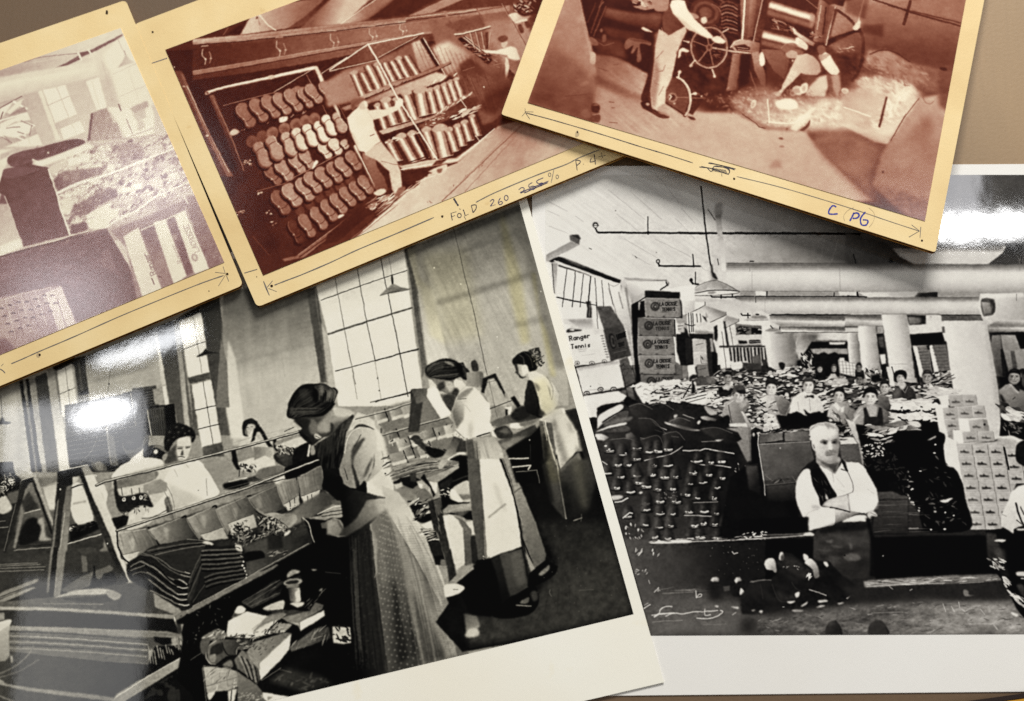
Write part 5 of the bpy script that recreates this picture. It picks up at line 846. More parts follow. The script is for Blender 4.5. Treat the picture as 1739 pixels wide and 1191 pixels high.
 ps(150,"830,540 920,440 1010,350 1110,350 1180,400 1100,460 1010,480 980,560 900,570",2.6);ps(110,"780,470 840,450 860,560 800,580",2.4);ps(28,"690,550 760,600 830,680 770,660 710,600",.8);ps(36,"640,450 720,440 800,460 760,530 700,510",1.6,.9);ps(190,"1000,340 1100,340 1210,390 1160,420 1040,420",1.4)
 ps(40,"980,480 1010,500 1000,570 900,620 980,560",1.2,.9);ps(190,"830,590 850,575 900,610 860,625 840,615",.4);l(40,1.,"845,600 880,615",.8)
 # hair
 ps(22,"583,420 590,330 620,240 680,160 750,122 850,120 910,115 990,155 1015,155 1050,185 1030,240 1015,290 1020,310 950,390 870,420 740,430 650,445",.4)
 ps(52,"700,230 760,200 830,260 820,340 740,300",2.6,.8);gr(84,40,"830,150 1000,250","830,140 910,118 990,158 1045,185 1010,290 900,290 850,250",1.,.9)
 c.clip("583,420 590,330 620,240 680,160 750,122 850,120 910,115 990,155 1015,155 1050,185 1030,240 1015,290 1020,310 950,390 870,420 740,430 650,445",.6,1)
 c.comb("600,420 640,260 760,150 860,140","640,440 760,400 900,380 1000,300",60,1.4,(6,84),.55);c.comb("830,150 860,200 860,290","990,160 1030,200 1010,290",44,1.5,(14,168),.6);c.comb("600,400 700,400 860,400","610,340 720,330 900,330",26,1.2,(50,100),.5)
 ps(14,"830,150 870,230 850,290 815,240",1.6,.8);ps(12,"930,170 945,230 905,300 900,240",1.4,.8);ps(128,"880,150 915,140 920,200 890,230",1.6,.7);ps(136,"955,190 995,180 985,240 960,250",1.6,.7);ps(110,"1000,190 1040,190 1010,270",1.4,.6);ps(8,"850,160 872,220 862,280 838,230",1.2,.8);ps(84,"610,330 650,350 660,400 610,390",2.,.6);ps(66,"690,180 760,170 780,220 720,240",3.,.6)
 c.clip()
 # dress shoulder / bib
 gr(60,14,"1100,450 900,1000","1190,400 1240,480 1130,560 1110,760 1070,900 1100,1040 1250,1120 1290,1191 1040,1191 900,1060 930,960 890,850 830,690 900,640 990,590 1060,500",.8)
 nz("1190,400 1240,480 1130,560 1110,760 1070,900 900,900 830,690 990,590",30,3,16,20,.8);p(46,"840,690 990,600 1000,740 900,800",3,.5);ps(80,"1130,480 1200,420 1230,440 1120,560 1080,620",1.2,.8)
 # puffed sleeve and back
 gr(200,214,"1200,500 1500,700","1190,440 1230,380 1300,400 1390,470 1430,520 1560,640 1560,1300 1320,1191 1310,1020 1380,840 1420,700 1250,520 1130,570",.8)
 ps(60,"1200,520 1250,490 1310,500 1390,540 1300,520 1240,520 1200,560",.7);gr(140,200,"1100,800 1400,700","1130,560 1250,515 1350,530 1430,600 1480,720 1460,900 1360,990 1310,1030 1260,1000 1220,1080 1140,1060 1070,960 1060,900 1100,780 1110,680",.8)
 l(220,1.3,"1110,760 1130,650 1180,560 1250,525",.8,1);ps(50,"1180,720 1250,640 1300,620 1230,740 1190,840 1220,1000 1250,1060 1180,900",2.4,.8);ps(30,"1340,960 1380,880 1385,760 1370,900 1320,1010",1.,.9);ps(40,"1290,980 1310,900 1370,790 1330,920",1.6,.7);l(60,1.6,"1200,700 1260,590",.7,1,.8);l(40,1.6,"1110,900 1140,1000",.8,1,.6);ps(34,"1180,860 1230,980 1250,1080 1220,1080",1.,.9);p(16,"1220,1080 1300,1010 1310,1110 1270,1191 1240,1191",.8)
 for i in range(22): l(120,.55,[(1070 + i * 8,890 - i * 5),(1130 + i * 8,1060 - i * 3)],.5)
 for i in range(26): l(150,.55,[(1320 + i * 9,800 + i * 9),(1290 + i * 10,1000 + i * 6)],.35)
 l(130,.8,"1420,600 1450,720 1470,840",.8,1);e(60,1485,945,8,8);l(120,.8,"1440,560 1480,680",.5)
 # --- skirt (frame N)
 z(560,840,3.969)
 gr(12,50,"120,500 330,470","60,-60 370,20 350,110 270,200 300,560 400,1200 420,1400 170,1400 130,760 105,280",1.)
 gr(190,205,"420,40 560,200","350,-60 470,-10 540,90 640,250 720,450 800,680 900,930 945,1080 620,1170 560,860 400,300",.6)
 gr(196,104,"560,250 680,1050","400,140 540,140 660,330 760,600 900,930 945,1080 640,1160 600,960",2.,.9)
 for q,g,f in (("560,640 660,850 730,1110 640,1150 590,900",60,5),("660,720 730,820 830,1090 790,1100 700,900",170,3),("640,420 690,640 680,740 620,620",120,5),("760,640 820,850 900,1090 860,1090 790,820",110,4),("690,600 760,760 850,1060 830,1090 730,850",196,4),("690,860 760,1040 780,1110 720,1110",60,4)): p(g,q,f,.75)
 c.clip("420,150 540,140 660,330 760,600 900,930 945,1080 620,1170 560,860",6)
 for i in range(70): l(80,.55,[(380 + i * 3,100 + i * 5),(560 + i * 6.2,1180)],.5)
 for i in range(60): l(90,.5,[(430,200 + i * 17),(960,190 + i * 16)],.35)
 c.clip()
 gr(118,66,"330,200 440,1000","345,105 375,95 440,230 480,420 545,780 620,1100 640,1175 400,1230 360,1000 330,700 310,480 320,330 275,200",2.6)
 for q,g,f in (("330,300 360,300 390,560 350,640",120,3),("420,540 470,700 530,1100 460,1150 430,800",30,5),("500,640 550,800 600,1060 560,1100",40,4),("345,640 380,660 420,1180 380,1200",90,4),("380,150 440,260 470,420 420,300",110,3),("300,270 318,300 318,520 305,560",150,1)): p(g,q,f,.75)
 c.clip("345,105 375,95 440,230 480,420 545,780 620,1100 640,1175 400,1230 360,1000 330,700 310,480 320,330",1)
 for i in range(26):
  for j in range(9):
   t=i / 26;x=330 + j * 34 * (.4 + .8 * t) + t * 60 + c.r.uniform(-5,5) - 20 + 17 * (i % 2);y=110 + i * 42 + j * 6 + c.r.uniform(-4,4)
   e(185,x,y,4.4,4.4,0,.3,.85)
 c.clip()
 for i in range(46): e(90,c.r.uniform(110,290) + 40 * (i > 23),c.r.uniform(280,1180),3.4,3.4,0,.3,.6)
 c.comb("130,300 150,700 180,1180","280,240 310,560 390,1180",46,2.2,(22,60),.5,2.5,1.);c.comb("140,320 160,800 190,1190","175,300 195,800 230,1190",12,1.6,(60,96),.4,2.,.8)
 for i in range(90): t=c.r.rand();e(c.r.uniform(80,130),135 + t * 45 + c.r.uniform(0,120),300 + t * 860,3.,3.,0,.3,.6)
 p(34,"190,290 230,300 240,640 215,640",5,.6);l(150,1.3,"275,205 300,330 312,480 305,560",.9,1,.4);l(60,1.,"240,250 215,420",.5)
 c.clip("420,150 540,140 660,330 760,600 900,930 945,1080 400,1230 330,480",3);c.comb("360,120 420,500 480,1180","540,150 720,480 940,1080",60,2.2,(60,215),.22,2.,1.2);c.clip()
 # forearm / elbow over the skirt
 gr(60,176,"100,200 400,60","-20,170 60,170 90,240 180,160 250,40 370,15 370,100 330,140 200,230 110,285 -20,270",1.2);p(190,"300,30 380,10 370,110 330,130",3.,.7);ps(60,"90,230 120,210 100,250",2.,.8);l(40,1.3,"220,30 370,22",.7,0,.5);gr(190,150,"-20,180 60,260","-20,170 50,175 85,235 60,280 -20,265",2.,.7)
 # --- bench clutter between women (frame G)
 z(640,590,5.673)
 p(214,"-20,600 200,560 330,530 480,520 700,640 760,800 600,1000 0,1000",2.)
 l(70,2.2,"-10,525 330,430");l(70,2.2,"-10,128 400,15");l(130,1.6,"-10,630 200,570 480,490",.8)
 gr(176,210,"20,700 200,800","-20,640 60,620 160,610 260,660 300,740 220,800 80,900 -20,760",1.)
 for g,q in ((60,"70,625 95,620 115,690 95,700"),(120,"110,630 160,610 210,670 150,700"),(30,"195,600 240,590 275,640 245,660 205,630"),(216,"240,600 262,610 258,640 238,640"),(110,"200,760 300,720 320,750 230,800"),(50,"110,700 125,690 140,760 130,760"),(230,"130,700 250,670 290,720 180,770"),(84,"190,960 270,920 290,980 220,1010"),(70,"270,880 330,860 380,930 300,960"),(150,"220,980 360,900 480,950 350,1030 200,1040"),(40,"130,930 150,930 170,990 160,1000"),(120,"360,860 450,850 480,930 400,930")): p(g,q,.7)
 sp("0,560 330,540 480,900 160,900 0,800",46,(4,11),(2,5),30,70,(30,235),.7)
 p(64,"330,590 370,585 330,830 280,860",.6);gr(70,110,"400,420 430,600","330,415 500,410 470,490 500,590 430,620 370,600",.8);ps(40,"330,415 400,420 350,530 330,530",.8);p(120,"380,520 500,500 540,560 480,610 400,610",1.2,.8);p(196,"370,620 500,610 510,760 340,800",1.2);l(80,1.6,"100,885 360,775 640,690",.9);l(190,1.6,"330,550 500,505");p(46,"490,690 570,680 580,750 510,780",.8);p(150,"500,510 560,600 620,690 560,690 510,620",1.)
 p(214,"580,790 700,740 740,830 640,880",.8);p(28,"540,790 570,780 620,920 580,930",.6);ps(90,"570,780 640,770 690,820 610,840",.8);sp("560,900 680,880 690,960 600,980",20,(4,10),(2,4),30,60,(20,235));p(110,"640,690 690,670 760,790 710,800",.7)
 p(120,"150,1090 600,1000 800,1010 830,1191 150,1191",1.5);sp("150,1060 600,1000 790,1060 760,1191 160,1191",30,(8,26),(2,5),-12,8,(40,220),.6);ps(60,"470,1110 560,1090 800,1120 780,1191 480,1191",1.)
 z(640,740,5.4125)
 p(120,"100,100 560,60 780,260 540,400 300,600 150,420",2.);sp("80,130 560,180 760,280 540,410 300,330 120,380",60,(8,30),(2,5),-14,10,(30,215),.7);c.comb("100,250 400,190 560,190","140,420 420,330 740,290",50,1.6,(10,225),.7)
 for g,q in ((30,"210,390 340,370 420,420 330,490 230,450"),(170,"360,420 440,400 500,480 540,570 480,560 400,480"),(214,"480,420 560,430 555,520 530,540"),(130,"170,490 300,500 360,570 330,595 230,560"),(110,"350,520 440,480 500,540 520,590 380,600"),(20,"430,350 540,540 520,570 490,480 400,390"),(60,"300,350 360,340 360,430 310,420"),(230,"380,440 420,450 415,485 390,480"),(30,"150,430 230,390 210,480 170,470"),(190,"150,450 230,430 240,470 180,490")): p(g,q,.8)
 gr(150,170,"560,400 760,290","450,390 760,270 765,295 560,420 480,410",.6)
 p(20,"280,600 470,610 520,590 530,720 520,800 400,800 370,780",1.);sp("290,600 470,600 500,700 380,780",40,(6,24),(2,5),-25,30,(10,220));p(214,"400,820 500,780 525,860 450,860",.7);p(24,"400,860 540,870 640,1191 540,1191 450,930",.8);sp("430,860 530,870 540,960 480,980",16,(8,26),(2,3),5,15,(60,235));l(196,2.,"515,955 590,955 625,1110");p(40,"480,970 590,975 610,1100 520,1110",1.);ps(120,"590,1140 640,1150 640,1191 590,1191",1.)
 gr(40,60,"500,620 650,1100","470,610 580,570 620,760 710,1191 640,1191 560,900 520,860",.5);p(86,"520,600 580,570 600,700 560,740",.8);l(110,1.,"530,640 590,900",.7);sp("540,640 600,660 590,900 560,900",10,(5,12),(1,2),75,20,(20,150))
 p(18,"560,430 760,300 840,170 850,640 600,690 590,560",.9);p(50,"570,440 690,380 700,420 600,560",1.5,.7);l(70,3.,"700,420 830,370",.6,0,1);sp("590,500 690,480 670,560 590,560",10,(4,10),(2,4),40,60,(90,230));ps(190,"680,500 760,440 850,420 865,600 720,600 670,570",.8);e(14,692,520,9,11);ps(120,"720,550 860,540 865,580 740,590",1.2);ps(222,"680,500 710,500 790,600 740,610 680,560",.7)
 gr(150,170,"620,680 870,640","600,690 660,635 870,620 875,665 680,690",.6);p(14,"610,720 870,690 890,780 830,770 760,730",.8);p(110,"680,700 860,690 780,750",1.5,.7);p(210,"820,790 890,785 915,920 870,910",.6)
 gr(222,214,"650,800 800,1000","605,735 700,735 790,790 810,830 800,1191 700,1191 640,900",.5);gr(90,120,"820,850 870,1100","700,735 800,790 865,870 870,1191 800,1191 810,830 770,800",.7);p(40,"870,920 925,920 935,1180 870,1180",1.2)
 z(460,560,1.5016)
 p(120,"262,205 400,170 470,240 480,300 420,330 300,330 285,260",3.)
 for i,(x,y) in enumerate(((262,212),(300,202),(330,196),(292,262),(318,282),(352,270),(385,260),(415,252),(440,246),(330,306),(372,300),(300,318))):
  w=34 + (i % 3) * 5;gr(206 - (i % 4) * 16,92 + (i % 3) * 20,[(x,y),(x + w,y)],[(x,y),(x + w - 6,y - 9),(x + w + 4,y + 20),(x + 10,y + 30)],.4);l(24,1.8,[(x + w - 6,y - 9),(x + w + 5,y + 21)],.9,0,.2);p(214,[(x + 8,y + 22),(x + w + 2,y + 12),(x + w + 4,y + 20),(x + 10,y + 30)],.4,.8)
 sp("290,240 470,240 470,320 300,330",30,(4,9),(1.2,3),50,80,(16,215));l(180,1.8,"215,226 300,205 400,172");l(60,1.,"215,229 300,208 400,175");l(170,1.6,"285,268 360,246 450,222");l(50,1.,"285,271 450,225");p(60,"360,155 392,150 378,260 350,262",.5);gr(84,120,"360,160 400,190","358,152 402,150 400,180 372,190",.6)
 z(640,590,5.673)
 # woman in the middle: arms
 ps(60,"330,880 400,850 480,950 600,990 680,990 650,1040 540,1060 470,1010",.8);ps(28,"480,960 620,990 650,1030 560,1060 490,1020",.8)
 # hair
 ps(96,"470,260 500,300 560,330 600,400 690,445 740,400 760,330 640,300",.8);ps(30,"465,250 475,190 530,150 640,110 730,115 790,150 830,145 850,190 890,230 895,270 880,315 830,310 800,290 720,320 620,310 520,290",.5)
 gr(96,40,"500,160 560,270","480,200 560,145 660,150 620,240 500,270",1.6,.9)
 c.clip("465,250 475,190 530,150 640,110 730,115 790,150 830,145 850,190 890,230 895,270 880,315 830,310 800,290 720,320 620,310 520,290",.5,1)
 c.comb("480,260 520,170 640,125 740,140","520,300 640,300 740,300 800,280",50,1.3,(10,130),.5);ps(170,"650,135 720,145 745,180 680,160",1.,.7);c.comb("790,170 830,220 850,300","840,160 880,230 885,300",20,1.4,(8,150),.6);ps(10,"770,160 830,190 810,260 780,230",1.4,.8);c.clip()
 # face + neck
 ps(120,"540,300 620,320 700,330 750,400 750,440 690,450 640,420 600,420 580,370 550,340",.9);ps(176,"640,350 720,330 750,390 745,430 690,420",2.);ps(210,"740,330 800,320 860,370 800,420 760,420",.9);ps(46,"590,360 640,330 660,380 610,420 590,400",1.4,.8);ps(56,"750,390 790,420 770,480 720,450",1.2)
 p(110,"610,450 760,460 770,500 720,600 660,560 620,500",1.);ps(70,"640,470 750,460 740,600 690,600",1.5)
 p(234,"480,470 490,400 560,378 590,420 640,530 720,640 620,690 590,650",.4)
 # blouse
 gr(214,226,"780,600 1000,700","790,440 870,370 940,390 1000,430 1080,520 1100,640 1090,730 1125,775 1080,840 890,880 880,900 740,850 760,780 730,700 720,620 760,500",.6)
 gr(110,200,"740,640 860,560","760,500 800,460 880,440 870,500 850,560 830,700 770,790 730,690 725,620",2.4,.95);ps(120,"780,460 880,400 930,400 860,470 790,500",1.4,.8);l(90,1.2,"780,500 860,495",.8);ps(110,"990,430 1040,470 1080,530 1060,520",1.,.7);l(150,1.5,"860,560 900,620",.4,0,1);ps(160,"880,780 920,700 920,860 890,880",3,.5)
 l(96,2.,"760,800 830,870 880,890",.6,0,1);sp("720,820 880,880 875,905 720,850",26,(3,6),(1,2),80,30,(90,240));l(40,1.8,"965,860 1085,825");ps(222,"1110,790 1160,785 1180,830 1160,870 1110,850",.6);l(110,1.,"1120,800 1160,830",.7)
 # forearm
 gr(70,170,"760,870 640,1100","740,860 830,890 800,960 700,1080 630,1170 600,1175 580,1150 640,1050 690,960",.8);gr(60,50,"800,920 700,1000","800,900 860,900 870,1010 760,1010",1.);ps(214,"690,1070 800,1010 860,1030 760,1040 700,1090",.6);p(14,"700,1080 790,1040 870,1040 870,1191 800,1191 790,1100",.8)
 # --- skirt/apron middle woman (frame O)
 z(640,740,5.4125)
 # skirt
 gr(86,76,"840,100 960,1100","820,40 900,30 940,300 960,500 970,760 1010,1130 940,1145 900,800 860,500",.6)
 gr(172,224,"920,60 1060,500","880,20 1080,10 1140,100 1260,520 1330,800 1340,1040 1160,1070 1090,1130 1010,1130 975,780 955,400",.6)
 gr(120,214,"900,250 980,250","880,40 950,60 990,300 970,420 945,420",2.4,.8);p(176,"1050,440 1100,600 1130,620 1090,440",3,.6);l(130,3.,"1040,740 1190,640",.6,0,2);l(160,1.4,"960,130 1000,200",.4,0,1);l(110,2.,"985,780 1010,1120",.8,0,.8);l(150,1.2,"1080,560 1130,660",.5,0,1)
 sp("980,1110 1040,1110 1040,1140 990,1140",8,(3,6),(1,3),20,60,(60,240))
 c.comb("930,100 1000,500 1020,1120","1080,20 1250,520 1330,1030",40,2.4,(150,228),.3,2.,1.2);c.comb("840,60 880,500 950,1140","930,60 960,500 1000,1130",26,1.6,(50,120),.35,2.,.8)
 # --- right part,floor,skirts (frame Q)
 z(760,780,3.97)
 gr(20,26,"300,500 900,1000","420,10 960,-60 1060,330 1260,1050 700,1200 100,1300 -80,1100 60,900 300,560",.8)
 gr(46,62,"700,500 900,1050","600,420 1080,420 1250,1040 640,1180 150,1260 130,1060 420,1060 620,900 740,700",6)
 nz("600,420 1080,420 1250,1040 640,1180 150,1260 130,1060 420,1060 620,900",10,8,8,0,4);nz("600,420 1080,420 1250,1040 640,1180 150,1260",8,70,30,-14,4)
 for i in range(8): l(36,.8,[(200 + i * 90,1200 - i * 26),(330 + i * 70,1000 - i * 22)],.35,0,.5)
 gr(214,205,"20,400 100,700","0,370 60,400 110,450 120,700 60,750 20,560",.5);gr(110,84,"130,450 150,700","60,390 110,420 155,470 165,700 120,720 105,470",.6);p(46,"155,520 200,520 205,690 165,700",1.)
 p(14,"200,680 330,660 350,900 400,1050 280,1060 150,1050 60,830 160,740",1.2);p(150,"30,830 170,720 180,740 60,835",.5);ps(214,"-20,850 60,840 115,865 90,900 10,935 -20,920",.5);l(60,1.,"40,880 70,880",.7);p(20,"-10,930 60,920 110,1030 120,1180 90,1130",.8);gr(90,150,"130,1050 200,1160","110,1040 200,1060 220,1130 130,1180",2.4);ps(190,"140,1150 200,1140 210,1190 120,1200",1.5)
 p(50,"20,600 60,780 10,830 -10,640",.8)
 gr(80,60,"400,640 470,900","340,640 500,605 540,840 550,870 420,930 330,740",1.2);gr(40,20,"330,700 400,900","290,660 350,640 420,930 370,900",2.5);p(100,"420,640 500,620 530,830 470,860",4,.6)
 gr(222,214,"300,50 400,600","205,0 350,0 430,200 480,400 500,590 430,615 360,635 290,668 240,665 245,430 225,180",.5);p(180,"300,160 330,160 400,360 360,320",4,.5);l(120,3.2,"280,390 390,305",.6,0,2.4);gr(92,84,"170,50 220,600","135,-10 215,0 230,190 250,420 265,670 210,680 170,420 150,200",.6);l(150,1.6,"245,420 255,660",.8,0,.6);sp("235,650 285,650 285,680 240,680",6,(2,5),(1,2),0,90,(60,240))
 gr(150,96,"440,200 640,640","350,-10 420,0 500,200 600,440 665,640 660,680 570,760 545,720 505,560 470,330 420,160",.6);p(46,"350,0 375,0 440,180 490,400 520,600 560,760 545,780 500,560 450,260",.5);l(20,1.3,"355,0 440,220 490,470 540,690",.9,1);l(60,2.,"440,230 500,190",.7,0,2);l(20,2.,"505,540 590,740",.9,0,.6);l(176,1.4,"370,0 440,200 500,420",.6,1);p(170,"520,620 600,740 560,765",1.,.8);p(110,"600,480 660,650 610,720 540,560",3,.5)
 ps(14,"560,770 660,690 720,710 740,730 710,790 600,850 545,860",.6);ps(120,"615,775 680,715 685,745 640,785",.5);ps(12,"400,950 470,910 560,860 600,870 618,930 600,1000 540,1050 400,1075 300,1050",.6);ps(96,"490,960 550,930 540,970 500,975",.6);l(150,2.,"465,985 560,990",.8,0,.4);ps(60,"560,900 600,890 610,940 580,960",1.5)
 for i in range(26): x,y=c.r.uniform(560,1150),c.r.uniform(430,1040);e(150,x,y,c.r.uniform(1.5,3.5),2,0,.2,.6)
 l(130,.9,"690,880 685,900 700,925",.8,1);l(90,1.6,"890,885 980,880",.7,0,.6)
 # --- woman at right: table,arms (frame Hh)
 z(800,580,4.962)
 p(46,"790,590 890,565 930,640 1080,1190 1000,1191 900,760",1.2);l(40,1.2,"790,588 880,570",.8)
 ps(60,"0,180 40,160 65,240 20,260",.6);gr(150,110,"0,290 100,280","-40,260 90,250 110,330 60,390 -40,370",1.);p(100,"70,270 100,260 110,380 80,390",.8)
 p(34,"100,310 205,270 300,460 295,480 195,310 140,320 110,440 85,430",.4);l(90,.9,"150,330 220,640",.7);l(60,1.3,"160,570 340,500",.9);l(90,.9,"120,350 210,330",.7);p(160,"280,440 300,430 310,480 290,480",.6)
 gr(96,60,"300,820 500,760","230,840 540,700 560,740 500,790 300,920 260,900",.8);gr(150,110,"300,860 480,780","240,870 400,800 480,800 300,920",1.4,.8);ps(60,"200,740 290,710 350,770 340,810 250,820 210,790",.8);gr(150,84,"220,740 340,740","230,760 300,725 340,770 300,780",1.4,.8)
 p(16,"290,920 380,860 500,790 590,700 640,1191 380,1191 320,980",1.2);l(196,2.6,"320,990 480,985",.9,0,.4);l(205,2.6,"350,1060 500,1045 480,1080",.9,0,.4);l(150,1.2,"380,1100 555,1085 580,1191",.8);e(200,492,828,7,6);l(120,1.,"500,1000 500,870",.3)
 p(24,"335,480 365,460 420,540 395,565",.4);p(214,"280,560 345,545 340,620 310,620 300,580",.6);p(30,"290,570 310,575 310,620 290,640",.6);ps(222,"340,690 420,690 430,730 340,730",.8)
 gr(110,46,"180,690 560,560","165,680 230,650 360,610 440,590 470,540 560,560 600,640 480,680 330,690 230,720 180,710",.8);ps(40,"340,600 440,540 500,580 480,640 400,670 350,650",1.2);p(120,"400,690 480,670 600,640 520,700 420,720",1.2)
 # bodice in shade,sleeve in light
 gr(46,24,"480,340 560,620","480,330 530,310 560,340 580,560 600,650 470,600 445,530 455,430",.6)
 gr(214,190,"560,330 640,560","490,270 540,250 620,290 700,370 740,450 725,530 700,580 640,620 590,580 565,470 530,350 490,320",.6);ps(90,"590,330 620,350 650,390 670,480 660,400 620,350",1.,.8);ps(120,"530,350 560,360 580,400 560,420",1.4,.8);l(130,1.4,"640,300 690,400 680,490",.6,1,1);p(60,"570,560 620,600 600,650 570,620",1.4,.9);p(.8,"520,320 640,300 720,560 600,640",6,.7,0,'t')
 ps(214,"755,570 785,565 790,610 765,615",.5);p(196,"680,590 760,560 780,620 720,650",1.)
 gr(190,214,"620,700 850,850","570,660 720,570 800,620 850,700 890,765 910,900 840,980 750,1080 690,800 640,720",.7)
 for q,g,f in (("690,660 740,760 820,1000 790,1040 720,860",110,5),("700,640 720,700 700,760 680,700",120,4),("800,640 870,760 830,760",150,4),("880,870 905,900 880,960",120,3),("740,980 800,1040 760,1070",150,4)): p(g,q,f,.75)
 gr(90,60,"600,720 680,1180","575,670 680,690 720,1000 760,1191 640,1191 600,900",.8);l(214,2.4,"625,670 640,760 700,980 745,1100",.9,1,.6);p(30,"600,780 640,800 660,1191 620,1191",3,.8);l(196,1.4,"610,680 640,830",.8,0,.5);p(150,"660,860 700,900 720,1080 690,1080",3,.6);p(.9,"580,660 760,1191 640,1191",6,.8,0,'t')
 gr(120,46,"800,1080 900,1190","750,1080 840,985 910,930 1000,1191 760,1191",2.);p(90,"830,1000 900,960 960,1191 880,1191",5,.6)
 # head
 ps(176,"380,220 440,190 500,200 540,260 490,300 430,310 410,290 385,270 370,265",.6);ps(214,"430,210 470,200 490,250 450,290 430,270",1.4);ps(60,"365,200 390,190 400,280 380,270 370,262 378,245",.6);ps(40,"400,270 430,300 470,295 430,312 405,300",.8,.9);ps(206,"480,270 540,250 560,290 500,310",.8)
 ps(28,"345,165 380,120 430,90 490,85 520,110 560,140 555,230 520,250 490,250 470,200 420,195 380,190 360,200",.5);p(60,"480,75 570,50 610,200 560,210 540,150",.6);sp("520,70 600,80 605,200 540,200",34,(4,12),(2,4),40,80,(12,170));l(90,1.6,"400,110 440,140 450,190",.7,1,.8);l(80,1.6,"450,95 500,140 520,220",.7,1,.8);l(12,1.6,"430,100 470,150 480,200",.7,1,.6);p(.9,"480,120 550,140 540,240 500,240",4,.8,0,'t')
 # lower right skirt of far woman (frame Q)
 z(760,780,3.97)
 gr(90,54,"680,40 770,380","640,40 700,-10 760,60 805,400 790,405 700,300",2.5);l(170,2.2,"735,0 760,170 800,400",.9,1,.5);p(24,"625,0 660,0 720,300 690,300",3,.8)
 gr(74,30,"850,20 900,380","745,90 840,20 950,-10 1000,150 960,330 900,410 810,400",4.);p(96,"830,20 900,30 950,330 910,340",7,.6);p(24,"760,120 830,200 840,380 800,380",5,.7);l(150,1.8,"850,415 905,395",.8,0,.6);l(120,.9,"905,370 900,420",.7);p(.5,"830,0 920,0 950,330 900,360",8,.7,0,'t')
 z()
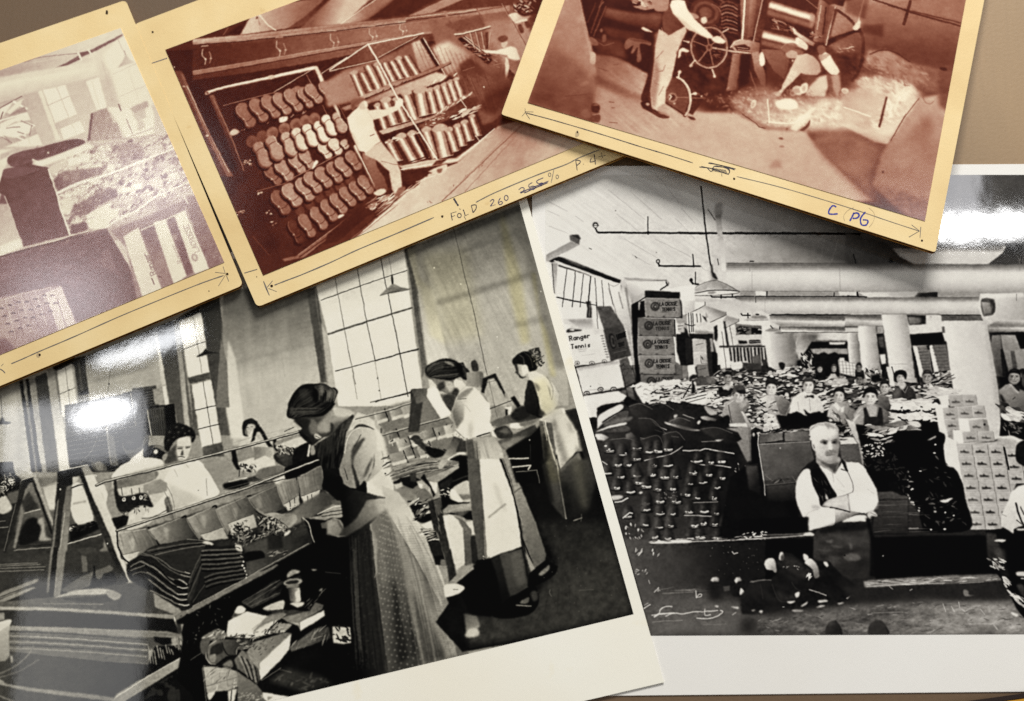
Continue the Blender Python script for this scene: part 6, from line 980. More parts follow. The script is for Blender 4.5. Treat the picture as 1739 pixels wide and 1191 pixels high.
# ---------------------------------------------------------------- print: man at the rubber boot racks
def draw_bootracks(c):
 p,ps,l,e,gr,nz,sp,z=c.p,c.ps,c.l,c.e,c.gr,c.nz,c.sp,c.z
 W=P_("0,0 .05,.5 .14,.86 .28,1 .42,.92 .55,.7 .66,.6 .76,.72 .86,.78 .95,.55 1,0")
 def sole(x0,y0,x1,y1,w,g,hl=None):
  d=np.array([x1 - x0,y1 - y0]);n=np.array([-d[1],d[0]]) / np.hypot(*d);o=np.array([x0,y0])
  a=np.array([o + d * t + n * w * k for t,k in W]);b=np.array([o + d * t - n * w * k for t,k in W[::-1]])
  sh=np.r_[a,b];off=np.array([-w * .25,w * .4])
  p(34,sh + off * 1.5,.6,.9);p(g * .62,sh + off * .6,.6);p(g,sh,.4)
  q=o + d * .7;l(g * .5,1.3,[q - n * w * .6,q + d * .03,q + n * w * .6],.9,1,.3)
  l(min(g + 55,240),1.1,[o + d * t + n * w * k * .94 for t,k in W[1:9]],.8,1,.3);l(g * .7,.9,[o + d * t - n * w * k for t,k in W[1:9]],.8,1)
  q=o + d * .58 + n * w * .7;e(236,q[0],q[1],7,7,0,.4,.9);l(min(g + 40,235),1.,[o + d * .74 + n * w * .6,o + d * .93 + n * w * .6],.7)
  e(g + 12,*(o + d * .25),w * .5,w * .4,50,1.2,.5)
 def boot(x0,y0,x1,y1,w,g=150,k=0):
  d=np.array([x1 - x0,y1 - y0],float);u=np.array([1.,-.25]);o=np.array([x0,y0],float)
  def strip(a,b,v,f): p(v,[o + u * w * a,o + u * w * b,o + d + u * w * b,o + d + u * w * a],f)
  strip(-.55,.55,60,.5);strip(-.46,.5,g * .8,.8);strip(-.3,.1,g + 35,1.2);strip(-.2,.02,226,.9);strip(.26,.46,74,.9);strip(.1,.24,g,.9)
  if k: ps(g + 20,[o + (-w * .5,0),o + (0,-w * .35),o + (w * .5,-w * .2),o + (w * .4,w * .1),o + (-w * .3,w * .22)],.8)
  l(206,1.2,[o + d + u * -w * .45,o + d + u * w * .45],.8,0,.4);l(50,1.,[o + d + u * -w * .45 + (0,7),o + d + u * w * .45 + (0,7)],.7)
 z()
 p(56,"200,-100 1300,-100 1300,600 200,600")
 gr(46,60,"300,100 700,300","200,-100 1300,-100 1300,600 200,600")
 # --- ceiling,pipes and the big beam (frame E)
 z(340,0,4.831)
 gr(60,78,"100,250 1700,0","-300,-300 2900,-300 2900,300 -300,420")
 l(110,2.,"190,290 230,230",.7);p(44,"200,290 380,170 330,285",1.2,.7)
 gr(190,110,"450,150 900,180","330,290 400,160 500,60 1040,-20 900,120 720,235",.8);gr(96,60,"760,200 1000,20","720,240 880,120 1040,-20 1180,-20 960,180",2.5);l(214,2.6,"490,130 560,210 620,250",.9,1,.5);e(60,465,150,8,12,30,.5);l(120,2.,"475,150 490,210",.5,0,1)
 gr(110,190,"950,100 1150,150","820,240 1000,60 1180,-100 1500,-100 1180,200 960,220",2.);gr(196,130,"1150,180 1400,80","1150,200 1480,-40 1640,-40 1340,160 1200,210",.8);l(220,1.3,"1160,195 1440,0",.8);gr(150,110,"1250,170 1500,80","1190,210 1340,130 1600,-20 1700,-20 1360,170",1.5,.8);p(150,"1700,140 2300,-150 2500,-150 1900,110",1.)
 p(58,"1380,160 1620,-20 2250,-180 1700,130",2.)
 p(150,"-60,330 400,295 1100,215 1739,150 2300,80 2300,150 1739,200 1080,270 300,350 -60,375",.6);gr(176,104,"600,250 610,330","-60,325 400,285 1100,205 1739,140 2300,80 2300,98 1739,160 1080,240 300,330 -60,355",.5);l(40,1.6,"-60,372 320,345 1080,262 1739,180 2300,105");l(190,1.,"0,350 600,300 1100,235 1739,158",.5);l(130,1.,"60,390 700,330 1200,265 1739,195 2300,120",.7);l(44,1.4,"60,405 700,345 1200,280 1739,212",.8)
 gr(64,130,"0,500 1400,300","-60,380 320,350 1080,275 1739,195 2300,120 2300,240 1739,285 1200,370 600,480 -60,590",.5);gr(58,70,"-60,450 600,400","-60,380 600,335 640,470 -60,590",3.,.6)
 gr(130,150,"0,600 1400,360","-60,585 400,510 900,420 1400,340 1739,282 2300,210 2300,222 1739,300 1400,365 900,455 400,545 -60,625",.5);l(190,1.,"-60,588 900,428 1739,285",.6);gr(70,120,"200,620 1400,420","-60,625 400,545 900,455 1400,365 1739,300 1739,340 1400,420 900,520 400,600 -60,660",.8);l(44,2.,"-60,625 400,545 900,457 1400,368",.6,0,.6)
 for x,y,s in ((30,440,1.),(640,370,1.),(1080,310,.9),(1400,265,.8),(1650,225,.7)):
  l(176,2.,[(x - 10,y - 30 * s),(x - 12,y + 20 * s),(x + 15,y + 50 * s),(x + 10,y + 90 * s)],.9,1,.3);l(150,1.8,[(x + 45 * s,y - 10),(x + 60 * s,y + 40 * s),(x + 50 * s,y + 80 * s)],.9,1,.3);e(220,x + 15,y + 50 * s,8,6,0,.3);e(200,x + 60 * s,y + 42 * s,10,6,0,.3);l(190,1.8,[(x - 20,y - 58 * s),(x + 35,y - 62 * s)],.8)
 # --- left posts (frame A)
 z(280,80,5.671)
 gr(84,66,"100,300 600,1000","90,230 160,235 640,1250 480,1250",.6);p(110,"150,255 175,260 450,880 660,1250 600,1250 420,900",.5);l(196,1.5,"215,380 420,820 620,1210",.95);l(150,1.,"195,390 400,820 560,1150",.8);l(40,2.,"240,400 470,880 640,1191",.7,0,.6);e(220,408,855,16,9,0,.3);e(190,185,382,14,8,0,.3);e(206,92,195,5,8)
 gr(110,60,"450,500 620,900","425,470 470,460 640,860 760,1191 720,1191 590,870",.6);l(150,1.3,"480,520 640,860 760,1191",.8);p(40,"240,330 420,440 590,870 680,1191 640,1191 440,860",3.,.7)
 # --- soles
 z(360,240,5.179)
 nz("100,0 900,300 900,900 300,1000",10,50,50,0,8)
 for x,y in ((770,610),(860,560),(945,500),(1040,450),(1130,405),(1215,345)): e(84,x,y,42,50,-40,.6)
 for q in ((690,690,790,900,46,72),(470,225,605,378,44,118),(572,170,705,338,54,156),(690,110,815,275,52,160),(785,75,895,235,46,158),(955,10,1045,145,48,200),(1045,-20,1135,112,48,204),(1145,-10,1195,62,32,176)): sole(*q)
 for q in ((545,437,675,637,60,112),(638,377,778,563,60,158),(758,327,890,515,58,160),(828,273,962,443,54,152),(925,232,1050,397,54,146),(1028,186,1142,357,52,142),(1098,148,1222,303,50,150),(1190,92,1305,247,48,138)): sole(*q)
 for q in ((778,642,900,838,48,128),(883,582,1005,768,50,138),(973,517,1095,697,50,134),(1053,462,1180,628,48,138),(1135,407,1260,565,46,136),(1220,358,1345,514,46,134),(1298,307,1410,457,44,138)): sole(*q)
 l(150,1.3,"400,440 620,380 720,330",.7);l(176,1.3,"720,320 960,200 1110,120",.7);ps(230,"880,245 910,170 935,185 900,235",.4);ps(230,"1110,680 1120,650 1165,645 1140,670",.4);for_w=((310,185),(420,460),(540,725),(500,630),(270,615),(225,640))
 for x,y in for_w: sp([(x - 25,y - 14),(x + 28,y - 20),(x + 26,y + 18),(x - 18,y + 20)],6,(3,7),(1.4,3),20,70,(150,215))
 # rack foot beam,sheen corner
 gr(120,96,"800,1000 1400,500","740,1010 1000,820 1330,570 1450,480 1450,540 1300,650 1000,860 820,1020 640,1060 620,1040",.5);l(170,1.2,"760,1000 1100,750 1450,490",.8);l(50,1.4,"770,1020 1100,780 1450,515",.9);l(160,1.,"800,1020 1150,760 1450,545",.7)
 p(70,"800,1040 1300,650 1450,650 1240,850 900,1010",.8);l(44,1.4,"480,750 600,1040",.7);l(100,1.,"360,840 500,1000",.8,0,.6)
 z(380,100,6.268)
 for x,y in ((410,830),(300,880),(520,790),(645,745),(765,700),(870,665),(965,640)): e(96 + (x > 500) * 30,x,y,60,66,30,1.);e(80,x + 10,y + 20,40,40,30,1.5,.6)
 for q in ((160,478,318,722,72,120),(298,426,455,660,66,130),(425,392,588,620,66,134),(545,366,708,586,62,142),(760,300,806,400,50,130),(662,326,828,552,60,142),(812,306,948,512,60,146),(882,277,1042,465,56,146),(1032,243,1150,430,52,140)): sole(*q)
 for q in ((492,1148,345,890,76,150),(622,1072,478,826,74,162),(762,1027,640,786,68,178),(888,967,748,742,66,206),(994,927,862,702,62,216),(1112,882,982,668,60,222),(1198,812,1062,602,58,220),(1292,787,1178,576,52,170)): sole(*q)
 # rails
 gr(214,226,"0,300 900,90","-170,345 0,295 480,190 940,85 990,78 1000,100 960,118 520,212 0,320 -190,378",.4);l(110,1.2,"-180,375 0,322 520,214 960,120",.9);l(226,1.5,"-170,350 0,300 480,195 950,92",.8);ps(200,"-190,355 -160,345 -140,370 -190,385",.5);e(60,-172,365,14,10,20,.3);ps(190,"470,190 530,178 540,205 490,225",.5)
 l(160,1.3,"0,500 170,455 540,360",.8);l(200,1.5,"540,355 920,130",.9);l(176,1.2,"880,175 940,280",.7);gr(196,220,"980,90 1050,240","960,95 1000,85 1070,240 1030,250",.5);p(200,"1145,450 1180,440 1240,590 1215,600",.6);l(120,1.3,"1170,400 1300,640",.8);l(214,1.6,"1040,160 1310,-10");l(206,1.6,"1120,140 1379,70");l(160,1.2,"1050,500 1095,590",.8)
 ps(236,"590,650 600,630 680,615 665,665 600,680",.4);ps(190,"65,790 110,750 165,780 100,820",.5);sp("130,780 230,740 230,770 160,790",5,(3,6),(1,2),-20,30,(140,200));sp("370,720 900,540 880,580 400,730",12,(3,8),(1,2),-20,30,(130,190));sp("200,1090 300,1080 300,1140 220,1140",8,(3,7),(1.4,3),20,70,(130,200))
 l(130,1.2,"0,650 200,1150",.8,0,.4)
 # --- wall behind and second rack (frame D)
 z(560,50,4.964)
 gr(150,110,"50,500 700,200","-60,460 120,350 420,250 740,90 800,60 900,300 560,480 260,600 -20,660",3.);gr(60,110,"0,350 400,200","-60,370 20,330 320,140 420,130 740,60 400,250 60,350",2.)
 gr(196,150,"700,150 860,330","690,120 760,90 900,310 760,380",1.2,.9);for_x=(725,760,800)
 for x in for_x: l(120,1.6,[(x,120),(x + 90,330)],.6,0,.6)
 p(44,"760,90 790,70 915,300 895,310",.6);l(226,1.7,"790,75 912,280 970,380",.95);p(36,"890,280 920,300 960,390 920,395",.6)
 # back wall of slats with the far worker
 gr(120,96,"900,200 1300,600","820,-100 2000,-260 1900,300 1380,780 1290,810 1180,560 960,330",2.);gr(214,130,"950,130 1200,330","860,150 1000,100 1160,190 1200,240 1100,330 980,390 920,280",5,.95);gr(150,170,"1390,-60 1700,100","1280,-60 1700,-120 1760,200 1480,330 1400,200",6,.8)
 for i in range(16): l(200 if i % 2 else 110,1.,[(880 + i * 22,130 + i * 8),(980 + i * 22,370 + i * 8)],.45)
 gr(76,110,"1200,300 1380,600","1090,300 1180,240 1380,400 1450,700 1300,800 1230,640 1120,520",3.)
 for i in range(20): l(150,.8,[(1080 + i * 16,380 + (i % 5) * 9),(1180 + i * 15,600 + (i % 7) * 12)],.5)
 for i in range(24): l(60,.9,[(1070 + i * 15,400 + (i % 4) * 9),(1190 + i * 12,640 + (i % 6) * 10)],.5)
 e(240,1299,487,6,6)
 # upright boots,three shelves
 ps(150,"110,400 170,390 180,410 140,430",.8)
 for i,q in enumerate(((205,370,285,560,66),(275,368,350,520,56),(325,305,425,505,80),(400,298,480,470,62),(465,282,545,440,60),(525,268,605,415,60),(580,246,665,405,62),(645,226,745,385,64))): boot(*q,150,i % 3 == 0)
 gr(170,130,"300,580 900,340","250,570 520,455 760,375 1020,270 1030,285 900,350 700,420 560,480 300,585",.6);l(50,1.4,"300,585 560,485 900,352 1020,290",.9);l(70,1.2,"380,550 640,455",.9);sp("380,540 700,420 700,440 400,560",10,(4,9),(1,2),-22,20,(40,60))
 gr(150,196,"300,620 900,450","90,660 300,600 560,490 900,360 1000,390 960,430 760,500 560,560 420,600 130,690",1.2);l(60,1.3,"90,665 200,620",.8);sp("800,470 1090,360 1090,375 820,480",14,(8,16),(2.5,4),-20,14,(176,220))
 for q in ((400,640,475,845,60),(470,600,555,805,96),(560,590,640,780,66),(645,540,730,765,92),(765,520,805,725,118),(845,515,895,705,74),(905,495,965,680,70),(965,470,1025,650,66),(1015,445,1072,615,62),(1065,425,1120,580,56)): boot(*q,160,1)
 gr(190,130,"450,880 1100,600","410,860 690,780 860,735 1080,590 1200,525 1210,545 1100,610 880,750 700,810 450,895",.6);l(44,1.8,"440,895 700,812 880,755",.9);sp("880,720 1200,530 1200,550 880,740",12,(6,14),(2,3),-30,14,(180,226));gr(110,70,"900,760 1240,600","740,820 900,740 1120,600 1240,560 1250,640 1000,760 800,850",1.5,.8);sp("760,800 1000,690 1000,760 780,850",30,(4,9),(2,4),10,50,(60,226));l(226,1.4,"1100,590 1150,660");sp("1030,700 1260,640 1250,700 1010,780",16,(12,20),(3,5),-8,12,(170,226))
 p(46,"440,900 740,820 760,850 480,950",1.)
 for q in ((500,950,585,1110,66),(600,905,720,1120,92),(690,880,805,1090,84),(815,850,895,1085,84),(925,840,985,1075,128),(1005,850,1068,1030,76),(1075,815,1125,985,70),(1135,785,1185,940,66),(1195,735,1255,900,58)): boot(*q,160,1)
 sp("450,940 760,850 760,880 480,960",14,(6,12),(2,4),-15,25,(150,226));ps(46,"715,905 740,900 830,1070 810,1090 760,990",.8)
 l(226,3.2,"325,130 420,290 560,560 920,1120",1,0,.2);l(120,1.,"335,125 428,290 568,555 930,1118",.8);l(226,2.4,"0,345 320,130 790,35");l(150,1.,"0,352 320,138",.6);l(206,1.6,"0,355 400,262",.9);l(60,3.,"410,245 740,65",.7,0,.4);l(206,1.4,"410,240 740,62",.9)
 gr(190,210,"620,1180 1390,900","580,1150 830,1100 1060,1090 1390,850 1390,890 1080,1120 900,1150 620,1191",.8);l(60,2.,"600,1150 860,1095",.8);l(50,2.2,"620,1140 830,1070",.9);l(50,2.4,"1050,1060 1250,920",.9,0,.6);l(232,1.7,"600,1185 870,1135 1070,1105 1390,840");p(50,"860,1150 940,1140 1000,1090 900,1110",1.,.8);l(226,1.4,"1230,900 1260,940")
 # floor
 z(560,190,4.3475)
 gr(206,160,"600,600 1500,300","180,940 560,600 730,460 940,380 1240,110 1420,60 2200,100 2200,700 700,960",.8);gr(110,190,"1300,100 1500,350","1240,110 1420,40 2200,60 2200,400 1500,420",14,.7)
 for a,b,g,w in (("830,660 1430,90",0,110,1.8),("1000,590 1440,110",0,140,1.6),("900,590 1380,110",0,150,1.1),("160,940 400,740",0,120,2.),("250,880 560,620",0,226,2.),("210,920 500,690",0,130,1.2),("640,520 780,470",0,226,1.6)): l(g,w,a,.8,0,.5)
 sp("940,520 1200,350 1160,380 900,560",8,(3,7),(1,2),-40,30,(120,150));nz("560,620 1240,120 2200,100 2200,700 700,940 200,940",7,40,12,-35,4);sp("360,700 640,540 700,520 620,560 400,740",34,(14,40),(1,2.4),-14,10,(90,235));sp("720,660 770,650 760,690 730,690",4,(2,5),(1,1.6),60,40,(130,150))
 p(64,"540,470 730,440 720,480 550,520",.8);ps(206,"730,440 860,390 850,450 800,470 750,450",.6);ps(120,"790,430 830,420 820,450 800,455",.8);p(56,"-20,910 240,690 440,650 260,790 60,960 -40,980",.8);ps(150,"280,700 340,670 350,700 310,730",.6);l(235,1.6,"300,720 330,715 345,680",.9,1);sp("270,690 360,670 350,730 290,760",10,(4,8),(1,2),30,60,(60,226))
 # --- worker (frame G)
 z(560,150,5.955)
 gr(200,120,"270,600 340,700","240,590 265,570 470,1000 450,1020",.5);l(226,1.8,"255,585 460,1000")
 gr(140,96,"400,680 560,1000","330,650 460,690 490,780 560,860 600,1020 540,1080 460,1020 400,860 340,740",.8);p(60,"455,690 500,720 590,820 640,1030 600,1060 550,900 480,800",1.);
 gr(196,206,"400,600 700,1050","350,640 520,540 560,590 680,740 720,850 730,1000 660,1090 630,1020 600,840 470,730 360,680",.8);l(120,1.2,"520,740 640,770 690,775",.8,1);p(150,"600,840 640,1000 660,1080 640,1040",1.5,.7);ps(120,"700,1010 760,1000 760,1040 690,1090 660,1090",.8)
 gr(226,214,"200,400 480,300","175,300 235,240 300,180 360,170 400,225 560,215 660,180 700,110 740,110 730,170 680,230 560,290 440,325 460,420 520,540 470,570 370,650 300,640 230,500 195,400",.6);p(190,"190,400 230,500 320,650 290,560 250,480",2.,.6);ps(226,"660,180 700,105 745,130 730,180 690,200",.5);l(96,1.4,"410,485 450,470",.9);l(120,1.2,"450,400 520,545",.8,0,.4);l(176,1.,"380,230 440,320",.4,0,.6)
 ps(196,"300,170 340,125 370,140 385,190 340,220 300,210",.8);ps(120,"215,160 230,120 280,105 350,110 370,125 330,135 270,180 230,230",.8);ps(96,"220,180 250,140 300,115 340,120 270,150 235,220",1.2,.8);ps(220,"350,140 375,140 385,185 360,195",.6)
 ps(206,"440,1060 520,1020 565,1030 560,1060 490,1090",.6);ps(120,"540,1090 620,1080 600,1110 550,1120",.8);sp("500,1090 700,1080 680,1191 480,1191",24,(10,30),(1.4,3),-12,14,(100,235))
 # --- far worker and press (frame F)
 z(690,0,5.954)
 gr(110,150,"0,150 700,100","0,180 380,120 900,70 1050,60 1050,110 760,150 400,180 0,240",1.);l(206,1.6,"0,190 320,150 700,105",.8);l(50,2.,"0,215 400,165 720,120",.8);l(60,2.4,"740,110 1000,70",.5,0,.8)
 p(96,"390,250 760,150 800,260 520,330",2.);l(130,2.4,"385,125 450,240",.9);gr(150,80,"400,150 450,240","375,125 400,120 465,240 440,245",.6);l(110,2.2,"715,90 790,250",.8);l(150,1.4,"965,40 1200,460",.9);l(60,1.,"975,40 1210,460",.7);gr(220,170,"1040,150 1200,180","1030,150 1110,130 1180,180 1260,170 1230,210 1080,220",1.);ps(56,"1080,60 1180,20 1260,0 1400,-40 1400,100 1240,160 1150,150",1.);sp("1080,20 1300,0 1300,120 1100,160",40,(4,12),(2,5),20,70,(40,190));ps(84,"1125,270 1160,245 1190,320 1160,340",.8);ps(84,"1195,220 1230,210 1250,270 1220,290",.8);p(206,"1090,220 1220,195 1230,215 1100,240",.8);p(60,"1230,200 1400,-20 1360,100 1250,330",2.,.7)
 l(210,3.,"490,350 570,345 700,310 850,270",.9,0,.4);l(60,1.3,"500,370 700,325 860,285",.9);p(46,"520,395 560,380 880,600 830,660 700,560",.8);sp("560,420 860,560 840,660 640,520",50,(5,14),(1.5,3.5),40,40,(30,200));p(206,"570,380 600,370 780,520 740,520",.8);l(50,1.6,"580,370 780,530")
 for a,b in ((640,690),(700,745),(760,790),(810,815),(850,830)): l(200,1.6,[(a,330),(b,500)],.7);l(84,1.2,[(a + 14,330),(b + 12,500)],.7)
 p(76,"800,330 825,325 830,500 805,500",.8);ps(150,"850,270 880,260 860,480 840,490",1.,.7)
 gr(220,206,"900,520 1130,580","760,505 900,515 1000,490 1060,470 1110,490 1150,600 1090,630 1040,600 1020,560 900,545 800,540",.8);ps(190,"960,410 1010,400 1025,450 990,490 965,470",.8);ps(96,"925,400 950,370 1000,362 1030,385 1010,420 960,430",.7);gr(110,150,"1040,640 1080,760","1030,600 1150,620 1100,800 1010,780",1.2,.8);ps(206,"1005,590 1030,610 1040,700 1015,790 1000,770",.6);p(60,"1040,700 1100,760 1070,830 1020,790",1.);sp("880,560 1000,560 1000,700 900,680",12,(6,20),(1,2),40,40,(90,200),.7)
 l(190,1.,"570,720 690,680",.5);gr(84,50,"1000,800 1050,900","880,700 1090,780 1060,960 900,1191 740,1100",8,.7)
 z()
# ---------------------------------------------------------------- print: two men at the calender machine
def draw_machine(c):
 p,ps,l,e,gr,nz,sp,z=c.p,c.ps,c.l,c.e,c.gr,c.nz,c.sp,c.z
 z()
 p(60,"700,-400 2000,-400 2000,600 700,600");gr(50,90,"1000,0 1640,100","700,-400 2000,-400 2000,200 700,200")
 z(1260,100,5.179)
 gr(186,176,"0,600 400,1100","-1500,480 -60,470 200,620 560,640 680,800 880,1000 1150,1250 400,1300 -900,1000",4.)
 # --- left: tall hopper,dark bay,floor (frame A)
 z(890,0,5.179)
 gr(152,178,"800,700 1200,1050","560,560 800,520 1100,640 1502,960 1900,1250 900,1400 300,1100",16.);gr(110,170,"700,500 1050,800","600,480 780,500 1080,640 1040,860 800,760 640,690",4);nz("600,500 1080,640 1502,1100 900,1191 600,900",10,60,5,25,3)
 p(44,"480,-30 1300,-30 1240,300 1140,640 1080,650 860,520 620,450 560,320",2.);gr(56,84,"560,350 900,480","590,330 860,360 900,520 640,460",5.);gr(84,70,"700,250 1050,340","690,240 1040,300 1060,380 760,330",4.,.7)
 gr(96,54,"900,120 880,240","720,70 1000,120 1220,120 1190,270 1000,240 700,150",3.);gr(54,44,"800,0 800,80","730,-20 1000,-20 1000,100 720,60",4)
 for q,w,g in (("690,0 590,290",3.,84),("720,60 610,320",2.6,90),("630,30 560,200",2.4,70),("660,70 700,20",2.,110)): l(g,w,q,.9,0,.6)
 e(110,680,270,12,18,0,.5);l(104,2.,"600,340 640,370 700,405 790,380",.8,0,.5);ps(130,"570,330 630,350 650,400 590,400",1.,.7);ps(96,"690,310 720,310 720,360 690,370",.8)
 ps(110,"880,400 930,340 1100,370 1110,405 1020,390 1030,530 990,540 1000,420 960,470 940,470 960,400 900,440",1.);ps(84,"930,340 1100,370 1090,380 950,360",.7);ps(206,"1030,250 1060,245 1130,285 1100,285 1050,270",.6);ps(150,"930,-10 1030,20 1020,50 960,60 1060,90 1180,60 1240,-20",1.);sp("940,-10 1240,-20 1230,60 960,70",22,(6,14),(3,6),20,40,(60,206))
 gr(130,150,"150,500 560,300","340,-20 480,-20 560,320 625,560 640,750 600,1090 20,900",.8);gr(72,110,"60,880 420,620","20,900 120,650 220,400 480,560 640,760 590,1090",9,.95);gr(96,84,"350,900 600,950","340,840 600,830 590,1090 330,990",5,.7);gr(150,170,"480,50 620,560","470,-20 495,-20 570,320 630,550 600,570 540,320",1.,.8);l(190,1.3,"485,0 560,300",.6,0,.6);ps(176,"590,460 630,480 625,560 595,570 580,540",.6);l(70,1.4,"360,850 550,832",.6,0,.6);l(84,1.6,"600,830 590,930",.5,0,1);nz("340,-20 480,-20 640,750 600,1090 20,900",6,30,30,0,3)
 p(150,"480,740 560,710 570,740 500,760",3.,.6);ps(60,"590,930 620,910 665,930 660,990 640,1000 600,990",.6);ps(130,"600,930 640,915 650,930",.8,.7);ps(84,"560,1040 600,1010 660,1010 670,1050 650,1080 580,1070",.8);ps(110,"500,990 560,960 590,1030 540,1040",2.,.8);l(170,1.4,"600,1015 650,1010",.7)
 gr(84,130,"640,700 1000,880","620,650 760,720 1060,860 1080,920 900,860 700,780 620,740",5.,.9);for_q=("650,600 730,625","790,575 830,570","750,900 790,905","770,950 795,950","750,1080 820,1085")
 for q in for_q: l(90,1.6,q,.8,0,.4)
 # worker legs and boots
 gr(60,44,"1080,850 1140,500","1140,290 1200,300 1180,560 1130,800 1120,900 1030,890 1030,840 1080,700",.8);ps(50,"1030,900 1110,890 1130,960 1250,1000 1275,1035 1210,1040 1110,990 1040,950",.8);e(170,1085,920,18,15,0,.5);ps(130,"1180,1000 1240,1005 1275,1035 1220,1040",.8)
 # --- machine (frame B)
 z(1080,0,5.414)
 gr(46,60,"500,300 700,900","420,-40 1200,-40 1200,860 900,860 640,900 520,1060 260,940 290,780 380,480",1.2);nz("430,0 1191,0 1191,860 520,880",20,16,12,30,2);sp("450,0 960,0 960,600 430,600",60,(8,26),(2,6),20,60,(34,120),.7)
 for r,g in ((150,70),(120,96),(90,60),(60,100)): e(g,640,120,r,r * .85,20,1.,.9)
 l(120,2.6,"700,40 760,80 790,150 790,230",.8,1,.5)
 for i in range(9): l(150 if i % 2 else 96,2.4,[(780 + i * 4,40 + i * 32),(830,18 + i * 34),(890,30 + i * 34),(930,60 + i * 32)],.85,1,.5);l(34,2.,[(785,58 + i * 32),(840,36 + i * 34),(900,50 + i * 34)],.8,1,.5)
 ps(150,"480,120 540,130 580,160 540,180 490,150",.8);ps(206,"600,170 640,160 655,200 620,225 600,200",.8)
 # hand wheel upper
 def wheel(x,y,rx,ry,rot,sp_,g):
  t=np.linspace(0,2 * math.pi,40);R=math.radians(rot)
  def ring(k): u,v=rx * k * np.cos(t),ry * k * np.sin(t);return np.c_[x + u * math.cos(R) - v * math.sin(R),y + u * math.sin(R) + v * math.cos(R)]
  l(60,5.6,ring(1.),1,0,.6);l(g,3.6,ring(1.),1,0,.5);l(g + 45,1.3,ring(1.02)[:22],.8,0,.4);l(70,1.2,ring(.88),.9)
  for a in sp_: a=math.radians(a);l(g,2.4,[(x,y),(x + rx * .9 * math.cos(a),y + ry * .9 * math.sin(a))],.9,0,.4);l(70,1.,[(x + 6,y + 6),(x + rx * .85 * math.cos(a) + 6,y + ry * .85 * math.sin(a) + 6)],.6)
  e(g - 20,x,y,30,34,0,.6);e(70,x,y,14,16,0,.5)
 p(38,"560,300 700,290 820,330 820,560 690,620 560,560",6.,.6)
 wheel(672,440,165,185,0,(10,75,130,200,260,320),140);l(170,3.6,"710,445 800,460 920,480",.9,0,.4);l(50,5.,"720,415 800,430",.8);sp("700,470 790,480 770,540 700,530",10,(6,14),(1.4,2.6),10,30,(60,150))
 for q in ("700,640 720,700","480,390 440,380","540,560 500,610","800,300 850,270"): l(200,3.,q,.9,0,.4)
 e(214,722,705,14,13,0,.4);e(190,508,605,20,14,-40,.5);ps(214,"400,460 440,445 490,470 470,485 420,480 410,520 385,540 390,490",.6);e(226,485,390,10,10,0,.4)
 # lower wheel
 gr(96,76,"290,900 470,800","270,800 340,710 430,740 490,860 480,980 440,1060 260,940",.8)
 l(140,2.,"300,900 480,900",.7,0,.4);e(150,335,900,44,46,0,.6);e(70,335,900,30,30,0,.4);l(226,3.,"310,915 325,890 315,880",.8);e(206,355,955,10,10,0,.4)
 l(60,6.,"370,715 440,760 490,850 500,930 480,1010 450,1065",.9,1,.5);l(190,4.2,"380,715 445,760 490,850 500,930 485,1010 455,1060",1,1,.4);l(226,1.6,"395,718 455,765 498,850 505,930",.8,1,.3);l(214,3.,"390,715 400,670");e(220,403,665,16,16,0,.4);l(200,2.4,"510,870 550,860");ps(214,"520,865 545,850 562,865 545,880",.4);e(230,603,887,9,9,0,.4);l(150,1.4,"510,905 640,905",.7,0,.4);ps(56,"470,1070 520,1080 550,1105 510,1105",.8);p(40,"262,935 450,1055 430,1060 262,950",.6,.8)
 # frames right
 gr(120,60,"960,200 1110,260","960,-20 1191,-20 1100,370 970,380",1.);l(214,4.,"1003,0 975,410",1,0,.4);l(90,1.6,"1015,0 990,380",.8);gr(140,96,"1020,150 1090,170","1050,-20 1110,-20 1070,340 1020,350",.8);l(190,2.4,"1165,0 1080,380",.9);gr(80,60,"1100,300 1180,100","1175,-20 1200,-20 1200,200 1130,380 1085,380",.8)
 gr(170,110,"1000,400 1100,470","870,430 900,380 960,365 1040,370 1140,400 1140,470 1040,500 920,480",1.);p(46,"900,430 1000,410 1050,440 1040,480 930,470",.8);l(200,2.6,"870,440 910,390 960,370",.9,1,.3);for_q=("930,440 1030,450","940,460 1040,470","1000,490 1080,500");l(190,3.,"860,470 950,485 1050,495",.9,0,.3)
 for q in for_q: l(190,1.6,q,.8)
 gr(140,90,"860,650 960,680","890,500 980,490 920,830 830,840",.8);gr(150,100,"1080,560 1180,700","1060,490 1130,470 1191,700 1191,800 1150,780 1090,650",.8);ps(226,"1140,500 1170,480 1185,590 1150,610 1135,560",.6);l(110,2.6,"1040,640 1080,760 1120,860",.8,0,.5);p(40,"960,500 1060,500 1040,760 940,840",2.5,.9)
 # worker
 gr(190,205,"200,500 400,700","210,270 290,310 460,230 465,290 380,480 330,720 275,830 265,1000 190,1020 145,980 130,840 160,640 180,420",.8);gr(120,190,"170,600 240,560","180,300 230,320 215,700 180,980 145,980 130,840 165,620",3.,.7);for_q=("170,640 240,660 270,600","160,680 240,650","160,760 210,785","190,540 250,470","210,880 250,800","370,500 420,400")
 for q in for_q: l(120,1.4,q,.7,1,.5)
 gr(96,76,"250,200 400,250","270,80 330,60 400,190 460,240 300,330 250,280 240,160",.8);ps(150,"140,0 200,-20 300,-20 290,90 220,110 170,90",1.);l(180,1.4,"235,260 245,290",.8)
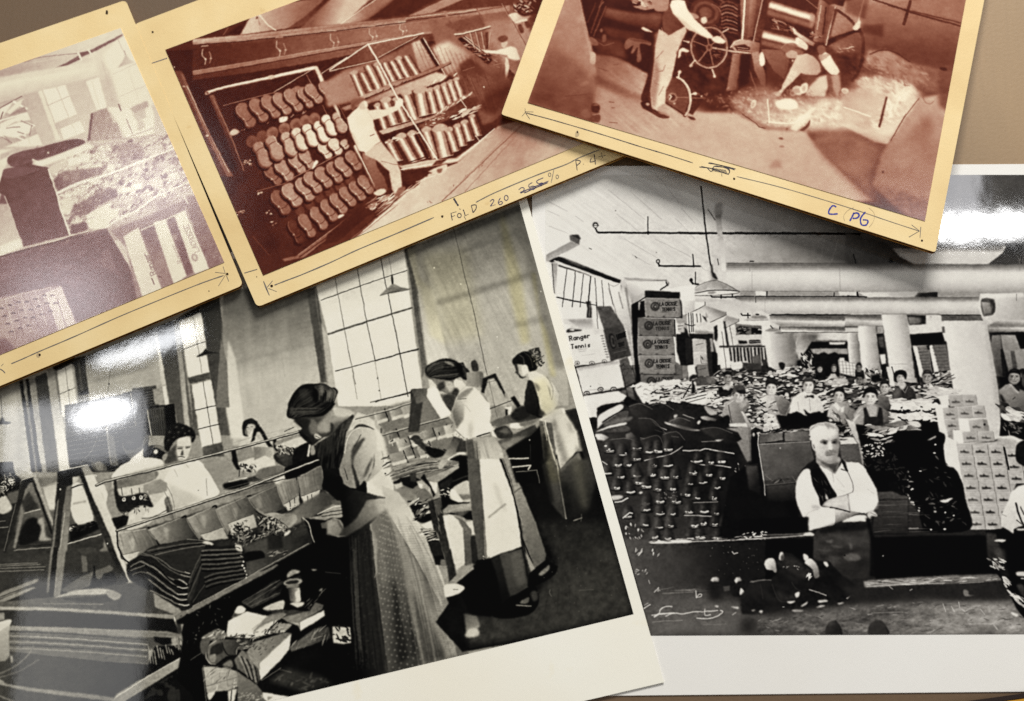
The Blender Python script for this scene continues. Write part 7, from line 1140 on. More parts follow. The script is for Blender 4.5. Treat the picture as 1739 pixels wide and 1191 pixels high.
 gr(226,216,"330,40 700,340","310,50 330,10 380,-5 450,10 475,90 530,170 660,290 710,340 700,360 650,355 560,310 470,270 400,190 340,130",.7);ps(214,"700,350 760,335 820,380 800,405 740,400 700,375",.6);p(176,"340,130 400,190 470,270 650,355 560,290 430,180",2.,.5);l(190,1.2,"380,20 430,110",.4,0,.6);ps(60,"400,-20 470,-20 480,60 450,10",1.,.7);gr(150,190,"190,1010 300,1080","190,1000 260,950 300,1020 310,1080 220,1070",1.5,.8);ps(70,"130,1010 200,1040 300,1075 290,1090 200,1075",.8)
 # --- right half (frame C)
 z(1260,0,5.954)
 p(60,"300,-20 1000,-20 860,480 700,560 420,520 180,500 240,200",1.5)
 gr(150,90,"880,180 900,400","870,60 1180,-20 1700,-20 1700,480 1480,560 1200,540 870,480",2.);gr(130,80,"1300,100 1300,500","1200,60 2500,-100 2500,700 1480,620 1220,420",3.)
 def roll(q,ax,f=.8):
  Q=P_(q);gr(96,70,ax,q,f);a=P_(ax);d=a[1] - a[0]
  for t0,t1,g in ((.02,.25,140),(.1,.42,200),(.18,.34,228),(.55,.8,120)): p(g,[Q[0] + d * t0,Q[1] + d * t0,Q[1] + d * t1,Q[0] + d * t1],1.6,.9)
 roll("290,10 740,150 700,290 240,170","300,0 250,170");ps(150,"690,150 730,150 745,210 715,285 690,270",1.5,.8);roll("215,310 640,420 600,530 185,480","220,300 190,480");ps(206,"560,380 640,430 670,480 640,510 560,440",1.2);ps(226,"540,390 570,400 570,450 545,440",.8)
 p(50,"270,180 700,300 690,400 560,330 300,250",1.2,.8);l(150,3.,"310,205 400,225 500,280 540,320",.9,1,.4);l(130,2.4,"300,290 420,310 520,320",.8,1,.4);sp("240,190 520,260 500,330 280,280",24,(8,22),(2,4),20,40,(40,170));gr(214,150,"540,320 720,460","510,270 560,330 740,440 720,470 640,430 520,340",.7);l(170,2.,"400,490 440,450 500,440 560,460",.7,1,.5);l(150,2.,"650,0 790,110",.7)
 gr(130,84,"760,200 860,220","780,-20 890,60 840,440 720,420",.8);l(190,2.2,"800,60 760,300",.8);l(50,3.,"850,80 820,350",.8);gr(96,120,"860,200 950,220","890,60 960,80 870,460 830,460",.8);l(206,2.,"940,80 850,460",.9);p(60,"930,90 970,100 890,460 865,470",1.,.8);sp("690,310 800,340 790,400 700,380",12,(5,12),(2,4),20,60,(60,200));gr(70,50,"900,0 1000,60","800,-20 1050,-20 1020,70 900,40",1.);l(150,2.,"960,90 1080,150 1160,210",.8,0,.4);l(54,6.,"970,110 1080,190 1150,270",.9,0,.6)
 gr(150,120,"960,200 1080,330","960,140 1050,180 1130,270 1130,310 890,380",1.5);ps(44,"870,420 900,390 1120,310 1200,290 1190,330 1130,340 900,450 860,470",1.);l(200,3.,"1230,0 1170,240",.8,0,.5);ps(206,"1120,280 1160,230 1195,210 1190,290 1140,310",.7);l(50,6.,"1190,310 1225,420 1215,600 1170,740 1120,820",.7,1,1.2);gr(130,84,"950,450 1150,500","880,460 1150,370 1200,400 1190,520 960,540",3.,.8);sp("960,460 1160,440 1160,530 970,540",14,(5,14),(2,4),0,40,(110,200),.8);p(64,"950,560 1190,540 1160,720 1020,760 980,700",3.);p(60,"1210,260 1429,250 1429,380 1210,330",4.,.7)
 p(54,"1050,-20 1290,-20 1240,200 1050,130",3.,.5);l(60,3.,"1480,60 2400,280",.8,0,.8)
 # bending workers
 gr(120,90,"230,560 450,760","190,500 400,510 480,600 460,700 420,800 320,720",1.);ps(176,"440,540 500,510 560,540 550,590 470,590",.8);ps(120,"400,490 440,445 520,440 560,480 500,500 450,540 410,520",1.,.8);e(206,512,618,11,12,0,.4)
 gr(200,176,"500,650 750,700","560,560 650,545 720,570 780,640 800,720 760,760 640,770 600,740 520,820 420,920 380,980 300,990 400,900 410,860 480,720 520,640",.9);ps(170,"700,580 790,660 780,730 720,750 690,680",3.,.6);p(96,"600,750 720,770 780,790 740,860 660,870 600,800",1.5);gr(190,200,"700,860 860,900","680,880 780,780 860,760 870,880 840,980 720,980 640,960",1.5);ps(176,"290,950 340,930 400,940 350,990 300,990",.7)
 gr(226,206,"800,560 980,740","780,560 830,520 900,570 990,730 960,770 900,760 840,700 800,640",.8);ps(110,"760,500 790,460 840,480 840,530 790,560",.9);ps(160,"770,570 860,550 880,570 800,620",1.,.8);p(110,"860,740 900,770 980,770 970,960 880,960",1.5,.9);p(176,"900,770 990,760 1000,900 960,1000 920,900",2.,.8)
 # scrap heap and sheet
 z(1260,100,5.179)
 gr(116,206,"0,250 160,620","-120,330 200,220 340,330 900,330 1100,150 1500,160 1600,420 1320,760 1000,640 560,640 200,610 -60,470",12.);nz("-200,330 300,250 900,300 1100,150 1450,200 1450,500 1200,620 300,600 -100,480",26,10,7,20,6);sp("-250,330 200,250 560,250 900,320 640,600 240,600 -120,480",120,(4,12),(2,6),20,70,(130,232),.42,f=1.1);sp("-420,300 60,220 200,330 0,480 -260,420",90,(3,9),(1.4,3),60,60,(60,200),.6,f=.7)
 ps(226,"300,380 400,350 480,380 480,440 380,450 310,430",1.5);for_e=((490,280,50,40,206),(545,260,34,50,220),(450,300,30,34,170),(100,400,24,40,214),(905,285,34,26,206))
 for x,y,a,b,g in for_e: e(g,x,y,a,b,20,1.,.9);e(g - 50,x - 4,y + 4,a * .5,b * .5,20,1.,.7)
 l(226,2.6,"225,360 240,560",.8,0,.8);l(230,3.,"240,560 440,570 520,520 600,480",.8,1,1.2);p(226,"420,620 600,440 660,420 560,560 480,640",2.,.8)
 gr(176,196,"900,400 1200,560","880,320 1100,260 1300,330 1320,480 1180,560 880,440",5,.9);gr(190,176,"900,480 1130,580","880,430 1130,510 1130,620 880,570",4.,.6);l(230,2.6,"900,430 1130,510",.8,0,1.);gr(206,190,"850,580 1290,740","840,570 950,575 1180,660 1310,690 1280,750 1180,740 1000,650",1.6);sp("1000,180 1260,160 1400,280 1290,330 1000,240",46,(6,16),(3,6),25,40,(140,230),.5,f=1.2);p(206,"980,220 1060,150 1200,190 1260,280 1160,300 1040,240",5,.5);sp("1260,380 1400,340 1380,460 1290,520",14,(8,20),(4,8),80,30,(220,236),.7,f=1.)
 p(60,"1265,335 1280,340 1215,610 1198,600",.5);l(90,1.6,"1440,490 1300,740",.8,0,.5);l(70,1.6,"0,490 110,560 150,600 205,612",.9,1);ps(80,"510,630 560,590 598,540 590,590 545,635",.5);e(90,395,622,7,8,0,.4);ps(100,"320,700 350,695 360,715 335,712",.8);e(130,350,775,24,10,0,1.,.8)
 # floor and the slanted shadow
 gr(150,120,"600,750 1100,1000","600,700 760,650 1000,660 1180,740 1260,760 1200,900 1140,1080 1200,1250 1120,1250 880,1010 720,870",12.);gr(110,150,"900,760 1100,1000","640,740 850,680 1030,740 1060,860 1000,1000 860,960 740,860",9,.85);l(180,1.1,"0,640 300,640",.5,0,1.)
 gr(150,130,"250,900 300,960","290,880 340,900 350,960 230,960",4,.5);gr(214,150,"0,950 600,1100","-1400,700 -400,860 200,1010 700,1191 -1400,1191",20,.15)
 # sheet hanging at the right (frame E)
 z(1420,0,3.133)
 gr(150,110,"300,300 560,400","170,270 280,270 400,340 590,380 700,400 620,520 440,470 300,400 150,350",4.);nz("0,300 170,280 420,350 590,420 440,520 100,440",22,14,8,20,4);sp("100,280 400,330 560,420 420,480 150,360",60,(6,16),(2,4),25,40,(84,170),.7,f=.6);l(60,3.,"180,290 250,268 320,285 390,330",.8,1,1.)
 gr(176,138,"480,500 560,800","440,525 560,500 640,500 580,800 500,1200 360,1130 190,985 240,820 290,750",4.);gr(120,170,"430,700 340,900","460,620 520,640 480,820 360,900 300,860 380,760",9,.7);gr(120,96,"200,1000 480,1180","190,985 260,1000 480,1060 500,1200 380,1160",7,.9);l(84,1.5,"440,525 360,630 290,750",.8,0,.5);l(120,1.6,"470,450 455,490 470,540 500,555 520,540",.7,1,.8);e(50,248,917,5,6,0,.4);nz("190,985 500,1050 480,1180 330,1110",16,8,5,20,3);gr(90,60,"600,380 560,600","540,370 640,380 600,600 545,560",5.,.7);ps(50,"550,362 580,362 590,378 560,376",1.)
 l(58,4.,"200,0 420,75 660,140",.9,0,.6);l(54,6.,"395,10 360,130",.9,0,.5);p(110,"0,200 150,180 140,240 0,260",4.,.4)
 z()
# ---------------------------------------------------------------- print: faded packing room with crates
def draw_packing(c):
 p,ps,l,e,gr,nz,sp,z=c.p,c.ps,c.l,c.e,c.gr,c.nz,c.sp,c.z
 def sp(q,n,L,W,rot,rv,G,a=1.,bend=0.,f=0.): c.sp(q,int(n * .7),(L[0],L[1] * .75),(W[0],W[1] * 1.25),rot,rv,(G[0] + 14,G[1] - 6),a * .6,bend,max(f,.7))
 z()
 p(190,"-700,-100 500,-100 500,800 -700,800")
 # --- ceiling,duct,windows (frame A)
 z(0,60,5.954)
 gr(170,208,"0,400 900,100","-2000,300 1400,-200 1500,300 -2000,600",6.);gr(160,190,"100,300 700,200","-600,600 0,360 400,230 830,180 800,260 500,340 0,430",8.)
 l(130,1.6,"250,275 380,232 640,200 800,185",.8,1,.5);gr(100,120,"560,330 800,220","545,342 700,265 800,205 830,240 680,310",.6);gr(112,120,"800,220 1240,0","810,190 900,160 1240,-10 1250,15 920,185 820,225",.7);p(110,"800,180 890,165 900,185 820,205",.5);l(226,3.4,"790,175 825,250",1,0,.4);l(220,3.4,"890,150 925,195",1,0,.4);l(206,1.6,"300,285 640,225",.5,0,.6)
 gr(200,214,"0,480 1000,320","-2000,1000 0,430 500,340 1000,260 1100,380 1000,420 560,520 0,640 -2000,1200",1.5);gr(222,190,"500,400 520,540","-2000,1050 0,480 1000,320 1000,420 560,530 0,650 -2000,1200",4.,.8);l(190,2.,"-300,730 0,650 560,525 1000,415",.8,0,.5);gr(206,190,"1000,250 1150,500","960,250 1050,230 1100,400 1190,690 1080,720 1020,500 1000,380",3.,.9);l(170,2.,"1030,260 1100,500 1140,690",.35,0,2.)
 gr(222,216,"1100,200 1500,600","1050,200 1250,0 1300,0 1560,700 1240,760 1150,500",3.);l(186,1.2,"1140,400 1380,285",.8,0,.4);l(186,1.2,"1220,620 1480,505",.8,0,.4);l(200,1.,"1290,320 1400,660",.8,0,.4);l(150,1.2,"1180,20 1260,180",.6,0,.4);gr(176,196,"1200,320 1360,280","1185,335 1240,270 1270,190 1300,230 1360,280 1280,300",.8);l(150,1.6,"1258,160 1268,200",.8)
 gr(176,190,"250,600 450,1100","230,610 385,570 570,1060 440,1110 330,860",1.2);gr(186,198,"700,500 850,900","670,500 880,460 980,760 920,790 900,980 850,960",1.5)
 p(214,"385,570 430,560 620,1050 570,1070",.8);l(176,1.4,"430,565 610,1040",.8)
 p(228,"435,555 660,505 780,800 560,890",.7);l(190,1.6,"575,530 700,840",.9);l(176,1.6,"490,712 700,618",.9);gr(186,196,"560,930 800,840","555,910 790,815 805,860 580,960",.8);p(228,"610,950 810,865 860,980 650,1060",.8);l(196,1.2,"730,900 790,1050",.8);p(226,"870,470 1000,425 1080,730 980,760",.8);l(190,1.4,"930,470 1010,740",.6,0,.6)
 # rafters at far left
 p(176,"-300,760 230,620 380,1000 340,1120 -300,1260",1.);p(222,"0,740 130,680 60,780 0,860",.8);l(120,2.4,"-40,760 220,620",.8);l(226,4.,"140,675 270,745",1,0,.4);p(214,"60,780 180,680 240,640 200,720 100,800",.8);p(150,"110,800 250,720 270,770 90,820",1.);p(222,"0,900 280,780 310,860 150,880 0,960",1.);l(120,2.,"5,860 30,780");l(226,3.,"-10,870 270,790",1,0,.4);p(226,"-20,960 200,880 350,910 300,990 150,1040 -20,1010",1.);for_q=("0,950 240,1060","40,930 260,1020","230,880 350,915","0,1010 130,1090")
 for q in for_q: l(228,3.,q,1,0,.4)
 for q in ("70,940 200,930","180,980 240,1000","320,920 300,1010","20,1030 120,1090","220,870 330,920"): l(130,2.,q,.8,0,.5)
 p(150,"30,1010 60,1030 140,1090 90,1090",.8);p(222,"40,1140 380,1000 430,1110 60,1191",1.);l(190,1.2,"180,1090 200,1160",.7);l(190,1.2,"290,1040 310,1110",.7)
 # crate middle,wall bits right
 gr(150,166,"920,800 1180,1040","935,790 1080,735 1150,890 1190,885 1240,1050 890,1075",.7);gr(96,110,"930,800 890,1060","920,800 940,785 910,1060 885,1075",.6);nz("935,790 1080,735 1150,890 1240,1050 890,1075",12,5,12,20,1.)
 p(222,"1085,730 1300,740 1500,660 1560,800 1560,1000 1280,1050 1190,880",1.5);p(170,"1310,740 1490,660 1510,720 1400,800 1350,790",1.5);p(186,"1340,800 1470,740 1480,830 1390,880",1.5);l(120,2.4,"1198,700 1225,765",.9);l(130,1.4,"1280,850 1340,1000",.8);p(190,"1390,880 1450,860 1470,930 1400,980",1.5);l(110,1.4,"1240,1060 1548,940",.6,0,.6)
 # --- goods on the bench (frame B)
 z(0,240,5.954)
 p(176,"-1500,100 440,50 900,0 1000,30 1548,-60 1900,1000 1000,900 700,960 0,1180 -1500,1500",2.);p(214,"-200,100 150,80 90,200 30,330 0,420 -200,500",2.);p(176,"0,140 140,80 160,110 0,200",1.2)
 gr(200,176,"500,300 1500,300","480,280 900,60 1100,60 1548,-60 1800,-100 2200,600 1500,740 1060,880 700,950",3.);nz("480,280 900,60 1548,-60 1800,-80 2100,560 1500,740 1060,880 700,950",30,10,7,-15,3);nz("480,280 900,60 1548,-60 1800,-80 2100,560 1500,740 1060,880 700,950",-44,9,5,-20,3,thr=.12);nz("480,280 900,60 1548,-60 1800,-80 2100,560 1500,740 1060,880 700,950",34,5,3,-20,3,thr=.18)
 for q in ("1180,300 1300,262 1330,330 1220,368","1490,60 1640,20 1680,110 1520,150","1560,230 1700,190 1730,270 1600,310","1500,380 1620,340 1660,430 1530,470","1350,110 1450,80 1470,140 1380,170","1700,330 1800,300 1830,380 1740,420"): p(c.r.uniform(150,226),q,1.2,.8);l(120,1.2,q[:q.rfind(' ')],.5,0,.4)
 l(226,3.,"1470,190 1800,60",.9,0,.6);l(226,3.,"1560,570 1990,380",.9,0,.6);gr(140,176,"1560,700 2000,600","1530,620 2010,420 2080,600 1600,760",3.,.7);sp("500,300 1000,60 1500,-20 1780,-60 2050,500 1500,700 1060,860 720,900",340,(4,16),(2,5),-20,70,(120,232),.6)
 ps(92,"90,240 80,170 150,130 260,95 430,60 560,20 780,-20 860,20 700,90 520,160 420,215 330,180 320,250 160,265",.8);sp("90,150 430,60 800,0 760,70 430,200 150,250",60,(6,20),(2,4),-18,25,(76,150),.8);l(226,1.4,"330,190 430,215 500,180",.8,1);e(232,488,118,9,10,0,.4)
 p(222,"340,215 520,160 900,20 960,60 700,160 480,240 390,260",1.2);p(226,"680,190 890,140 905,190 700,260",1.);p(196,"470,270 680,200 690,260 520,330",1.5)
 gr(84,104,"100,400 600,900","30,320 60,290 280,230 490,270 700,950 240,1070 150,830 50,540 -60,520 0,420",.8);ps(104,"30,310 70,280 260,260 410,290 280,340 60,380",.6);l(60,1.4,"260,350 420,295",.8);nz("60,380 480,290 700,950 240,1060",12,8,8,0,1.5);p(76,"20,520 90,540 110,640 -20,640",2.,.7)
 l(224,3.,"490,290 560,480 620,700 710,950",1,0,.4);l(206,1.6,"50,560 120,740 200,990",.8,0,.5);gr(170,196,"0,700 150,1050","-600,640 80,640 160,900 220,1010 230,1070 0,1170 -600,1350",1.5);p(222,"0,1060 200,990 230,1070 0,1160",1.5);sp("0,640 90,640 200,1000 0,1040",40,(3,8),(1,2),60,30,(130,214),.7)
 p(136,"540,390 640,310 1060,260 1040,330 800,410 580,520",2.);gr(110,150,"560,430 800,330","540,390 640,310 860,290 760,400 580,500",3.,.8);sp("600,300 1060,250 1040,330 620,440",60,(3,10),(1.5,3),10,60,(110,220),.7);sp("1100,40 1420,0 1450,180 1240,240 1120,160",90,(3,11),(2,4),60,60,(84,235),.85);gr(110,130,"1130,40 1400,150","1110,60 1400,0 1450,170 1240,220",5,.5)
 l(228,4.4,"580,525 800,425 1060,350 1470,190",1,1,.5);l(130,1.2,"590,545 800,455",.7);p(206,"600,600 720,580 740,680 660,750",1.2);ps(120,"740,660 820,620 1000,520 1150,480 1180,560 1000,660 900,740 760,760 720,820 690,850",2.5,.9);sp("740,640 1150,450 1180,600 900,740 700,850",110,(3,11),(1.5,3.4),-30,60,(90,226),.8);sp("820,520 1060,420 1060,480 840,560",40,(3,8),(1.5,3),-60,30,(120,230),.8);ps(222,"1080,280 1120,230 1165,270 1120,310",1.2);p(226,"1220,470 1320,460 1310,510 1230,520",1.2);p(228,"1330,440 1430,420 1450,480 1340,500",1.2)
 p(214,"870,750 1000,680 1090,630 1130,690 1190,680 1200,730 1060,880 910,890",.9);l(150,1.2,"840,800 960,770",.8);gr(100,116,"720,850 900,900","710,860 860,810 910,890 720,950",1.2);l(228,3.4,"1060,880 1200,790 1400,690 1560,570",1,1,.8);l(70,2.,"0,1170 300,1085 560,1020 840,935 1060,885",.9,0,.3);l(200,1.6,"720,955 1070,880",.8);gr(160,176,"1100,950 1400,800","1080,890 1400,720 1560,600 1700,900 1140,1010",3.,.8);sp("1080,880 1400,720 1560,620 1560,880 1140,1000",60,(3,10),(1.4,3),40,60,(130,214),.6)
 # --- front crate and upright boxes (frame D,C)
 z(0,400,5.954)
 gr(108,92,"500,100 700,700","-1500,600 0,225 560,70 1080,-70 1130,20 1300,300 1440,620 760,890 -1500,1700",.8);nz("0,225 1080,-70 1440,620 700,880 0,1000",14,7,5,-20,2);sp("0,240 1080,0 1400,560 700,860 100,600",200,(3,9),(1,2),-60,30,(90,160),.5);sp("420,260 500,250 1000,130 1200,330 760,500 520,330",10,(14,40),(8,20),0,90,(120,140),.4,f=1.5);p(136,"1010,200 1090,130 1210,400 1040,330",2.,.5);l(70,2.2,"-40,233 0,222 560,72 840,0",.9,0,.3)
 gr(150,128,"0,650 700,1000","-1500,1000 0,630 420,540 600,500 700,720 760,890 0,1240 -1500,1800",1.5);p(176,"430,600 620,510 770,885 590,965 500,720",.9);l(110,1.2,"580,650 670,925",.9);l(196,1.,"440,620 540,790",.6)
 for i in range(7):
  for j in range(6):
   x=15 + i * 86 + j * 34;y=740 - i * 22 + j * 78 - (i % 3) * 10
   if 1060 - x * .42 > y + 10 and x < 560 + j * 18 and x > 5: l(46,2.6,[(x - 16,y + 3),(x,y - 3),(x + 16,y + 2)],.85,1,.3)
 for i in range(7): l(190 if i % 2 == 0 else 96,1.4,[(60 + i * 76,650 - i * 18),(160 + i * 78,1040 - i * 34)],.6,0,.4)
 for j in range(5): l(190,1.,[(0,720 + j * 84),(440 + j * 18,610 + j * 78)],.3,0,.4)
 l(196,1.6,"10,660 220,590 520,530",.5,0,.5);p(96,"-20,1060 60,1040 150,1150 -20,1220",2.,.7)
 z(180,180,3.721)
 p(140,"30,790 400,640 560,560 760,1000 460,1190 200,1250 130,900",2.);sp("20,800 500,620 520,690 60,850",60,(3,10),(1.4,3),40,60,(120,200),.7)
 p(206,"110,830 205,770 350,1155 245,1250",.7);gr(120,140,"230,790 380,960","225,790 300,765 375,960 300,985",.7);gr(140,130,"310,990 430,1120","300,985 370,965 430,1130 355,1150",.7);p(210,"300,740 375,715 510,1075 430,1130",.7);gr(130,110,"390,720 540,1060","385,715 440,710 550,1055 510,1070",.7);p(212,"435,700 500,660 655,1030 560,1060",.7);l(222,2.,"225,785 500,665",.8,0,.4);gr(136,124,"510,640 700,1000","500,625 560,590 600,640 745,990 655,1030 560,800",1.);l(110,1.,"620,915 700,885",.9);sp("540,740 700,880 740,990 600,900",34,(3,9),(1,2),50,50,(90,220),.7);l(222,2.,"490,570 520,620",.8);l(214,1.2,"505,640 560,790",.7)
 for x,y in ((500,910),(505,955),(520,995),(475,875)): e(76,x,y,6,6,0,.3)
 e(150,560,960,20,26,-20,.5);e(200,560,960,10,14,-20,.4);e(150,435,830,14,20,-20,.6)
 l(80,1.6,"290,1090 305,1130");l(80,1.6,"335,1080 350,1085");T=(-.38,-.9),(.9,-.38);txt(c,112,1.1,285,1075,3.6,*T,"Ranger",8.);txt(c,140,1.,300,1000,2.6,*T,"Tennis",8.);txt(c,140,1.,560,930,3.4,*T,"LACROSSE",7.);txt(c,156,1.,455,1000,3.2,*T,"Ranger",8.)
 z()
# ---------------------------------------------------------------- from the lens to the table and back
CP, SP = math.cos(R(PITCH)), math.sin(R(PITCH))
CAM = np.array([0, -DIST * SP, DIST * CP])
def ray(x, y):
    # direction of the sight line through a point of the 1739 x 1191 photograph
    a = (x - 869.5) / 869.5 * 18 / FOC; b = -(y - 595.5) / 869.5 * 18 / FOC
    return np.array([a, b * CP + SP, b * SP - CP])
def at_z(x, y, z):
    d = ray(x, y); return CAM + d * ((z - CAM[2]) / d[2])
class Plane:
    # the plane a sheet lies in, from three points of the photograph and their heights above the table (mm)
    def __init__(s, pts):
        a, b, c = [at_z(x, y, z * .001) for x, y, z in pts]
        s.o = a; n = np.cross(b - a, c - a); n /= np.linalg.norm(n); s.n = n if n[2] > 0 else -n
    def axes(s, p0, p1):
        s.u = p1 - p0; s.u = s.u / np.linalg.norm(s.u); s.v = np.cross(s.n, s.u); s.org = p0
    def hit(s, x, y, h=0.):
        d = ray(x, y); o = s.o + s.n * h
        return CAM + d * (((o - CAM) @ s.n) / (d @ s.n))
    def loc(s, p): return np.array([(p - s.org) @ s.u, (p - s.org) @ s.v])
    def out(s, q, h=0.): return s.org + s.u * q[0] + s.v * q[1] + s.n * h

def link(name, me, mat=None, parent=None):
    o = bpy.data.objects.new(name, me); scene.collection.objects.link(o)
    if mat: me.materials.append(mat)
    if parent is not None: o.parent = parent; o.location = -Vector(parent.location)
    return o
def tag(o, label=None, cat=None, group=None, kind=None):
    for k, v in (('label', label), ('category', cat), ('group', group), ('kind', kind)):
        if v: o[k] = v
    return o

# ---------------------------------------------------------------- materials
def s2l(c): c = np.asarray(c, float) / 255; return np.where(c <= .04045, c / 12.92, ((c + .055) / 1.055) ** 2.4)
def l2s(c): c = np.clip(c, 0, 1); return np.where(c <= .0031308, c * 12.92, 1.055 * c ** (1 / 2.4) - .055)
KEY = 1.05           # how bright a pure white sheet renders under these lamps
def rgb(r, g, b): return tuple(s2l((r, g, b)) / KEY) + (1,)
def mat(name, col, rough=.5, spec=.5):
    m = bpy.data.materials.new(name); m.use_nodes = True; b = m.node_tree.nodes['Principled BSDF']
    b.inputs['Base Color'].default_value = col; b.inputs['Roughness'].default_value = rough; b.inputs['Specular IOR Level'].default_value = spec
    return m, m.node_tree.nodes, m.node_tree.links, b
def noise(N, L, scale, detail=4, vec=None, rough=.55):
    n = N.new('ShaderNodeTexNoise'); n.inputs['Scale'].default_value = scale; n.inputs['Detail'].default_value = detail; n.inputs['Roughness'].default_value = rough
    if vec is not None: L.new(vec, n.inputs['Vector'])
    return n.outputs['Fac']
def ramp(N, L, fac, stops):
    r = N.new('ShaderNodeValToRGB'); L.new(fac, r.inputs[0]); e = r.color_ramp.elements
    while len(e) < len(stops): e.new(.5)
    for k, (p, c) in enumerate(stops): e[k].position = p; e[k].color = c
    return r.outputs[0]
def mix(N, L, a, b, fac, mode='MIX'):
    m = N.new('ShaderNodeMix'); m.data_type = 'RGBA'; m.blend_type = mode
    if isinstance(fac, float): m.inputs[0].default_value = fac
    else: L.new(fac, m.inputs[0])
    for i, v in ((6, a), (7, b)):
        if isinstance(v, tuple): m.inputs[i].default_value = v
        else: L.new(v, m.inputs[i])
    return m.outputs[2]
def obj_co(N, L, sx=1, sy=1, sz=1, rot=0):
    t = N.new('ShaderNodeTexCoord'); m = N.new('ShaderNodeMapping'); L.new(t.outputs['Object'], m.inputs[0]); m.inputs['Scale'].default_value = (sx, sy, sz); m.inputs['Rotation'].default_value = (0, 0, rot); return m.outputs[0]
def bump(N, L, b, h, strength, dist):
    u = N.new('ShaderNodeBump'); u.inputs['Strength'].default_value = strength; u.inputs['Distance'].default_value = dist; L.new(h, u.inputs['Height']); L.new(u.outputs[0], b.inputs['Normal'])

def board_mat():
    m, N, L, b = mat('aged cream mount board', rgb(238, 212, 156), .55, .35)
    co = obj_co(N, L)
    a = ramp(N, L, noise(N, L, 22, 5, co), [(.3, rgb(222, 192, 134)), (.5, rgb(232, 205, 148)), (.7, rgb(239, 217, 166))])
    sp = ramp(N, L, noise(N, L, 240, 2, co), [(.72, (1, 1, 1, 1)), (.8, (.86, .78, .66, 1))])
    L.new(mix(N, L, a, sp, .5, 'MULTIPLY'), b.inputs['Base Color']); bump(N, L, b, noise(N, L, 900, 3, co), .12, .0003)
    return m
def edge_mat():
    m, N, L, b = mat('browned board edge', rgb(186, 124, 40), .7, .2)
    co = obj_co(N, L, 1, 1, 3)
    L.new(ramp(N, L, noise(N, L, 260, 4, co), [(.32, rgb(120, 70, 20)), (.5, rgb(188, 124, 40)), (.72, rgb(226, 176, 88))]), b.inputs['Base Color'])
    return m
def groove_mat():  # dark brown for the groove between the board's two plies
    m, N, L, b = mat('dark groove between the plies', rgb(74, 44, 22), .85, .1); return m
def paper_mat(name, c1, c2, stain=None):
    m, N, L, b = mat(name, c1, .32, .4); co = obj_co(N, L)
    a = ramp(N, L, noise(N, L, 9, 3, co), [(.35, c2), (.65, c1)])
    if stain: a = mix(N, L, a, stain, ramp(N, L, noise(N, L, 60, 4, co), [(.63, (0, 0, 0, 1)), (.8, (.7, .7, .7, 1))]))
    L.new(a, b.inputs['Base Color']); bump(N, L, b, noise(N, L, 60, 3, co), .05, .001)
    return m
def ink(name, c, r=.6): return mat(name, rgb(*c), r, .2)[0]
BOARD, EDGE, GROOVE = board_mat(), edge_mat(), groove_mat()
PENCIL, INK, BALL, HOLE, DINT = ink('soft pencil', (104, 100, 98)), ink('black pen', (56, 52, 62)), ink('blue ballpoint', (44, 54, 150)), ink('pin hole', (44, 26, 14), .9), ink('faint pencil', (186, 164, 124))

def print_mat(name, img, rough, grain, gdist, silk, speck=.5):
    # a photographic print: the picture under a thin gelatine gloss with a fine uneven surface
    m, N, L, b = mat(name, (.5, .5, .5, 1), rough, speck)
    t = N.new('ShaderNodeTexImage'); t.image = img; t.interpolation = 'Cubic'; t.extension = 'EXTEND'; L.new(t.outputs[0], b.inputs['Base Color'])
    co = obj_co(N, L)
    h1 = noise(N, L, grain, 3, co); h2 = noise(N, L, grain * .14, 2, obj_co(N, L, 1, .55, 1, .5))
    a = N.new('ShaderNodeMath'); a.operation = 'MULTIPLY_ADD'; L.new(h2, a.inputs[0]); a.inputs[1].default_value = silk; L.new(h1, a.inputs[2])
    bump(N, L, b, a.outputs[0], 1.0, gdist)
    return m

# ---------------------------------------------------------------- meshes
def slab(name, P, pts, thick, radius, mt, edge=None, parent=None, plies=False, seg=6, warp=None):
    # a flat board or sheet with rounded corners; pts run round its top face, in the photograph
    q = [P.loc(P.hit(x, y)) for x, y in pts]; n = len(q); ring = []
    if sum(q[i][0] * q[(i + 1) % n][1] - q[(i + 1) % n][0] * q[i][1] for i in range(n)) < 0: q = q[::-1]
    for i in range(n):
        a, b, c = q[i - 1], q[i], q[(i + 1) % n]; d1 = (a - b) / np.linalg.norm(a - b); d2 = (c - b) / np.linalg.norm(c - b); r = radius
        for k in range(seg + 1):
            t = k / seg; ring.append(b + d1 * r * (1 - t) ** 2 + d2 * r * t ** 2)
    lev = [(-thick, 0)] + ([(-thick * .52, 0), (-thick * .50, -.00035), (-thick * .40, -.00035), (-thick * .38, 0)] if plies else []) + [(-min(.00025, thick * .2), 0), (0, -min(.00025, thick * .2))]
    bm = bmesh.new(); rows = []
    cen = sum(ring) / len(ring)
    for h, ins in lev:
        rows.append([bm.verts.new(P.out(p + (cen - p) / np.linalg.norm(cen - p) * -ins * -1 if ins else p, h)) for p in ring])
    for a, b in zip(rows, rows[1:]):
        for i in range(len(ring)): bm.faces.new((a[i - 1], a[i], b[i], b[i - 1]))
    bm.faces.new(rows[-1]); bm.faces.new(rows[0][::-1])
    me = bpy.data.meshes.new(name); bm.normal_update(); bm.to_mesh(me); bm.free()
    o = link(name, me, mt, parent)
    if edge:
        me.materials.append(edge); me.materials.append(GROOVE)
        ns = len(ring)
        for i, f in enumerate(me.polygons):
            k = i // ns; f.material_index = 0 if k >= len(rows) - 2 and i < ns * (len(rows) - 1) or i == ns * (len(rows) - 1) else (2 if plies and k in (1, 2, 3) else 1)
    return o

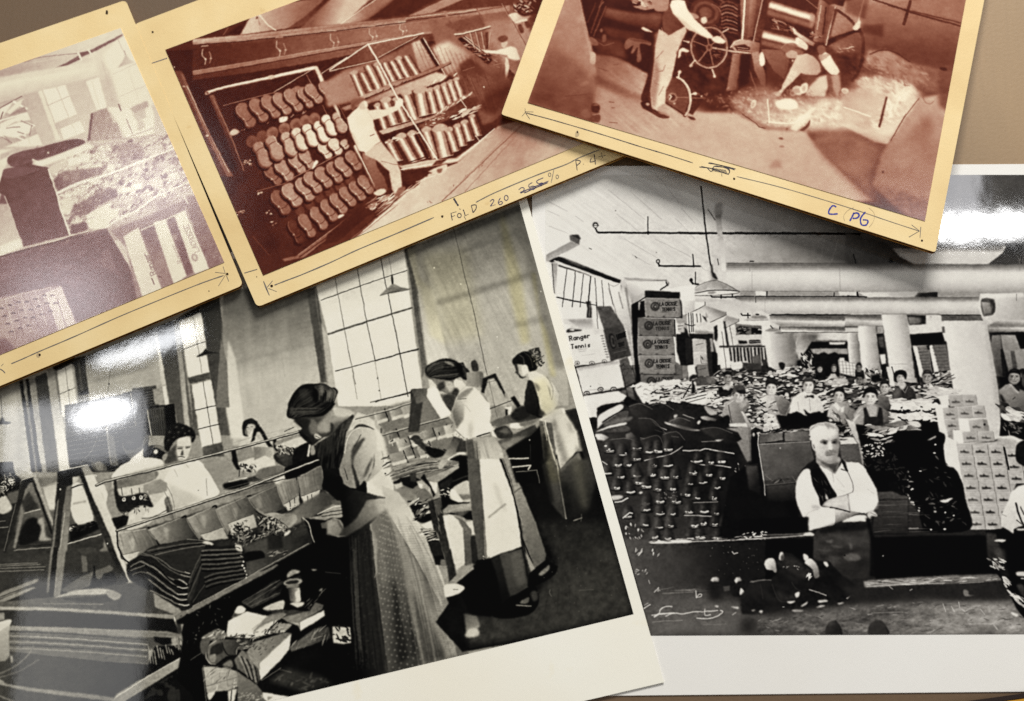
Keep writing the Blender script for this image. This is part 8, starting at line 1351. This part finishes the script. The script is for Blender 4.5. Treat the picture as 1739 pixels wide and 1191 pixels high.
def picture(name, P, pts, h, img, mt, parent, nx=40, ny=30, curl=None, thick=.00012):
    # the printed image: a fine grid so that the sheet can bend, with a thin edge
    c = [P.loc(P.hit(x, y)) for x, y in pts]              # TL, TR, BR, BL
    bm = bmesh.new(); uvl = bm.loops.layers.uv.new('uv'); vs = {}; lo = P.tex[0]; sz = P.tex[1]; low = {}
    for j in range(ny + 1):
        for i in range(nx + 1):
            s, t = i / nx, j / ny
            q = (c[0] * (1 - s) + c[1] * s) * (1 - t) + (c[3] * (1 - s) + c[2] * s) * t
            vs[i, j] = (bm.verts.new(P.out(q, h + (curl(q) if curl else 0))), (q - lo) / sz)
            if i in (0, nx) or j in (0, ny): low[i, j] = (bm.verts.new(P.out(q, h - thick + (curl(q) if curl else 0))), (q - lo) / sz)
    def face(k):
        f = bm.faces.new([a[0] for a in k]); f.smooth = True
        for lp, a in zip(f.loops, k): lp[uvl].uv = a[1]
    for j in range(ny):
        for i in range(nx): face([vs[i, j + 1], vs[i + 1, j + 1], vs[i + 1, j], vs[i, j]])
    b = [(i, 0) for i in range(nx)] + [(nx, j) for j in range(ny)] + [(i, ny) for i in range(nx, 0, -1)] + [(0, j) for j in range(ny, 0, -1)]
    top = {k: (bm.verts.new(vs[k][0].co), vs[k][1]) for k in b}
    for a, d in zip(b, b[1:] + b[:1]): face([top[a], top[d], low[d], low[a]])
    me = bpy.data.meshes.new(name); bm.normal_update(); bm.to_mesh(me); bm.free()
    return link(name, me, mt, parent)

def sheet(name, P, pts, thick, mt, parent, curl=None, nx=44, ny=32):
    # photographic paper: a thin bendable sheet
    c = [P.loc(P.hit(x, y)) for x, y in pts]; bm = bmesh.new(); up, dn = {}, {}
    for j in range(ny + 1):
        for i in range(nx + 1):
            s, t = i / nx, j / ny; q = (c[0] * (1 - s) + c[1] * s) * (1 - t) + (c[3] * (1 - s) + c[2] * s) * t
            k = curl(q) if curl else 0; up[i, j] = bm.verts.new(P.out(q, k)); dn[i, j] = bm.verts.new(P.out(q, k - thick))
    for j in range(ny):
        for i in range(nx):
            bm.faces.new([up[i, j + 1], up[i + 1, j + 1], up[i + 1, j], up[i, j]]).smooth = True; bm.faces.new([dn[i, j], dn[i + 1, j], dn[i + 1, j + 1], dn[i, j + 1]]).smooth = True
    b = [(i, 0) for i in range(nx)] + [(nx, j) for j in range(ny)] + [(i, ny) for i in range(nx, 0, -1)] + [(0, j) for j in range(ny, 0, -1)]
    cp = {k: (bm.verts.new(up[k].co), bm.verts.new(dn[k].co)) for k in b}
    for a, d in zip(b, b[1:] + b[:1]): bm.faces.new([cp[a][0], cp[d][0], cp[d][1], cp[a][1]])
    me = bpy.data.meshes.new(name); bm.normal_update(); bm.to_mesh(me); bm.free()
    return link(name, me, mt, parent)

def strokes(name, P, todo, mt, parent, h=.00006, smooth=True):
    # handwriting and pencil lines: thin ribbons lying on the board; todo = [(width in px, "x,y x,y ..."), ...]
    bm = bmesh.new(); rnd = random.Random(len(todo))
    for w, s in todo:
        q = P_(s)
        if smooth: q = spline(q, False, 6)
        t = np.array([P.loc(P.hit(x, y)) for x, y in q]); hw = w * .00023 / 2; n = len(t)
        d = np.gradient(t, axis=0); d /= np.linalg.norm(d, axis=1)[:, None] + 1e-12; nr = np.c_[-d[:, 1], d[:, 0]]
        k = np.array([hw * rnd.uniform(.75, 1.15) for _ in range(n)])[:, None]; k[0] *= .6; k[-1] *= .5
        A = [bm.verts.new(P.out(x, h)) for x in t + nr * k]; B = [bm.verts.new(P.out(x, h)) for x in t - nr * k]
        for i in range(n - 1): bm.faces.new((B[i], B[i + 1], A[i + 1], A[i]))
    bmesh.ops.recalc_face_normals(bm, faces=bm.faces)
    for f in bm.faces:
        if f.normal.z < 0: f.normal_flip()
    me = bpy.data.meshes.new(name); bm.to_mesh(me); bm.free()
    return link(name, me, mt, parent)
def disc(name, P, x, y, r, mt, parent, h=.00007, sy=1.):
    bm = bmesh.new(); rnd = random.Random(int(x * 7 + y)); vs = []
    for i in range(11):
        a = -i / 11 * 2 * math.pi; k = r * rnd.uniform(.8, 1.15); vs.append(bm.verts.new(P.out(P.loc(P.hit(x + k * math.cos(a), y - k * sy * math.sin(a))), h)))
    f = bm.faces.new(vs); bm.normal_update()
    if f.normal.z < 0: f.normal_flip()
    me = bpy.data.meshes.new(name); bm.to_mesh(me); bm.free()
    return link(name, me, mt, parent)

def homography(src, dst):
    A = []
    for (x, y), (u, v) in zip(src, dst): A += [[x, y, 1, 0, 0, 0, -u * x, -u * y, -u], [0, 0, 0, x, y, 1, -v * x, -v * y, -v]]
    return np.linalg.svd(np.array(A))[2][-1].reshape(3, 3)
def develop(name, P, pts, draw, curve, res, seed, grain, tint=None, base=120):
    # draw the picture in the sheet's own plane and tone it
    c = np.array([P.loc(P.hit(x, y)) for x, y in pts]); lo = c.min(0) - .002; sz = c.max(0) + .002 - lo; P.tex = (lo, sz)
    w, h = int(sz[0] * res), int(sz[1] * res)
    px = [((q - lo) / sz) for q in c]; dst = [(a[0] * w, (1 - a[1]) * h) for a in px]
    cv = Cv(w, h, homography(pts, dst), base, seed); draw(cv)
    g = finish(cv.g, seed, *grain)
    xs = [k[0] for k in curve]; col = np.stack([np.interp(g, xs, [k[1][i] for k in curve]) for i in range(3)], -1)
    if tint is not None: t = np.clip(cv.t, 0, 1)[..., None] * .34; col = col * (1 - t) + col * np.array(tint) * t
    lin = s2l(np.clip(col, 0, 255)) / KEY; s = l2s(lin)
    out = np.ones((h, w, 4), np.float32); out[..., :3] = s[::-1]
    im = bpy.data.images.new(name, w, h); im.pixels.foreach_set(out.ravel()); im.update(); im.pack()
    return im

SEPIA = [(0, (40, 12, 10)), (30, (62, 22, 16)), (60, (94, 42, 28)), (90, (124, 70, 52)), (130, (160, 108, 86)), (160, (184, 142, 120)), (200, (216, 192, 166)), (230, (238, 226, 198)), (255, (246, 238, 216))]
FADED = [(0, (70, 40, 36)), (60, (104, 66, 58)), (110, (132, 94, 90)), (150, (174, 146, 134)), (190, (210, 194, 174)), (228, (234, 226, 200)), (255, (240, 234, 214))]
WARM = [(0, (3, 3, 3)), (40, (40, 39, 35)), (128, (130, 126, 114)), (200, (207, 202, 185)), (230, (236, 231, 213)), (255, (244, 240, 226))]
COOL = [(0, (3, 3, 4)), (40, (41, 39, 37)), (128, (131, 127, 121)), (200, (204, 200, 193)), (230, (231, 228, 219)), (255, (240, 238, 230))]

def thing(name, P, px, label, cat):
    o = bpy.data.objects.new(name, None); scene.collection.objects.link(o); o.empty_display_size = .02
    o.location = P.hit(*px); bpy.context.view_layer.update(); return tag(o, label, cat, {'mounted_photograph': 'sepia prints on cream mounts', 'glossy_photograph': 'loose black and white prints'}.get(name))
def ext(p, d, k): d = np.array(d, float); return tuple(np.array(p, float) + d / np.linalg.norm(d) * k)

# ---------------------------------------------------------------- table top
def table():
    m, N, L, b = mat('brown laminate table top', rgb(118, 94, 68), .42, .5)
    co = obj_co(N, L, 1, 1, 1); st = obj_co(N, L, 60, 5, 1, R(8))
    big = ramp(N, L, noise(N, L, 2.2, 2, co), [(.3, rgb(94, 74, 52)), (.7, rgb(108, 86, 62))])
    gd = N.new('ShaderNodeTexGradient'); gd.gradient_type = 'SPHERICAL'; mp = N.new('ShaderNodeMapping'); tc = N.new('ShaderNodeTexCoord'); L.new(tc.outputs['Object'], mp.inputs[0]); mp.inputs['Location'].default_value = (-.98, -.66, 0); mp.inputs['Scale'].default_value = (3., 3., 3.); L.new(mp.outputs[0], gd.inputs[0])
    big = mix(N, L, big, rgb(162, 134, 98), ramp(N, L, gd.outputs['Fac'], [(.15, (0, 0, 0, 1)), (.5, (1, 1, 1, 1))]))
    gr = ramp(N, L, noise(N, L, 9, 5, st), [(.35, (.86, .84, .82, 1)), (.65, (1.06, 1.05, 1.04, 1))])
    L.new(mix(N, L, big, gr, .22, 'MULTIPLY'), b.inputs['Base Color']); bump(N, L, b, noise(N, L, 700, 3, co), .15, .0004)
    bm = bmesh.new(); bmesh.ops.create_cube(bm, size=1.)
    for v in bm.verts: v.co = (v.co.x * 1.9, v.co.y * 1.3 + .1, (v.co.z - .5) * .03)
    bmesh.ops.bevel(bm, geom=list(bm.edges), offset=.003, segments=2, affect='EDGES')
    me = bpy.data.meshes.new('table_top'); bm.to_mesh(me); bm.free()
    tag(link('table_top', me, m), 'plain tan brown table top under the photographs', None, None, 'structure')
table()

# ---------------------------------------------------------------- lower right: black and white print of the packing room
P5 = Plane([(905, 300, .35), (1700, 300, .35), (1700, 1170, .35)])
P5.axes(P5.hit(906, 1183), P5.hit(2010, 1172))
pic = [(926, 297.5), (1960, 297.2), (1960, 1076.6), (929, 1080.5)]
T = thing('glossy_photograph', P5, (1400, 720), 'black and white print of a foreman with folded arms in front of heaps of shoes', 'photograph')
im = develop('packing_room_picture', P5, pic, draw_foreman, COOL, 4400, 5, (3., .9, .6, 8))
sheet('photo_paper', P5, [(903.5, 283), (2010, 277.5), (2010, 1172), (908, 1183)], .0003, paper_mat('white photo paper', rgb(238, 236, 230), rgb(234, 231, 223)), T)
curl5 = lambda q: .0
picture('picture', P5, pic, .00005, im, print_mat('glossy print, cool', im, .04, 420, 3e-6, 14), T)

# ---------------------------------------------------------------- lower left: black and white print of the stitching women
P4 = Plane([(1127, 1159, .9), (0, 1000, .9), (885, 360, 1.2)])
br = (1127.5, 1159); P4.axes(P4.hit(*ext(br, (-.974, .2275), 1330)), P4.hit(*br))
tr, bl = ext(br, (-.2727, -.962), 880), ext(br, (-.974, .2275), 1330); tl = ext(tr, (-.974, .2275), 1330)
pb = (1076, 1043.3); ptr, pbl = ext(pb, (-.2682, -.9634), 745), ext(pb, (-.9726, .2323), 1245); ptl = ext(ptr, (-.9726, .2323), 1245)
T = thing('glossy_photograph', P4, (520, 820), 'black and white print of women stitching at a long bench by tall windows', 'photograph')
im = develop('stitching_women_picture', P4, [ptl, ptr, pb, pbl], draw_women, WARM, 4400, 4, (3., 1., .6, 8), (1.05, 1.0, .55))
sheet('photo_paper', P4, [tl, tr, br, bl], .0003, paper_mat('cream photo paper', rgb(247, 245, 233), rgb(244, 239, 222), rgb(240, 226, 184)), T)
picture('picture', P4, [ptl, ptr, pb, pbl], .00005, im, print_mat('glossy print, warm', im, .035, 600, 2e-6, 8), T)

# ---------------------------------------------------------------- mounted sepia prints
def mounted(P, px, label, board, pic, draw, curve, seed, thick, rough, silk, base, radius=.0022, grain=(2.6, 1., .5, 8)):
    P.axes(P.hit(*board[3]), P.hit(*board[2]))
    T = thing('mounted_photograph', P, px, label, 'photograph')
    slab('mount_board', P, board, thick, radius, BOARD, EDGE, T, True)
    im = develop(draw.__name__[5:] + '_picture', P, pic, draw, curve, 4400, seed, grain, None, base)
    picture('picture', P, pic, .0002, im, print_mat('semi gloss sepia print ' + draw.__name__[5:], im, rough, 460, .000006, silk), T, 30, 24, None, .0002)
    return T

# faded packing room, far left
P1 = Plane([(213, 2, 2.6), (412, 484, 4.2), (-151, 718, 4.2)])
b1 = [ext((213, 1), (-213, 73), 610), (213, 1), (412, 484), ext((412, 484), (-410, 170), 610)]
q1 = [ext((205, 48), (-205, 72), 560), (205, 48), (381, 446), ext((381, 446), (-381, 157), 560)]
T1 = mounted(P1, (150, 330), 'faded brown print of crates and piled shoes on cream mount at far left', b1, q1, draw_packing, FADED, 1, .0026, .13, 1.2, 190)
strokes('pencil_line', P1, [(1.7, "19,618 38,610 67,597 126,572 200,539 270,510 340,482 380,468")], PENCIL, T1)
strokes('arrow_mark', P1, [(1.7, "379,453 383,466"), (1.7, "365,462.6 382,464.5"), (1.7, "371,486 383,467"), (1.7, "385,469 388.5,478")], PENCIL, T1, smooth=False)
strokes('arrow_mark', P1, [(1.5, "-2,626 4,629 9,634"), (1.5, "2,622 6,618")], PENCIL, T1)
for x, y, r, s in ((386, 465.7, 2.3, 1), (67.4, 603, 2., 1.3), (181.5, 21.5, 2.4, 1.5), (355, 494.5, 1., 1)): disc('pin_hole', P1, x, y, r, HOLE, T1, sy=s)
disc('scuff', P1, 65, 603.5, 4, DINT, T1, .00004)

# boot racks, top centre
P2 = Plane([(228, 42, 2.6), (437, 521, 4.2), (1058, 265, 4.6)])
b2 = [(228, 42), ext((228, 42), (111, -42), 700), ext((437, 521), (623, -257), 700), (437, 521)]
q2 = [(281, 85), ext((281, 85), (229, -85), 640), ext((447, 468), (393, -162), 640), (447, 468)]
T2 = mounted(P2, (600, 250), 'red brown print of a man at rubber boot racks, cream mount marked FOLD 260', b2, q2, draw_bootracks, SEPIA, 2, .0026, .1, .8, 60)
strokes('pencil_line', P2, [(1.9, "466,484.5 488,476 515,465.7 560,446.5 595,430 620,419 680,394 737,369.5"), (1.7, "808,344 840,327.7 912,297.5 960,280 984,268 1019,254.5")], PENCIL, T2)
strokes('arrow_mark', P2, [(2.6, "447.5,477.8 452,489 457.5,502"), (1.9, "454,488 463,477"), (1.9, "456,490 470,495.5")], PENCIL, T2, smooth=False)
strokes('crop_mark', P2, [(2.8, "415,464 436.7,457.6")], PENCIL, T2); strokes('crop_mark', P2, [(3.0, "257,108 284,99")], ink('blue grey pencil', (86, 86, 104)), T2); strokes('crop_mark', P2, [(3.2, "770.5,337 774,343 778.5,350")], INK, T2)
def fr(x0, y0, k, items):
    out = []
    for w, s in items: q = P_(s) / k + (x0, y0); out.append((w, ' '.join('%.2f,%.2f' % tuple(a) for a in q)))
    return out
def ring(cx, cy, rx, ry): return ' '.join('%.1f,%.1f' % (cx + rx * math.cos(i / 10 * 2 * math.pi - 1.2), cy + ry * math.sin(i / 10 * 2 * math.pi - 1.2)) for i in range(12))
H_ = (560, 190, 4.3475); G_ = (840, 240, 6.956)
strokes('handwriting', P2, fr(*H_, [(1.6, "895,748 900,775 905,802"), (1.6, "893,750 935,738"), (1.5, "900,776 925,766"), (1.5, ring(957, 766, 14, 16)), (1.6, "985,722 994,745 1000,768"), (1.6, "1000,768 1025,756"), (1.6, "1045,692 1052,720 1058,746"), (1.6, "1045,692 1078,688 1080,715 1058,746"), (1.6, "957,716 966,722"), (1.6, "992,772 1006,798")]), INK, T2)
strokes('handwriting', P2, fr(*G_, [(1.6, "958,230 968,290 975,346"), (1.6, "955,226 1000,228 1012,250 965,292"), (2.2, "1046,270 1052,274"), (1.6, "1142,200 1130,246 1196,230"), (1.6, "1176,150 1184,215 1192,276"), (1.6, "1225,186 1310,166"), (1.6, "1262,136 1275,200")]), INK, T2)
strokes('handwriting', P2, fr(*H_, [(1.5, "1183,664 1200,648 1212,658 1185,698"), (1.5, "1185,698 1224,686"), (1.5, "1260,636 1244,668 1256,686 1274,676 1268,662 1248,670"), (1.5, ring(1303, 636, 14, 19))]), ink('blue black pen', (62, 58, 96)), T2)
strokes('handwriting', P2, fr(*G_, [(1.5, "284,575 320,548 350,560 330,600 305,616"), (1.5, "305,612 370,596"), (1.5, "445,488 405,515 412,545 450,530 482,548 450,578"), (1.5, "575,432 498,470 520,502 560,492 572,510 545,530"), (1.7, "300,606 420,560 640,470"), (1.7, "350,612 500,545 630,488"), (1.5, "400,580 610,500")]), ink('blue black pen', (62, 58, 96)), T2)
strokes('handwriting', P2, fr(*G_, [(1.1, ring(650, 396, 15, 21)), (1.1, ring(740, 421, 15, 22)), (1.2, "700,335 685,410 668,492")]), PENCIL, T2)
for x, y, r in ((461.3, 485.8, 2.3), (751, 367.8, 2.1), (259.4, 54.8, 1.9), (436, 470.5, .9)): disc('pin_hole', P2, x, y, r, HOLE, T2)

# calender machine, top right
P3 = Plane([(852, 193, 7.4), (1588, 428, 10.5), (1671, 0, 6.)])
b3 = [ext((852, 194), (.342, -.94), 600), ext((1588, 428), (.19, -.982), 640), (1588, 428), (852, 194)]
q3 = [ext((896, 175), (.34, -.94), 520), ext((1570.5, 376), (.182, -.983), 560), (1570.5, 376), (896, 175)]
T3 = mounted(P3, (1260, 200), 'red brown print of two men at a big machine on cream mount marked C P6', b3, q3, draw_machine, SEPIA, 3, .0026, .12, 1.0, 60, .0012, (2.2, 1., .25, 8))
strokes('pencil_line', P3, [(1.6, "892,191.7 942,205 1020,228 1080,247 1130,262 1177,277")], INK, T3); strokes('pencil_line', P3, [(1.3, "1251,300 1321,317 1390,337 1460,359 1510,376 1562,393")], PENCIL, T3)
strokes('arrow_mark', P3, [(1.5, "891.6,184.5 892,192"), (1.5, "886.6,197.6 893,190"), (1.5, "892,190 906,190.4"), (1.5, "892,191 899.7,202.6")], INK, T3, smooth=False); strokes('arrow_mark', P3, [(1.8, "1548,382 1561.6,392.4"), (1.8, "1543.4,403 1561.6,392.4"), (2.2, "1563.8,385.6 1562.3,404")], PENCIL, T3, smooth=False)
S_ = (1080, 100, 5.955); rd = random.Random(4)
strokes('scribble', P3, fr(*S_, [(1.6, "730,1055 860,1078 1010,1115"), (1.6, "740,1050 900,1090 1000,1125"), (1.8, "640,1095 760,1110 940,1172"), (1.4, "660,1088 720,1105 760,1140 790,1110"), (1.4, "770,1140 800,1085 920,1110 950,1150"), (1.4, "865,1160 870,1190"), (1.5, "800,1090 930,1105 945,1150 930,1165")] + [(1.2, "%d,%d %d,%d" % (770 + i * 9, 1102 + i * 1.5, 790 + i * 9, 1140 + i * 1.8)) for i in range(16)]), INK, T3)
B_ = (1160, 300, 4.963)
strokes('handwriting', P3, fr(*B_, [(2.8, "1292,258 1262,246 1232,282 1230,312 1262,318 1304,314"), (2.8, "1442,304 1424,340 1405,376"), (2.8, "1434,312 1468,308 1484,326 1466,350 1428,352")]), BALL, T3)
strokes('handwriting', P3, fr(1160, 0, 2.977, [(2.8, "922,1072 898,1104 902,1136 926,1138 934,1116 908,1112")]), BALL, T3)
strokes('handwriting', P3, fr(*B_, [(.9, "1440,262 1390,285 1355,330 1362,378")]) + fr(1160, 0, 2.977, [(.8, "940,1052 966,1080 962,1120 940,1150")]), DINT, T3)
for x, y, r, s in ((1246.7, 304, 2.1, 1), (1565.8, 408.8, 1.9, 1), (980.5, 224.5, 1.4, 1.6)): disc('pin_hole', P3, x, y, r, HOLE, T3, sy=s)
disc('scuff', P3, 980, 228, 4, DINT, T3, .00004, 1.3)

# ---------------------------------------------------------------- lower right corner: edge of a varnished board
P6 = Plane([(1617, 1195, 3.2), (1739, 1177, 3.2), (1739, 1260, 3.2)])
P6.axes(P6.hit(1560, 1420), P6.hit(2060, 1345))
T = thing('varnished_board', P6, (1800, 1200), 'corner of a shiny amber brown board with dark rim at lower right', 'board')
m6, N, L, b = mat('amber varnish', rgb(176, 118, 30), .25, .5); co = obj_co(N, L, 6, 90, 1, R(8))
L.new(ramp(N, L, noise(N, L, 5, 4, co), [(.38, rgb(60, 34, 12)), (.5, rgb(170, 108, 24)), (.66, rgb(214, 160, 60))]), b.inputs['Base Color'])
slab('panel', P6, [(1640, 1200), (1985, 1152), (2050, 1345), (1575, 1420)], .003, .003, m6, None, T)
slab('rim', P6, [(1606, 1196), (2010, 1140), (2012, 1149), (1608, 1205)], .0034, .0006, mat('dark rim', rgb(34, 20, 12), .35)[0], None, T)
